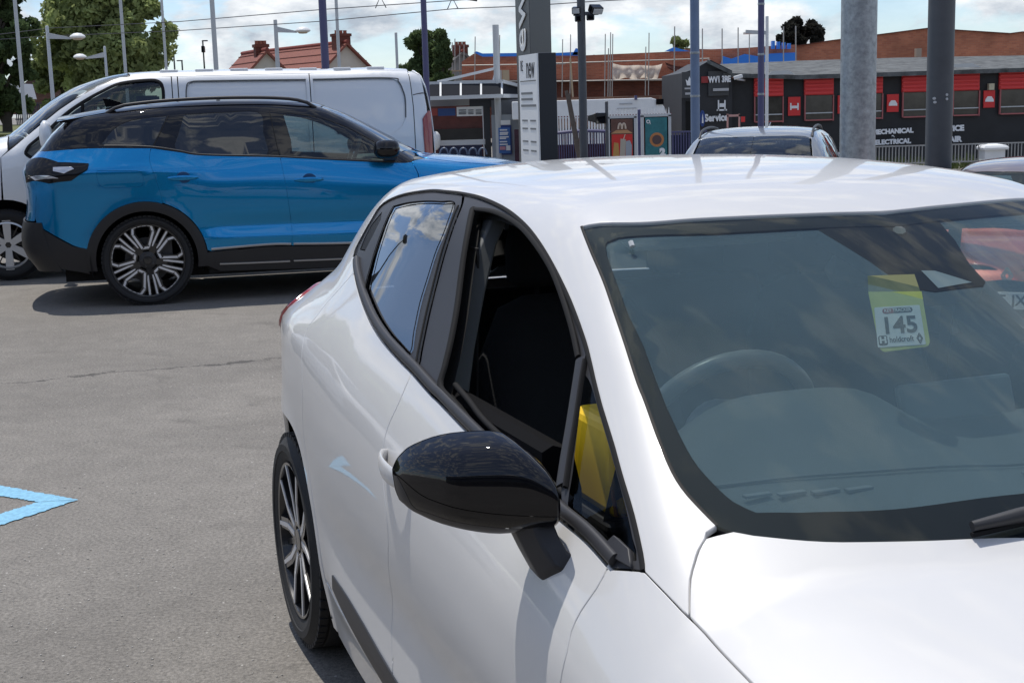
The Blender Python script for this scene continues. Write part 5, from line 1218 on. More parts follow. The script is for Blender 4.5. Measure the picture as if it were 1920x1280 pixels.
# flood light post
fp, Hf, rf_ = post('floodlight_post', 'dark grey post carrying two flood lights beside the totem', 'post', 1093, 200, 16, 15, DKGREY, h=5.0, z0=-.35)
def lamp_box(parent, u, v, w, h, D, yaw, tilt, nm, m, lens=None):
    q = at(u, v, D)-parent.location; b = MB(); b.box((0, 0, 0), (w*px(D), .10, h*px(D))); b.v = [tuple(Matrix.Rotation(yaw, 3, 'Z') @ Matrix.Rotation(tilt, 3, 'X') @ Vector(p)+q) for p in b.v]; o = b.build(nm, m, parent, bevel=.012)
    if lens:
        l = MB(); l.box((0, -.055, 0), (w*px(D)*.8, .01, h*px(D)*.7)); l.v = [tuple(Matrix.Rotation(yaw, 3, 'Z') @ Matrix.Rotation(tilt, 3, 'X') @ Vector(p)+q) for p in l.v]; l.build('lens', lens, o)
lens = mat('lamp_glass', (.5, .52, .52), .15)
lamp_box(fp, 1081, 20, 16, 13, 16, -.2, R(10), 'flood_light', GLOSSB, lens); lamp_box(fp, 1117, 18, 24, 14, 16, .5, R(30), 'flood_light', GLOSSB, lens)
lamp_box(fp, 1084, 35, 12, 12, 16, 0, 0, 'sensor_box', GLOSSB); lamp_box(fp, 1107, 33, 14, 11, 16, 0, 0, 'sensor_box', GLOSSB)
ar = MB(); q1, q2 = at(1075, 27, 16)-fp.location, at(1122, 25, 16)-fp.location; ar.bar(q1, q2, .04); ar.build('cross_arm', DKGREY, fp)
# tram poles in purple, grey and blue
GP = 'overhead line poles along the tramway'
post('line_pole', 'purple tram line pole in front of the red roofed house', 'pole', 607, 60, 27, 14.5, PURP, h=9, taper=.9, group=GP)
post('line_pole', 'purple tram line pole beside the conifer', 'pole', 796, 60, 30, 11, PURP, h=9, taper=.9, group=GP)
post('line_pole', 'purple tram pole left of a white lamp pole, before the black garage', 'pole', 1427, 120, 26, 12, PURP, h=9, taper=.95, group=GP, collar=True)
post('line_pole', 'thick blue grey pole with metal bands left of the garage sign', 'pole', 1303, 120, 24, 17, BLUGR, h=9, taper=.95, group=GP, collar=True)
post('line_pole', 'pale grey pole standing behind the silver van roof', 'pole', 401, 60, 29, 9, PALEP, h=9, taper=.9, group=GP)
post('line_pole', 'thin grey pole right of the purple pole by the red roof', 'pole', 633, 60, 36, 6, PALEP, h=10, taper=.9, group=GP)
post('line_pole', 'thin grey pole at the far left edge of the picture', 'pole', 38, 120, 36, 7, PALEP, h=11, taper=.9, group=GP)
post('line_pole', 'thin grey pole before the big leafy tree, between the two lamps', 'pole', 230, 60, 40, 6, PALEP, h=11, taper=.9, group=GP)
post('line_pole', 'thin grey pole at the right edge of the big leafy tree', 'pole', 307, 60, 46, 5, PALEP, h=11, taper=.9, group=GP)
post('short_pole', 'short grey pole top showing right of the house gable', 'pole', 743, 80, 40, 5, PALEP, vtop=61)
wpst, Hw, rw_ = post('lamp_pole', 'white pole with small finial right of the purple pole', 'pole', 1438, 120, 27.5, 6, WHITEP, vtop=30)
q = at(1411, 61, 27.5)-wpst.location; b = MB(); b.bar(at(1438, 62, 27.5)-wpst.location, at(1398, 60, 27.5)-wpst.location, .05, .07); b.build('lamp_arm', PALEP, wpst)
# station lamps with a bracket and a dished head
def station_lamp(label, u, vt, D, side, arm_px, wpx, scale=1.0):
    p = at(u, vt, D); z0 = bz(p); t = thing('station_lamp', label, 'street lamp', (p.x, p.y, z0), 0, 'station lamps'); H = p.z-z0; r = wpx*px(D)/2; A = arm_px*px(D)*side
    m = MB(); m.lathe([(r*1.2, 0), (r, H*.5), (r*.75, H), (r*.4, H+.02)], n=10); m.build('pole', PALEP, t, sharp=40)
    k = px(D); za = H-20*k*scale
    m = MB(); m.prism([(0, za+2*k), (0, za+9*k*scale), (A*.62, za-1*k), (A*.62, za-4*k), (0, za-2*k)], lambda x, z: (x, -.03, z), lambda x, z: (x, .03, z)); m.build('bracket', PALEP, t)
    m = MB(); Rh = 14*k*scale; m.lathe([(.001, 7*k*scale), (Rh*.5, 6*k*scale), (Rh*.9, 2.5*k*scale), (Rh, 0), (Rh*.95, -1.5*k*scale), (Rh*.8, -3*k*scale), (.001, -3.5*k*scale)], c=(A*.80, 0, za), n=20); m.build('lamp_head', WHITEP, t, sharp=35)
    m = MB(); m.lathe([(.001, -3.6*k*scale), (Rh*.7, -3.2*k*scale), (Rh*.5, -5.5*k*scale), (.001, -6*k*scale)], c=(A*.80, 0, za), n=16); m.build('lamp_bowl', mat('warm_bowl', (.5, .4, .3), .3), t, sharp=40)
    return t
station_lamp('tall pale lamp with dished head before the tree, its arm pointing right', 88, 50, 33, 1, 68, 8)
station_lamp('smaller pale lamp before the tree, its arm pointing left', 196, 88, 44, -1, 58, 6, .85)
station_lamp('pale lamp with dished head in front of the red tiled roof', 516, 38, 36, 1, 62, 9)
# little dark street lights far off
for u, vt, lb in ((380, 77, 'dark street light with camera far behind the van'), (325, 92, 'tiny grey street light right of the big tree'), (341, 114, 'lower tiny grey street light right of the big tree')):
    D = 62; p = at(u, vt, D); t = thing('street_light', lb, 'street light', (p.x, p.y, 0)); k = px(D); dk = GLOSSB if u == 380 else DKGREY
    m = MB(); m.lathe([(2.0*k, 0), (1.4*k, p.z)], n=8); m.build('pole', dk, t); m = MB(); m.box((4*k*(1 if u == 380 else -1), 0, p.z), (11*k, .15, 2.2*k)); m.build('lamp_head', dk, t, bevel=.03)
    if u == 380: m = MB(); m.box((0, 0, p.z-15*k), (6*k, .2, 12*k)); m.build('control_box', dk, t, bevel=.03)
# overhead wires
WIRE = mat('copper_wire', (.06, .06, .065), .5)
for lb, pts in (('upper overhead tram wire crossing the sky at left', [(-60, 72, 40), (95, 53, 38), (335, 41, 36), (608, 18, 33), (900, -2, 30)]), ('lower overhead tram wire crossing the sky', [(-60, 78, 40), (95, 68, 38), (335, 58, 36), (608, 40, 33), (850, 17, 31), (980, 12, 30), (1130, 2, 29), (1400, -12, 27)])):
    m = MB(); m.tube([at(*q) for q in pts], .010, 5); tag(m.build('overhead_wire', WIRE), lb, 'wire')
for u, v in ((713, 8), (848, 10)):
    m = MB(); a = at(u, v-14, 31); m.tube([at(u-9, v+8, 31), a, at(u+11, v+7, 31)], .012, 5); tag(m.build('wire_bridle', WIRE), 'small forked wire bridle on the tram wire at '+('left' if u < 800 else 'right')+' of the sky', 'wire')
m = MB(); m.tube([at(840, -8, 31), at(895, 0, 31)], .04, 6); tag(m.build('overhead_cantilever', DKGREY), 'dark cantilever tube at the top edge above the tram wire', 'wire')

# ---- totem sign
D = 21; tl, trr = at(975, 290, D), at(1040, 290, D-.9); tz0 = -.35
tot = thing('totem_sign', 'tall charcoal totem sign with vertical outlined letters and a pale notice board', 'sign', (tl.x, tl.y, tz0))
k = px(D); wF = 26*k; dS = 1.25       # the lettered face is seen at an angle, the broad flank faces us
e_f = Vector((at(998, 200, D-1.3)-at(974, 200, D))); e_f.z = 0
F0, F1 = Vector((0, 0, 0)), e_f; e_s = (at(1038, 200, D-.6)-at(974, 200, D)); e_s.z = 0; S1 = e_s
TH = at(990, -60, D).z-tz0
m = MB(); m.prism([(0, 0), (F1.x, F1.y), (S1.x, S1.y), (S1.x-F1.x*.9, S1.y-F1.y*.9)], lambda x, y: (x, y, 0), lambda x, y: (x, y, TH)); m.build('column', CHARC, tot)
m = MB(); m.prism([(-.01, 0), (F1.x, F1.y-.012), (F1.x+.01, F1.y+.0), (.0, .012)], lambda x, y: (x, y, .0), lambda x, y: (x, y, TH)); m.build('lettered_face', mat('mid_charcoal', (.045, .05, .055), .5), tot)
fyaw = math.atan2(F1.y, F1.x); FL = F1.length
LETG = mat('letter_grey', (.66, .68, .69), .5)
fm = Matrix.Translation(tot.location+Vector((0, 0, 0))) 
LM = Matrix.Rotation(fyaw, 4, 'Z') @ Matrix.Rotation(R(90), 4, 'X')
zc = at(985, 112, D).z-tz0
text('letters', 'renew', FL*1.02, Matrix.Translation(F1*.5+Vector((0, 0, zc))) @ Matrix.Rotation(fyaw, 4, 'Z') @ Matrix.Translation((0, -.02, 0)) @ Matrix.Rotation(R(90), 4, 'X') @ Matrix.Rotation(R(90), 4, 'Z') , LETG, tot, bold=.008, ext=.004, sx=.56)
nb = thing('notice_board', 'narrow pale grey notice board with black heading fixed before the totem', 'sign')
bl, br = at(979, 290, D-1.6), at(1013, 290, D-2.5); nb.location = (bl.x, bl.y, tz0); bv = br-bl; bv.z = 0; bw = bv.length; byaw = math.atan2(bv.y, bv.x); nb.rotation_euler = (0, 0, byaw)
zb, zt = at(1000, 296, D-2).z-tz0-.3, at(1000, 102, D-2).z-tz0
m = MB(); m.box((bw/2, .13, (zb+zt)/2), (bw, .24, zt-zb)); m.build('board_case', CHARC, nb, bevel=.01)
m = MB(); m.box((bw/2, -.004, (zb+zt)/2), (bw*.99, .02, (zt-zb)*.995)); m.build('board_face', mat('pale_board', (.74, .76, .77), .5), nb)
def zrow(v): return at(1000, v, D-2).z-tz0
def btx(nm, s, size, x, v, sx=1.0, bold=0.0, m=INK): return text(nm, s, size, Matrix.Translation((bw*x, -.0165, zrow(v))) @ Matrix.Rotation(R(90), 4, 'X'), m, nb, bold=bold, ext=.001, sx=sx)
hh = bw
btx('heading', 'new', hh*.46, .64, 128, .58, .003); btx('heading_outline', 'RE', hh*.22, .17, 124, .55, 0)
m = MB(); m.box((bw/2, -.017, zrow(152)), (bw*.86, .003, .010)); m.build('rule', INK, nb)
for i, v in enumerate((175, 186, 198)):
    m = MB(); m.box((bw*(.42 if i < 2 else .5), -.017, zrow(v)), (bw*(.62 if i < 2 else .82), .003, .030)); m.build('text_line', mat('grey_ink', (.16, .17, .18), .6), nb)
for v in (226, 241, 265, 282):
    for x in (.28, .72):
        m = MB(); m.box((bw*x, -.017, zrow(v)), (bw*.30, .003, .022)); m.build('text_line', mat('grey_ink', (.16, .17, .18), .6), nb)
# ---- leaning timber, in front of the fence
m = MB(); a, c = at(1104, 292, 22), at(1062, 170, 22); a.z = -.4; m.bar(a, c, .07, .05); m.bar(a+Vector((.05, 0, 0)), c+Vector((.03, 0, -.05)), .02, .05); tag(m.build('leaning_timber', mat('grey_timber', (.16, .13, .11), .8, vary=.2)), 'grey timber leaning over left of the flood light post', 'timber')

# ---- tram shelter
D = 38; k = px(D); sh = thing('tram_shelter', 'grey tram shelter with sloping black glazed roof and red inner wall', 'shelter'); o0 = at(800, 300, D); sh.location = (o0.x, o0.y, -.35)
def S_(u, v, dD=0.0): return at(u, v, D+dD)-sh.location
GLZ = mat('dark_glazing', (.030, .032, .037), .9, spec=.02); ALU = mat('aluminium_frame', (.52, .54, .55), .5)
us = [770, 806, 826, 864, 902, 941, 980]
for i in range(1, 6):
    if i == 5: q = [S_(941, 154), S_(982, 164, 3), S_(982, 181, 3), S_(941, 181, -.6)]
    else: q = [S_(us[i], 156-(i-1)*.6), S_(us[i+1], 155.4-(i-1)*.6), S_(us[i+1], 182-(i-1)*1.0, -.6), S_(us[i], 183-(i-1)*1.0, -.6)]
    m = MB(); n_ = (q[1]-q[0]).cross(q[2]-q[0]).normalized()*.03; m.add([p for p in q]+[p+n_ for p in q], [(0, 1, 2, 3), (7, 6, 5, 4), (0, 4, 5, 1), (1, 5, 6, 2), (2, 6, 7, 3), (3, 7, 4, 0)]); m.build('roof_pane', GLZ, sh)
for i in range(2, 6): m = MB(); m.bar(S_(us[i], 155, -.03), S_(us[i], 182-(i-2)*1.0, -.66), .05); m.build('glazing_bar', ALU, sh)
m = MB(); m.bar(S_(795, 157, -.02), S_(941, 153, -.02), .09); m.build('ridge_bar', ALU, sh); m = MB(); m.bar(S_(941, 153, -.02), S_(984, 164, 3), .09); m.build('ridge_bar', ALU, sh)
m = MB(); m.bar(S_(795, 185, -.65), S_(941, 180, -.65), .10); m.build('eaves_bar', ALU, sh); m = MB(); m.bar(S_(941, 180, -.65), S_(984, 181, 3), .10); m.build('eaves_bar', ALU, sh)
m = MB(); m.bar(S_(820, 154), S_(931, 128), .07); m.bar(S_(931, 128), S_(925, 152), .06); m.build('roof_stay', WHITEP, sh); 
m = MB(); q = S_(929, 47); m.lathe([(.09, 0), (.085, q.z)], c=(q.x, q.y, 0), n=10); m.build('mast', PALEP, sh)
def wallbox(nm, u0, v0, u1, v1, dD, m_, th=.06, par=None):
    a, c = S_(u0, v0, dD), S_(u1, v1, dD); b = MB(); b.box(((a.x+c.x)/2, (a.y+c.y)/2+th/2, (a.z+c.z)/2), (abs(c.x-a.x), th, abs(c.z-a.z))); return b.build(nm, m_, par or sh)
wallbox('back_wall', 800, 188, 908, 305, 1.2, mat('shelter_red', (.10, .025, .02), .4, vary=.5, scale=2), .08)
wallbox('beam', 800, 187, 880, 198, .3, mat('beam_grey', (.22, .22, .22), .6)); wallbox('header', 880, 186, 985, 199, .4, CHARC)
wallbox('dark_inner', 812, 243, 905, 262, 1.1, mat('dark_poster', (.02, .018, .016), .3, vary=.4, scale=3))  # dark mottled panel inside the shelter
wallbox('side_panel', 921, 216, 982, 310, .0, mat('grey_cabinet', (.28, .31, .34), .5)); wallbox('upper_panel', 921, 188, 982, 215, .3, mat('dark_cabinet', (.10, .11, .13), .5)); wallbox('dark_doorway', 906, 200, 922, 310, .5, CHARC)
wallbox('red_cabinet', 798, 205, 812, 300, -.4, mat('deep_red', (.16, .01, .012), .4))
s1 = wallbox('route_sign', 808, 204, 820, 217, .0, mat('sign_red', (.30, .05, .04), .5)); wallbox('route_sign', 821, 204, 854, 217, .0, mat('sign_blue', (.02, .06, .20), .5)); wallbox('timetable_sign', 856, 201, 906, 217, .0, WHITE)
for v in (206, 210, 213):
    for u0, u1 in ((860, 874), (878, 888), (892, 903)): wallbox('timetable_line', u0, v, u1, v+1.5, -.03, mat('grey_ink', (.16, .17, .18), .6), .02)
wallbox('post', 904, 200, 909, 305, -.2, ALU); wallbox('rail', 820, 264, 910, 271, -.15, ALU)
for i in range(5):
    c = S_(833+i*18, 290, .2); b = MB(); b.tube([c+Vector((math.cos(a)*7.5*k, 0, math.sin(a)*12*k)) for a in np.linspace(0, math.pi, 12)], .025, 6); b.build('seat_hoop', mat('blue_seat', (.12, .17, .28), .4), sh)
wallbox('seat_back', 822, 274, 905, 308, .5, mat('navy_panel', (.012, .02, .06), .5))
ps = wallbox('notice', 932, 236, 960, 290, -.06, mat('notice_blue', (.015, .05, .22), .4), .05); wallbox('notice_header', 933, 226, 957, 234, -.06, WHITE, .04)
wallbox('notice_print', 934.5, 240, 957.5, 287, -.10, mat('notice_mid_blue', (.05, .16, .45), .5), .03)
for v, w in ((243, 14), (248, 16), (251, 15), (256, 17), (259, 12), (265, 14), (270, 15)): wallbox('notice_line', 937, v, 937+w, v+2, -.14, TEXTW, .02)
wallbox('notice_picture', 937, 275, 948, 281, -.14, mat('pink_print', (.55, .25, .30), .5), .02); wallbox('notice_picture', 949, 273, 957, 282, -.14, TEXTW, .02)
b = MB(); c = S_(817, 262, -.5); b.lathe([(.02, -.28), (.10, -.2), (.13, 0), (.12, .12), (.06, .2), (.01, .22)], c=tuple(c), n=14); b.build('wall_lamp', WHITEP, sh, sharp=50)

# ---- posters in frames
def frame_sign(name, label, u0, v0, u1, v1, D, m_face):
    a, c = at(u0, v0, D), at(u1, v1, D); t = thing(name, label, 'poster', ((a.x+c.x)/2, a.y, -.4)); w, h = c.x-a.x, a.z-c.z; zc = (a.z+c.z)/2+.4
    for sx_ in (-1, 1): b = MB(); b.box((sx_*w/2, 0, zc/2+h/4), (.06, .10, zc+h/2)); b.build('frame_post', ALU, t)
    b = MB(); b.box((0, 0, zc+h/2), (w+.06, .10, .06)); b.build('frame_rail', ALU, t)
    b = MB(); b.box((0, .0, zc), (w-.06, .06, h-.03)); b.build('dark_border', GLOSSB, t); b = MB(); b.box((0, -.034, zc), (w*.80, .02, h*.90)); b.build('poster_sheet', m_face, t)
    return t, w, h, zc
t, w, h, zc = frame_sign('poster_panel', 'framed red and brown food poster with pale arches, left of two', 1140, 220, 1192, 300, 30, mat('poster_brown', (.13, .06, .045), .5, vary=.3, scale=3))
def pp(nm, t, poly, w, h, zc, m_, y=-.05):
    b = MB(); b.prism([(x*w, zc+z*h) for x, z in poly], lambda x, z: (x, y, z), lambda x, z: (x, y+.008, z)); return b.build(nm, m_, t)
pp('red_field', t, [(-.38, -.45), (.38, -.45), (.38, .10), (-.38, .10)], w, h, zc, mat('poster_red', (.62, .03, .025), .5), -.047)
pp('bag_top', t, [(-.42, .12), (.40, .12), (.20, .20), (-.2, .20)], w, h, zc, mat('poster_tan', (.50, .27, .13), .6))
am = MB()
for s_ in (-1, 1): am.tube([(s_*.07*w+math.cos(a)*.065*w, -.056, zc+h*(.22+.13*math.sin(a))) for a in np.linspace(0, math.pi, 10)], .02, 5)
am.build('arches', mat('poster_pale', (.62, .50, .40), .6), t)
pp('drink_cup', t, [(-.10, -.45), (.10, -.45), (.14, -.02), (-.06, .0)], w, h, zc, mat('poster_cup', (.45, .40, .33), .6), -.055); pp('fries', t, [(-.36, -.45), (-.10, -.45), (-.14, -.10), (-.30, -.08)], w, h, zc, mat('poster_amber', (.50, .28, .08), .6), -.054); pp('straw', t, [(.03, -.02), (.07, -.02), (.13, .10), (.10, .10)], w, h, zc, mat('poster_pale', (.62, .50, .40), .6), -.056)
pp('burger_box', t, [(.12, -.42), (.34, -.42), (.36, -.16), (.28, -.04), (.14, -.06)], w, h, zc, mat('poster_grey', (.35, .38, .42), .6), -.055)
t, w, h, zc = frame_sign('poster_panel', 'framed teal poster with a ring shape and a white figure two, right of two', 1204, 217, 1256, 300, 30, mat('poster_teal', (.03, .17, .19), .5, vary=.35, scale=4))
for r0, mm_, y in ((.26, mat('ring_orange', (.50, .20, .07), .6), -.05), (.17, mat('ring_core', (.10, .06, .06), .6), -.058)): b = MB(); b.lathe([(.001, 0), (r0*w, 0), (r0*w, .01), (.001, .012)], c=(.02*w, y, zc-.04*h), n=24, axis='Y'); b.build('ring', mm_, t)
text('figure', '2', h*.22, Matrix.Translation((w*.22, -.055, zc-h*.33)) @ Matrix.Rotation(R(90), 4, 'X'), TEXTW, t, bold=.02, ext=.004)
text('logo', 'O', h*.11, Matrix.Translation((-w*.29, -.055, zc+h*.36)) @ Matrix.Rotation(R(90), 4, 'X'), TEXTW, t, bold=.004, ext=.004); text('logo', '2', h*.05, Matrix.Translation((-w*.22, -.055, zc+h*.325)) @ Matrix.Rotation(R(90), 4, 'X'), TEXTW, t, bold=.002, ext=.004)
# black signal box on a short post
sgp, Hs, rs = post('signal_post', 'short grey post with a black box on its arm left of the posters', 'post', 1138, 240, 29, 6, DKGREY, vtop=190)
b = MB(); q = at(1126, 222, 29)-sgp.location; b.box(q, (20*px(29), .2, 20*px(29))); b.build('signal_box', GLOSSB, sgp, bevel=.02); b = MB(); q = at(1110, 222, 29)-sgp.location; b.loft([[q+Vector((-.09, y, z)) for y, z in ((-.05, -.05), (.05, -.05), (.05, .05), (-.05, .05))], [q+Vector((.12, y, z)) for y, z in ((-.1, -.11), (.1, -.11), (.1, .11), (-.1, .11))]]); b.build('signal_hood', GLOSSB, sgp)
for u, lb in ((1192+7, 'dark purple post between the two posters'),): post('short_post', lb, 'post', u, 260, 31, 6, PURP, vtop=205)

# ---- white lorry behind the palisade
D = 36; a, c = at(960, 186, D), at(1250, 186, D); lr = thing('white_lorry', 'long white trailer with rounded end parked behind the palisade fence', 'lorry', (a.x, a.y, -.4)); w = c.x-a.x; zt = a.z+.4
def lz(v, u=1100): return at(u, v, D).z+.4
prf = []
m = MB(); prof = [(0, lz(221)), (w*.985, lz(221)), (w, lz(225)), (w*.985, lz(205)), (w*.96, lz(196)), (w*.93, lz(190)), (w*.90, lz(187)), (0, lz(187))]
m.prism(prof, lambda x, z: (x, 0, z), lambda x, z: (x, 2.2, z)); m.build('trailer_body', WHITEP, lr, bevel=.05)
for x in (.2, .3, .85): b = MB(); b.lathe([(.42, -.3), (.42, 0), (.2, .02)], c=(w*x, .3, .42), n=20, axis='Y'); b.build('wheel', TYRE, lr)
b = MB(); b.box((w*.5, 1.1, .75), (w*.98, .3, .9)); b.build('chassis', mat('dark_maroon', (.05, .015, .03), .6, vary=.6, scale=6), lr)
b = MB(); b.box((w*.955, -.02, lz(195)), (14*px(D), .03, 10*px(D))); b.build('dark_vent', GLOSSB, lr); b = MB(); b.box((w*.80, -.02, lz(186)), (5*px(D), .06, 8*px(D))); b.build('roof_clip', PURP, lr)
b = MB(); b.box((w*.735, -.012, lz(197)), (24*px(D), .01, 2.5*px(D))); b.build('faint_print', mat('faint_print', (.42, .43, .45), .6), lr); b = MB(); b.box((w*.74, -.012, lz(205.5)), (36*px(D), .01, 1.5*px(D))); b.build('faint_print', mat('faint_print', (.42, .43, .45), .6), lr)
# palisade fence
D = 34; pf = thing('palisade_fence', 'pale spiked palisade fence with maroon rails in front of the white trailer', 'fence'); a = at(1036, 290, D); pf.location = (a.x, a.y, -.4)
k = px(D)
pal = MB(); pal.prism([(-1.7*k, 0), (1.7*k, 0), (1.7*k, lz(212)-.12), (0, lz(206)), (-1.7*k, lz(212)-.12)], lambda x, z: (x, 0, z), lambda x, z: (x, .03, z)); p0 = pal.build('pale', WHITEP, pf)
for i in range(1, 42):
    o = p0.copy(); put(o, pf); o.location = (i*5.3*k, 0, random.uniform(-.02, .02))
for v in (218, 262): b = MB(); b.box((21*5.3*k, .05, at(1100, v, D).z+.4), (42*5.3*k, .05, 2.2*k)); b.build('rail', mat('maroon_rail', (.16, .03, .04), .6), pf)
# purple railings nearer to us
D = 30; prl = thing('purple_railing', 'dark purple railing with bowed top in front of the palisade', 'railing'); a = at(1040, 290, D); prl.location = (a.x, a.y, -.4); k = px(D); zr = at(1085, 249, D).z+.4
for i in range(24):
    b = MB(); b.box((i*4.4*k, 0, zr/2), (1.4*k, .02, zr)); b.build('bar', PURP, prl)
b = MB(); b.tube([(x*105*k, 0, zr+math.sin(x*math.pi)*3*k) for x in np.linspace(0, 1, 14)], 3.2*k, 6); b.build('top_rail', PURP, prl, sharp=40)
m = MB(); m.box((52*k, .25, zr*.42), (100*k, .05, zr*.75)); m.build('backing_panel', mat('dark_maroon', (.05, .015, .03), .6, vary=.6, scale=6), prl)
prl2 = thing('blue_railing', 'dark blue railing left of the silver SUV under the garage sign', 'railing'); a = at(1262, 290, 28); prl2.location = (a.x, a.y, -.4); k = px(28); zr = at(1290, 247, 28).z+.4
for i in range(12): b = MB(); b.box((i*5*k, 0, zr/2), (2*k, .02, zr)); b.build('bar', PURP, prl2)
b = MB(); b.box((30*k, .0, zr), (66*k, .05, 3*k)); b.build('top_rail', PURP, prl2); b = MB(); b.box((30*k, .1, zr*.5), (64*k, .03, zr*.9)); b.build('backing_panel', mat('navy_panel', (.012, .02, .06), .5), prl2)

# ---------------------------------------------------------------- buildings
def bbox(t, nm, u0, v0, u1, v1, D, m_, th=.1, dy=0.0, par=None, bev=0.0):
    """box standing upright at distance D whose front face spans the photo rows and columns given"""
    a, c = at(u0, (v0+v1)/2, D), at(u1, (v0+v1)/2, D); zt, zb_ = at((u0+u1)/2, v0, D).z, at((u0+u1)/2, v1, D).z; L = t.location
    b = MB(); b.box(((a.x+c.x)/2-L.x, D-L.y+th/2+dy, (zt+zb_)/2-L.z), (abs(c.x-a.x), th, abs(zt-zb_))); return b.build(nm, m_, par or t, bevel=bev)
def bpoly(t, nm, pts, D, m_, th=.1, dy=0.0, par=None):
    L = t.location; P3 = [at(u, v, D) for u, v in pts]; b = MB(); n = len(P3)
    b.add([(p.x-L.x, D-L.y+dy, p.z-L.z) for p in P3]+[(p.x-L.x, D-L.y+dy+th, p.z-L.z) for p in P3], [tuple(range(n)), tuple(range(n, 2*n))[::-1]]+[(i, (i+1) % n, n+(i+1) % n, n+i) for i in range(n)]); return b.build(nm, m_, par or t)
# ---- long brick building under repair
D = 60; bb = thing('brick_building', 'long red brick building under repair wrapped in scaffolding and blue sheets', 'building', (at(1180, 200, D).x, D, -.5))
bpoly(bb, 'upper_wall', [(866, 150), (866, 116), (885, 103), (894, 98), (905, 104), (980, 105), (1100, 104), (1240, 98), (1330, 93), (1400, 90), (1440, 87), (1494, 84), (1494, 150)], D, BRICK, 5.0)
bpoly(bb, 'lower_wall', [(866, 260), (866, 150.5), (1494, 150.5), (1494, 260)], D, BRICKD, 4.4, dy=.5)
bpoly(bb, 'ledge', [(866, 154), (866, 151), (1060, 151), (1290, 148), (1290, 151)], D, mat('pale_ledge', (.45, .42, .38), .8), .9, dy=-.3)
bpoly(bb, 'back_block', [(1315, 98), (1315, 83), (1440, 86), (1440, 95)], D, mat('brown_block', (.22, .12, .09), .8, vary=.2, scale=2), 2.0, dy=5.2)
bpoly(bb, 'gable', [(1112, 105), (1128, 95), (1150, 103)], D, BRICKD, 3.0, dy=5.2)
for pts in ([(888, 99), (894, 97), (905, 101), (978, 100), (978, 106), (905, 107)], [(1040, 105), (1040, 100), (1084, 98), (1086, 105)], [(1072, 104), (1079, 91), (1086, 93), (1090, 104)], [(1245, 97), (1262, 89), (1276, 93), (1293, 97)], [(1350, 122), (1354, 106), (1370, 111), (1395, 102), (1418, 106), (1444, 101), (1491, 99), (1491, 117), (1440, 120)]):
    bpoly(bb, 'blue_sheet', pts, D, TARP, .1, dy=-.25)
# hanging sheets with folds
def cloth_mat(name, c):
    m = bpy.data.materials.new(name); m.use_nodes = True; t = m.node_tree; t.nodes.clear(); d = t.nodes.new('ShaderNodeBsdfDiffuse'); tr = t.nodes.new('ShaderNodeBsdfTranslucent'); x = t.nodes.new('ShaderNodeMixShader'); o = t.nodes.new('ShaderNodeOutputMaterial')
    nz_ = t.nodes.new('ShaderNodeTexNoise'); nz_.inputs['Scale'].default_value = 1.5; tcx = t.nodes.new('ShaderNodeTexCoord'); t.links.new(tcx.outputs['Object'], nz_.inputs['Vector']); r_ = t.nodes.new('ShaderNodeMapRange'); r_.inputs['To Min'].default_value = .8; r_.inputs['To Max'].default_value = 1.1; t.links.new(nz_.outputs['Fac'], r_.inputs['Value'])
    v_ = t.nodes.new('ShaderNodeVectorMath'); v_.operation = 'SCALE'; v_.inputs[0].default_value = c; t.links.new(r_.outputs['Result'], v_.inputs['Scale'])
    for n_ in (d, tr): t.links.new(v_.outputs['Vector'], n_.inputs['Color'])
    x.inputs[0].default_value = .5; t.links.new(d.outputs[0], x.inputs[1]); t.links.new(tr.outputs[0], x.inputs[2]); t.links.new(x.outputs[0], o.inputs['Surface']); return m
def sheet(nm, top, bot, D, m_, par):
    n = len(top); L = par.location; V = []; F = []; nr = 8
    for j in range(nr+1):
        for i in range(n):
            t = j/nr; u = top[i][0]*(1-t)+bot[i][0]*t; v = top[i][1]*(1-t)+bot[i][1]*t; p = at(u, v, D-.45+.10*math.sin(i*1.9+t*2)+.05*math.sin(7*t)); V.append(p-L)
    F = [(j*n+i, j*n+i+1, (j+1)*n+i+1, (j+1)*n+i) for j in range(nr) for i in range(n-1)]
    o = mk(nm, V, F, m_, par, smooth=True); return o
xs = np.linspace(0, 1, 15)
sheet('dust_sheet', [(1149+93*x, 119+4*math.sin(x*2.4)*2-5*x+1.5*math.sin(x*9)) for x in xs], [(1149+84*x, 148+2*math.sin(x*16)) for x in xs], D, cloth_mat('thin_sheet_cloth', (.86, .80, .72)), bb)
sheet('brown_sheet', [(1247+60*x, 117+12*math.sin(x*3.0)*.7) for x in xs], [(1252+55*x, 128+14*math.sin(x*2.2)) for x in xs], D, mat('dark_red_sheet', (.14, .05, .04), .9), bb)
tb = mat('board_timber', (.46, .36, .24), .8)
for u in (934, 942): bbox(bb, 'ply_board', u, 132, u+(7 if u < 940 else 13), 152, D, tb if u > 940 else mat('grey_board', (.45, .43, .40), .8), .05, dy=-.4)
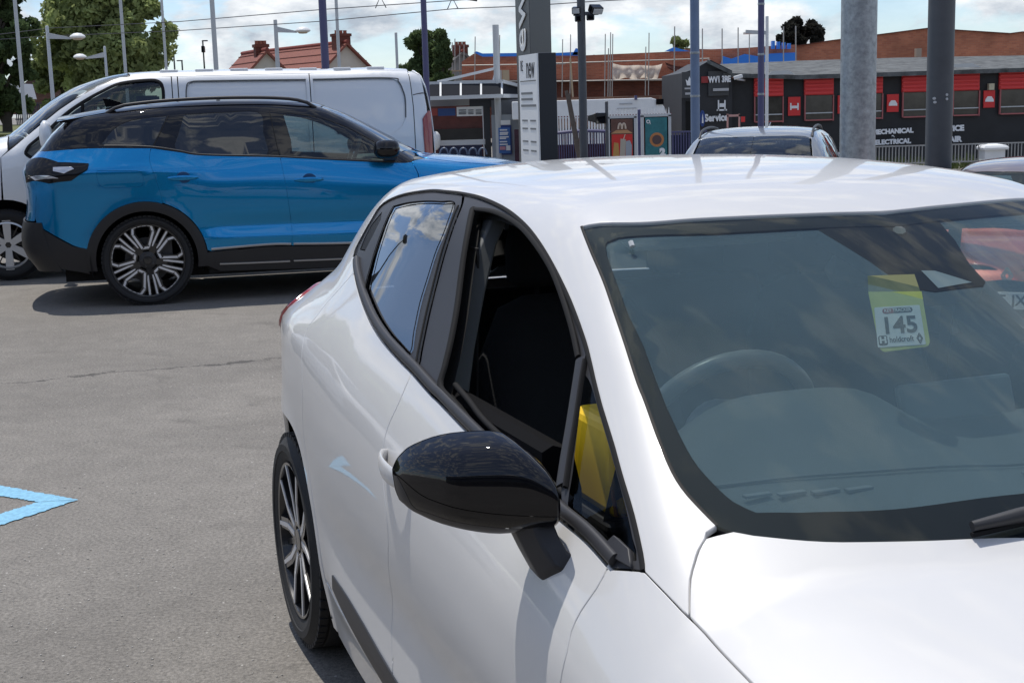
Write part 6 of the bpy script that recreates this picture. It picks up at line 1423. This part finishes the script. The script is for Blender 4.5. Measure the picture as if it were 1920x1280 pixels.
# scaffolding as a thing of its own
sc = thing('scaffolding', 'steel tube scaffolding standing in front of the red brick building', 'scaffolding', (at(1180, 200, D).x, D-1, -.5)); k = px(D-1)
def stube(u0, v0, u1, v1, nm, r=1.05, m_=None, DD=None):
    b = MB(); DD = DD or D-1; b.tube([at(u0, v0, DD)-sc.location, at(u1, v1, DD)-sc.location], r*k, 6); return b.build(nm, m_ or SCAF, sc)
for u, vt in ((891, 69), (937, 66), (1055, 74), (1070, 65), (1135, 64), (1141, 91), (1145, 61), (1149, 64), (1211, 88), (1217, 62), (1265, 50), (1317, 54), (1354, 54), (1384, 52), (1405, 65), (1469, 50), (1492, 49)): stube(u, vt, u-1.5 if u < 1300 else u, 200, 'standard', .9 if vt > 60 else 1.1)
stube(866, 123, 1060, 120, 'ledger'); stube(1040, 119, 1330, 110, 'ledger'); stube(1040, 153, 1290, 148, 'ledger'); stube(1069, 110, 1074, 182, 'brace', 1.8, tb); stube(1263, 153, 1270, 180, 'brace', 1.4, PALEP)
bbox(sc, 'scaffold_board', 1398, 60, 1420, 63.5, D-1, SCAF, .6); 
for i, u in enumerate((1448, 1458, 1468, 1478)): bbox(sc, 'blue_upright', u, 77+i*1.5, u+5, 92, D-.5, TARP, .3)
# ---- right hand brick gable building
D = 66; rb_ = thing('brick_hall', 'plain red brick hall with a shallow stepped gable at upper right', 'building', (at(1750, 200, D).x, D, -.5))
bpoly(rb_, 'wall', [(1488, 260), (1488, 88), (1560, 77), (1640, 67), (1740, 54), (1800, 58), (1893, 64), (1915, 61), (1990, 59), (1990, 260)], D, brickmat('orange_brick', (.46, .17, .09), (.37, .125, .07), (.33, .22, .16), 4.0), 6.0)
bpoly(rb_, 'coping', [(1488, 88), (1560, 77), (1640, 67), (1740, 54), (1800, 58), (1893, 64), (1915, 61), (1990, 59), (1990, 57.5), (1915, 59.5), (1893, 62.4), (1800, 56.4), (1740, 52.4), (1640, 65.4), (1560, 75.4), (1488, 86.4)], D, BRICKD, 6.2, dy=-.1)
b = bbox(rb_, 'chimney_pot', 1718, 91, 1728, 107, D-1, mat('stone_pot', (.35, .28, .22), .8), .3)
# ---- black garage with red shutters
D = 40; ga = thing('garage_building', 'low black painted garage with red shutters and white service lettering', 'building', (at(1600, 270, D).x, D, -.45)); k = px(D)
bpoly(ga, 'front_wall', [(1368, 300), (1368, 147), (1500, 143), (1640, 138), (1800, 132), (1990, 126), (1990, 300)], D, BLACKW, 5.0)
bpoly(ga, 'gable_wall', [(1276, 300), (1276, 138), (1300, 130), (1330, 113), (1370, 133), (1370, 300)], D, mat('charcoal_wall', (.022, .023, .027), .6, vary=.2, scale=2), 5.0, dy=-.25)
# roof: sloping sheets
L = ga.location; q = [at(1356, 137, D-.4), at(1500, 141, D-.4), at(1700, 134.5, D-.4), at(1990, 125, D-.4), at(1990, 103, D+4), at(1700, 108, D+4), at(1500, 114, D+4), at(1340, 121, D+4)]
V = [p-L for p in q]+[p-L-Vector((0, 0, .12)) for p in q]; mk('roof', V, [(0, 1, 6, 7), (1, 2, 5, 6), (2, 3, 4, 5), (8, 15, 14, 9), (9, 14, 13, 10), (10, 13, 12, 11), (0, 8, 9, 1), (1, 9, 10, 2), (2, 10, 11, 3)], SLATE, ga)
q = [at(1326, 112, D-.5), at(1372, 134, D-.5), at(1372, 134, D+4), at(1330, 112, D+4)]; V = [p-L for p in q]+[p-L-Vector((0, 0, .1)) for p in q]; mk('gable_roof', V, [(0, 1, 2, 3), (4, 7, 6, 5), (0, 4, 5, 1)], SLATE, ga)
for pts in ([(1440, 141), (1446, 134), (1478, 132), (1490, 139)], [(1786, 127), (1782, 121), (1822, 119), (1842, 126)]): bpoly(ga, 'roof_light', pts, D-.9, mat('pale_roof_light', (.5, .52, .52), .5), .03)
def wall_y(u): return 0
bays = [(1413, 1468), (1507, 1562), (1599, 1654), (1690, 1741), (1784, 1835), (1872, 1924)]
for i, (u0, u1) in enumerate(bays):
    s = (u0-1413)/459*13
    v0, v1, v2 = 143.5-s, 181-s*1.05, 228-s*1.15
    sh_ = bbox(ga, 'red_shutter', u0, v0, u1, v1, D, REDP, .08, dy=-.09)
    for j in range(5):
        vv = v0+(v1-v0)*(j+.5)/5; bbox(ga, 'shutter_slat', u0+.6, vv-2.6, u1-.6, vv+2.6, D, REDP, .05, dy=-.13, par=sh_, bev=.02)
    fr = bbox(ga, 'window', u0+.5, v1+1, u1-.5, v2, D, WIN, .05, dy=-.06)
    for a_, b_, c_, d_ in ((u0, v1, u0+2, v2+1.5), (u1-2, v1, u1, v2+1.5), (u0+2, v2-1, u1-2, v2+1.5)): bbox(ga, 'window_frame', a_, b_, c_, d_, D, PINKF, .09, dy=-.12, par=fr)
    bbox(ga, 'window_bar', u0+2, v2-14, u1-2, v2-12, D, PALEP, .05, dy=-.10, par=fr)
def gtext(nm, s, u, v, hpx, m_=TEXTW, sx=1.0, bold=.0, dD=0.0, dy=-.12, al='CENTER', ital=0): 
    p = at(u, v, D); return text(nm, s, hpx*k*1.38, Matrix.Translation((p.x-L.x, dy, p.z-L.z)) @ Matrix.Rotation(R(-1.2), 4, 'Y') @ Matrix.Rotation(R(90), 4, 'X'), m_, ga, bold=bold, ext=.004, align=al, sx=sx, shear=ital)
for u0, u1, v0, v1, kind in ((1477, 1500, 182, 217, 'lift'), (1570, 1592, 179, 213, 'car'), (1662, 1684, 177, 210, 'car'), (1753, 1775, 173, 206, 'car'), (1843, 1864, 170, 202, 'bell')):
    s_ = bbox(ga, 'red_sign', u0, v0, u1, v1, D, mat('bright_red_sign', (.66, .03, .03), .5), .05, dy=-.06); cu, cv = (u0+u1)/2, (v0+v1)/2
    if kind == 'lift':
        for a_ in ((cu-8, cv-6, cu-5.5, cv+7), (cu+5.5, cv-6, cu+8, cv+7), (cu-5.5, cv-1, cu+5.5, cv+4)): bbox(ga, 'sign_symbol', *a_, D, TEXTW, .02, dy=-.08, par=s_)
    else: bpoly(ga, 'sign_symbol', [(cu-8, cv+5), (cu-7, cv), (cu-3, cv-5), (cu+4, cv-5), (cu+8, cv+1), (cu+8, cv+5)], D, TEXTW, .02, dy=-.08, par=s_)
bbox(ga, 'alarm_box', 1851, 157, 1861, 169, D, mat('cream_box', (.55, .50, .36), .5), .15, dy=-.16)
gtext('wall_letters', 'MECHANICAL', 1672, 246.5, 8.5, sx=1.02, bold=.012); gtext('wall_letters', '&', 1672, 257, 6, bold=.010); gtext('wall_letters', 'ELECTRICAL', 1672, 266, 8.5, sx=1.02, bold=.012)
gtext('wall_letters', 'SERVICE', 1779, 241.5, 10, sx=1.02, bold=.014); gtext('wall_letters', 'REPAIR', 1777, 262, 10, sx=1.05, bold=.014)
# gable signs
gd = -.42
sg = bbox(ga, 'address_sign', 1325, 134, 1363, 180, D, mat('sign_charcoal', (.05, .052, .056), .5), .06, dy=-.33)
gtext('sign_letters', 'WV1 3RE', 1345, 150, 11, sx=.66, bold=.012, dy=gd); 
pm = MB(); p = at(1360.5, 148, D); pm.lathe([(.001, 0), (4*k*.6, 0), (4*k*.6, .02), (.001, .02)], c=(p.x-L.x, gd, p.z-L.z+2*k), n=14, axis='Y'); pm.prism([(-2.3*k, 1*k), (2.3*k, 1*k), (0, -8*k)], lambda x, z: (p.x-L.x+x, gd, p.z-L.z+z), lambda x, z: (p.x-L.x+x, gd+.02, p.z-L.z+z)); pm.build('pin_symbol', TEXTW, sg)
bbox(ga, 'sign_print', 1333, 166, 1362, 171, D, mat('grey_print', (.45, .45, .46), .5), .02, dy=gd, par=sg)
for a_ in ((1343, 188, 1345.5, 208), (1355, 188, 1357.5, 208), (1341, 205, 1360, 208), (1346, 194, 1355, 201)): bbox(ga, 'lift_symbol', *a_, D, TEXTW, .02, dy=-.30)
gtext('wall_letters', 'Service', 1340, 221, 13, sx=.84, bold=.014, dy=gd+.1)
dm_ = MB(); p = at(1314, 222, D); dm_.lathe([(.001, 0), (5*k, 0), (5*k, .02), (.001, .03)], c=(0, 0, 0), n=28, axis='Y'); dm_.v = [(p.x-L.x+x, -.34+y, p.z-L.z+z*3.0) for x, y, z in dm_.v]; e_ = dm_.build('blue_emblem', mat('emblem_blue', (.02, .06, .24), .5), ga)
e2 = MB(); e2.prism([(-1.6*k, -8*k), (1.6*k, -9*k), (1.2*k, 0), (0, 9*k), (-1.0*k, 2*k)], lambda x, z: (p.x-L.x+x, -.385, p.z-L.z+z), lambda x, z: (p.x-L.x+x, -.37, p.z-L.z+z)); e2.build('emblem_figure', TEXTW, e_)
sg2 = bbox(ga, 'hanging_sign', 1274, 136, 1297, 184, D, mat('sign_charcoal', (.05, .052, .056), .5), .06, dy=-.55)
bpoly(ga, 'house_symbol', [(1283, 161), (1281, 150), (1285, 153), (1288, 144), (1291, 153), (1295, 150), (1293, 161)], D, TEXTW, .02, dy=-.57, par=sg2); bbox(ga, 'sign_print', 1279, 165, 1296, 168, D, mat('grey_print', (.45, .45, .46), .5), .02, dy=-.57, par=sg2); bbox(ga, 'sign_print', 1280, 174, 1296, 178, D, mat('grey_print', (.45, .45, .46), .5), .02, dy=-.57, par=sg2)
bbox(ga, 'red_banner', 1312, 144, 1329, 156, D, mat('dull_red', (.32, .03, .03), .5), .03, dy=-.33); 
cc = MB(); a = at(1376, 147, D-1.2)-L; c = at(1392, 142.5, D-1.2)-L; cc.bar(a, c, .10, .10); cc.build('cctv_camera', WHITEP, ga, bevel=.02); cc = MB(); cc.bar(at(1383, 149, D-1.2)-L, at(1396, 151, D-.1)-L, .05); cc.build('camera_arm', PALEP, ga)
bbox(ga, 'open_doorway', 1284, 190, 1300, 300, D, UNDER, .05, dy=-.28)
# things leaning in the garage yard
rk = thing('pallet_rack', 'pink painted low trolley frame in front of the black garage', 'trolley', (at(1378, 240, 38).x, 38, -.45))
for a_ in ((1363, 214, 1366, 240), (1385, 214, 1388, 240), (1363, 215, 1388, 219)): bbox(rk, 'frame_bar', *a_, 38, mat('faded_pink', (.55, .30, .27), .6), .05)
bbox(rk, 'red_label', 1390, 219, 1397, 229, 38, mat('bright_red_sign', (.66, .03, .03), .5), .05)
# rough brick yard wall and drain pipe
yw = thing('yard_wall', 'rough brown brick wall stub behind the trailer', 'wall', (at(1220, 260, 46).x, 46, -.45))
bpoly(yw, 'masonry', [(1020, 300), (1020, 183), (1120, 182), (1180, 180), (1272, 178), (1272, 300)], 46, BRICKR, .5)
post('drain_pipe', 'white drain pipe at the corner of the brown brick wall', 'pipe', 1271, 200, 41, 4, WHITEP, vtop=176)
# ---- railing and white pillar on the right
D = 34; rr_ = thing('street_railing', 'grey vertical bar railing along the road before the black garage', 'railing', (at(1780, 305, D).x, D, -.35)); k = px(D); L = rr_.location
zb_, zt_ = at(1780, 306, D).z, at(1780, 270.5, D).z
bar = MB(); bar.box((0, 0, (zt_+zb_)/2-L.z), (1.5*k, .03, zt_-zb_)); b0_ = bar.build('bar', mat('railing_grey', (.32, .32, .32), .5, metal=.3), rr_); b0_.location.x = at(1636, 290, D).x-L.x
for i in range(1, 50):
    if 32.5 < i < 39: continue
    o = b0_.copy(); put(o, rr_); o.location.x = at(1636+i*6.2, 290, D).x-L.x
for v in (271.5, 304): b = MB(); a, c = at(1630, v, D), at(1945, v, D); zz = at(1780, v, D).z; b.box(((a.x+c.x)/2-L.x, 0, zz-L.z), (c.x-a.x, .05, 2.2*k)); b.build('rail', mat('railing_grey', (.32, .32, .32), .5, metal=.3), rr_)
pw = thing('white_pillar', 'squat white gate pillar with a capping standing in the railing', 'pillar', (at(1866, 305, D-.3).x, D-.3, -.4)); L = pw.location
bbox(pw, 'pillar_shaft', 1847, 280, 1884, 320, D-.3, WHITEP, .45); b = MB(); zc_ = at(1866, 277, D-.3).z-L.z; b.loft([[(x*s, .22+y*s, zc_+z) for x, y in ((-.29, -.29), (.29, -.29), (.29, .29), (-.29, .29))] for s, z in ((1, -.05), (1.03, 0), (.9, .05), (.3, .09))]); b.build('pillar_cap', WHITEP, pw)
# low verge behind the railing
vg = MB()
for i in range(900):
    p = at(random.uniform(1630, 1830), 302, D+random.uniform(.3, 1.6)); hh_ = random.uniform(.08, .42); z0 = -.42; a = random.uniform(0, 6.28); w_ = .012; dx, dy_ = math.cos(a)*w_, math.sin(a)*w_; lx, ly = random.uniform(-.1, .1), random.uniform(-.1, .1)
    vg.add([(p.x-dx, p.y-dy_, z0), (p.x+dx, p.y+dy_, z0), (p.x+lx, p.y+ly, z0+hh_)], [(0, 1, 2)])
tag(vg.build('verge_weeds', mat('weed_green', (.10, .13, .035), .8, vary=.5, scale=3)), 'dry weeds growing behind the street railing', 'weeds', kind='stuff')

# ---- houses at left
def house(label, ridge_r, ridge_l, Dr, Dl, half, drop, chim, wallm, roofm):
    a, c = at(*ridge_r, Dr), at(*ridge_l, Dl); d = (c-a); d.z = 0; Lh = d.length; yaw = math.atan2(d.y, d.x); zr = .5*(a.z+c.z)
    t = thing('house', label, 'house', (a.x, a.y, -.5), yaw); H = zr+.5; e = H-drop
    m = MB(); m.prism([(-half*.97, 0), (half*.97, 0), (half*.97, e), (0, H-.12), (-half*.97, e)], lambda y, z: (.15, y, z), lambda y, z: (Lh-.15, y, z)); m.build('wall', wallm, t)
    ov = .35
    for s in (-1, 1):
        r = MB(); y1, z1 = s*(half+ov), e-ov*drop/half
        r.add([(0-.1, 0, H), (Lh+.1, 0, H), (Lh+.1, y1, z1), (-.1, y1, z1), (-.1, 0, H-.14), (Lh+.1, 0, H-.14), (Lh+.1, y1, z1-.14), (-.1, y1, z1-.14)], [(0, 1, 2, 3), (7, 6, 5, 4), (0, 3, 7, 4), (1, 5, 6, 2), (2, 6, 7, 3), (0, 4, 5, 1)]); ro = r.build('roof', roofm, t)
        if s > 0 or True:
            nrow = 9
            for i in range(nrow):      # tile courses
                q = (i+.5)/nrow; cb = MB(); cb.bar((-.1, y1*q, H+(z1-H)*q+.02), (Lh+.1, y1*q, H+(z1-H)*q+.02), .05, .03); cb.build('tile_course', roofm, ro)
    rd = MB(); rd.tube([(-.12, 0, H+.02), (Lh+.12, 0, H+.02)], .09, 8); rd.build('ridge_tiles', mat('ridge_clay', (.22, .05, .035), .8), t)
    for x, w_, h_ in chim:
        cm_ = MB(); cm_.box((x, 0, H+h_/2-.3), (w_*.7, w_, h_+.6)); cm_.box((x, 0, H+h_-.08), (w_*.7+.1, w_+.1, .14)); co = cm_.build('chimney', BRICK if h_ > .8 else BRICKD, t)
        for j in (-1, 0, 1): p_ = MB(); p_.lathe([(.10, 0), (.09, .13), (.11, .16)], c=(x, j*w_*.3, H+h_), n=10); p_.build('chimney_pot', mat('clay_pot', (.30, .10, .06), .8), co)
    return t
house('white gabled house with red tiled roof and two brick chimneys behind the van', (650, 84), (470, 95), 72, 82, 3.4, 3.1, ((.6, .8, .45), ), CREAM, TILE)
house('lower house with dark chimney left of the red tiled house', (500, 96), (455, 99), 66, 70, 3.0, 3.0, ((1.0, .6, .3), ), CREAM, TILE)
house('grey house hidden among scaffold poles right of the conifer', (868, 98), (812, 104), 74, 80, 3.2, 2.6, ((.5, .7, .35), ), mat('grey_render', (.24, .24, .23), .85, vary=.2, scale=2), mat('grey_tiles', (.14, .13, .12), .8, vary=.3, scale=4))
sc2 = thing('scaffold_tower', 'pale scaffold poles and boards round the grey house beside the conifer', 'scaffolding', (at(850, 150, 66).x, 66, -.5)); k = px(66)
for u, vt in ((838, 92), (842, 82), (848, 80), (853, 73), (862, 86), (870, 84)): b = MB(); b.tube([at(u, vt, 66)-sc2.location, at(u, 175, 66)-sc2.location], .9*k, 6); b.build('standard', SCAF, sc2)
for v in (132, 143): b = MB(); b.bar(at(830, v+2, 66)-sc2.location, at(888, v, 66)-sc2.location, .25, .06); b.build('board', tb, sc2)
b = MB(); b.bar(at(806, 126, 66)-sc2.location, at(836, 106, 66)-sc2.location, .12, .05); b.build('sloping_board', tb, sc2)
# left edge: station shelter, brick house, fence and lawn
D = 62; ls = thing('station_shelter', 'white edged shelter roof on a timber post at the far left edge', 'shelter', (at(10, 230, D).x, D, at(10, 234, D).z)); L = ls.location
bpoly(ls, 'roof_panel', [(-60, 183), (-60, 172), (0, 165), (31, 160), (38, 183)], D, CHARC, 2.0); bpoly(ls, 'roof_edge', [(-60, 170), (0, 163), (32, 157), (40, 186), (-60, 186), (-60, 183.5), (37, 183.5), (30.5, 160), (0, 165.5), (-60, 172.5)], D, WHITEP, 2.1, dy=-.05)
bpoly(ls, 'roof_cap', [(-40, 158), (0, 153), (14, 153), (14, 158), (0, 160), (-40, 166)], D, WHITEP, 1.0, dy=.4); bbox(ls, 'timber_post', 6, 186, 15, 232, D, mat('brown_post', (.06, .04, .025), .8), .3); bbox(ls, 'back_panel', -20, 188, 4, 215, D+1, BRICK, .2)
lh = thing('brick_cottage', 'brown brick cottage with dark roof showing under the trees at left', 'house', (at(70, 200, 78).x, 78, .5)); bpoly(lh, 'wall', [(20, 215), (20, 175), (60, 160), (100, 168), (100, 215)], 78, brickmat('brown_brick', (.15, .075, .05), (.11, .05, .035), (.14, .11, .09), 4.0), 5.0); bpoly(lh, 'roof', [(40, 166), (58, 148), (100, 146), (104, 170)], 78, mat('brown_tiles', (.09, .05, .04), .8, vary=.3, scale=3), 5.0, dy=-.3); bbox(lh, 'window', 15, 190, 32, 200, 77.9, WHITEP, .1)
lf = thing('dark_fence', 'dark blue mesh fence under the trees at left', 'fence', (at(70, 210, 66).x, 66, at(60, 230, 66).z)); L = lf.location
for i in range(24): bbox(lf, 'pale', 30+i*3.4, 192, 31.6+i*3.4, 240, 66, mat('navy_fence', (.03, .04, .07), .6), .04)
for v in (196, 222): bbox(lf, 'rail', 28, v, 114, v+2, 66, mat('navy_fence', (.03, .04, .07), .6), .06, dy=.05)
gp = at(-200, 240, 60); 
gv = [at(-400, 258, 46), at(140, 250, 46), at(160, 232, 64), at(-400, 240, 64)]; 
tag(mk('bank', [(p.x, p.y, p.z) for p in gv]+[(p.x, p.y, -.6) for p in gv], [(0, 1, 2, 3), (0, 4, 5, 1), (1, 5, 6, 2), (2, 6, 7, 3), (3, 7, 4, 0)], mat('lawn_green', (.11, .12, .035), .9, vary=.45, scale=2.5, bump=.5, bscale=30)), kind='structure')

# ---------------------------------------------------------------- trees
def leafmat(name, c, v=.5):
    if name in MATS: return MATS[name]
    m = bpy.data.materials.new(name); m.use_nodes = True; t = m.node_tree; t.nodes.clear(); L = t.links.new
    tc_ = t.nodes.new('ShaderNodeTexCoord'); n = t.nodes.new('ShaderNodeTexNoise'); n.inputs['Scale'].default_value = 1.1; n.inputs['Detail'].default_value = 5; L(tc_.outputs['Object'], n.inputs['Vector'])
    r = t.nodes.new('ShaderNodeMapRange'); r.inputs['From Min'].default_value = .3; r.inputs['From Max'].default_value = .7; r.inputs['To Min'].default_value = 1-v; r.inputs['To Max'].default_value = 1+v; L(n.outputs['Fac'], r.inputs['Value'])
    x = t.nodes.new('ShaderNodeVectorMath'); x.operation = 'SCALE'; x.inputs[0].default_value = c; L(r.outputs['Result'], x.inputs['Scale'])
    d = t.nodes.new('ShaderNodeBsdfDiffuse'); tr = t.nodes.new('ShaderNodeBsdfTranslucent'); mx_ = t.nodes.new('ShaderNodeMixShader'); mx_.inputs[0].default_value = .42; o = t.nodes.new('ShaderNodeOutputMaterial')
    L(x.outputs['Vector'], d.inputs['Color']); L(x.outputs['Vector'], tr.inputs['Color']); L(d.outputs[0], mx_.inputs[1]); L(tr.outputs[0], mx_.inputs[2]); L(mx_.outputs[0], o.inputs['Surface']); MATS[name] = m; return m
BARK = mat('bark', (.05, .04, .03), .9, vary=.3, scale=5)
def tree(label, u, vtop, vbot, D, wpx, lm, nleaf=9000, leaf=.16, clumps=26, kind='round', name='tree', base=None, seed=1, cat='tree'):
    rnd = np.random.default_rng(seed); p = at(u, vbot, D); top = at(u, vtop, D).z; g = -.4 if base is None else base; t = thing(name, label, cat, (p.x, p.y, g)); H = top-g; Wd = wpx*px(D)/2; zb0 = max(.8, p.z-g) if base is None else .3
    tr = MB(); tr.tube([(0, 0, 0), (.1, 0, H*.3), (-.1, .1, H*.6), (0, 0, H*.92)], [max(.12, H*.03), H*.024, H*.014, .03], 8); tk = tr.build('trunk', BARK, t, sharp=60)
    C = []
    for i in range(clumps):
        if kind == 'cone':
            z = rnd.uniform(0, 1)**1.1; r = Wd*(1-z)**.75*rnd.uniform(.45, .95)
        else:
            z = rnd.uniform(.05, .95); r = Wd*math.sqrt(max(.05, 1-(2*z-1)**2*.9))*rnd.uniform(.3, .92)
        a = rnd.uniform(0, 2*math.pi); C.append((r*math.cos(a), r*math.sin(a)*.7, zb0+(H-zb0)*z, rnd.uniform(.35, .85)*Wd*(.36 if name == 'tree' else .52)))
    for i in range(0, clumps, 2):
        c = C[i]; lb_ = MB(); lb_.tube([(0, 0, max(.3, c[2]-abs(c[0])*.8-.3)), (c[0]*.5, c[1]*.5, c[2]-.3*abs(c[0])), (c[0], c[1], c[2])], [.07, .05, .02], 5); lb_.build('limb', BARK, tk)
    n = nleaf; ci = rnd.integers(0, clumps, n); Cn = np.array(C)[ci]
    d = rnd.normal(size=(n, 3)); d /= np.linalg.norm(d, axis=1, keepdims=True); rr = Cn[:, 3]*rnd.uniform(.35, 1.08, n)**.6
    P = Cn[:, :3]+d*rr[:, None]*[1, 1, .8]
    ax = rnd.normal(size=(n, 3)); ax /= np.linalg.norm(ax, axis=1, keepdims=True); bx = np.cross(ax, rnd.normal(size=(n, 3))); bx /= np.linalg.norm(bx, axis=1, keepdims=True)
    s = leaf*rnd.uniform(.5, 1.3, n)[:, None]
    V = np.stack([P-ax*s, P+bx*s*.55, P+ax*s, P-bx*s*.55], 1).reshape(-1, 3); keep = V[:, 2].reshape(-1, 4).min(1) > .05
    F = np.arange(4*n).reshape(-1, 4)[keep]
    mk('crown', V, F, lm, t); return t
LG1 = leafmat('leaf_mid_green', (.31, .36, .15)); LG2 = leafmat('leaf_dark_green', (.10, .14, .06)); LG3 = leafmat('leaf_dull_green', (.20, .24, .10)); LG4 = leafmat('leaf_copper', (.035, .035, .03))
tree('big leafy green tree behind the silver van at left', 205, -40, 190, 54, 250, LG1, 44000, .14, 110, seed=3)
tree('lower green tree filling in under the big leafy one', 130, 60, 215, 60, 130, LG3, 15000, .14, 56, seed=4)
tree('dark evergreen tree at the far left edge', 8, -60, 215, 50, 150, LG2, 26000, .13, 80, seed=5)
tree('dark green conifer right of the purple pole', 797, 60, 185, 62, 92, LG2, 14000, .11, 50, kind='round', seed=6, name='conifer_tree')
tree('conifer with pointed tops beside the grey house', 830, 64, 185, 60, 60, LG2, 9000, .12, 26, kind='cone', seed=16, name='conifer_tree')
tree('dark copper tree above the garage roof', 1497, 38, 110, 80, 100, LG4, 9000, .15, 44, seed=8)
tree('small green tree behind the blue pole', 1272, 70, 110, 78, 44, LG3, 2500, .16, 14, seed=9)

# ---------------------------------------------------------------- yard to the left of the picture, mirrored in the near car's glass
def car_frame(X, Y, z=0.0):
    c, s = math.cos(CAR_ROT), math.sin(CAR_ROT); return (.1548+c*X-s*Y, 4.0855+s*X+c*Y, z)
car_copy(hatch, 'second white hatchback parked off to the left, mirrored in the rear side window', car_frame(-8.4, -3.3), .05, {}, name='hatchback_car')
p = car_frame(-14, -4.0); fl = thing('floodlight_mast', 'tall mast with square flood light left of the picture, mirrored in the rear side window', 'mast', p)
m = MB(); m.lathe([(.09, 0), (.05, 4.9)], n=10); m.build('pole', DKGREY, fl); m = MB(); m.box((0, 0, 4.9), (.7, .5, .12)); m.build('lamp_head', DKGREY, fl, bevel=.03)
for i, (X, Y, h, w) in enumerate(((-21, -7.5, 4.2, 6), (-23, -13, 5, 7), (-24, -19, 5, 8))):
    q = car_frame(X, Y); D_ = q[1]; rnd = np.random.default_rng(40+i); t = thing('boundary_tree', ('nearest', 'middle', 'farthest')[i]+' tree of the row left of the picture, mirrored in the rear side window', 'tree', q)
    tr = MB(); tr.tube([(0, 0, 0), (0, 0, h*.8)], [.25, .05], 8); tr.build('trunk', BARK, t)
    n = 5000; d = rnd.normal(size=(n, 3)); d /= np.linalg.norm(d, axis=1, keepdims=True); P = d*(rnd.uniform(.2, 1, n)**.4)[:, None]*[w/2, w/2, h*.42]+[0, 0, h*.58]
    ax = rnd.normal(size=(n, 3)); bx = np.cross(ax, rnd.normal(size=(n, 3))); ax /= np.linalg.norm(ax, axis=1, keepdims=True); bx /= np.linalg.norm(bx, axis=1, keepdims=True)
    V = np.stack([P-ax*.22, P+bx*.13, P+ax*.22, P-bx*.13], 1).reshape(-1, 3); mk('crown', V, np.arange(4*n).reshape(-1, 4), LG1, t)

# unseen dark block added behind the camera to darken mirror and body reflections
sr = thing('reflection_block', 'unseen long dark glazed block added behind the camera to darken the door mirror reflections', 'building', (0, -9, 0))
m = MB(); m.box((0, -2, 2.6), (36, 4, 5.2)); m.build('block_body', CHARC, sr)
for i in range(14): m = MB(); m.box((-16.9+i*2.6, .03, 1.6), (2.4, .05, 2.9)); m.v = [(x, y, z) for x, y, z in m.v]; m.build('glazing_pane', WIN, sr)
m = MB(); m.box((0, .3, 4.2), (36, .5, .7)); m.build('fascia', mat('fascia_grey', (.10, .11, .12), .5), sr)
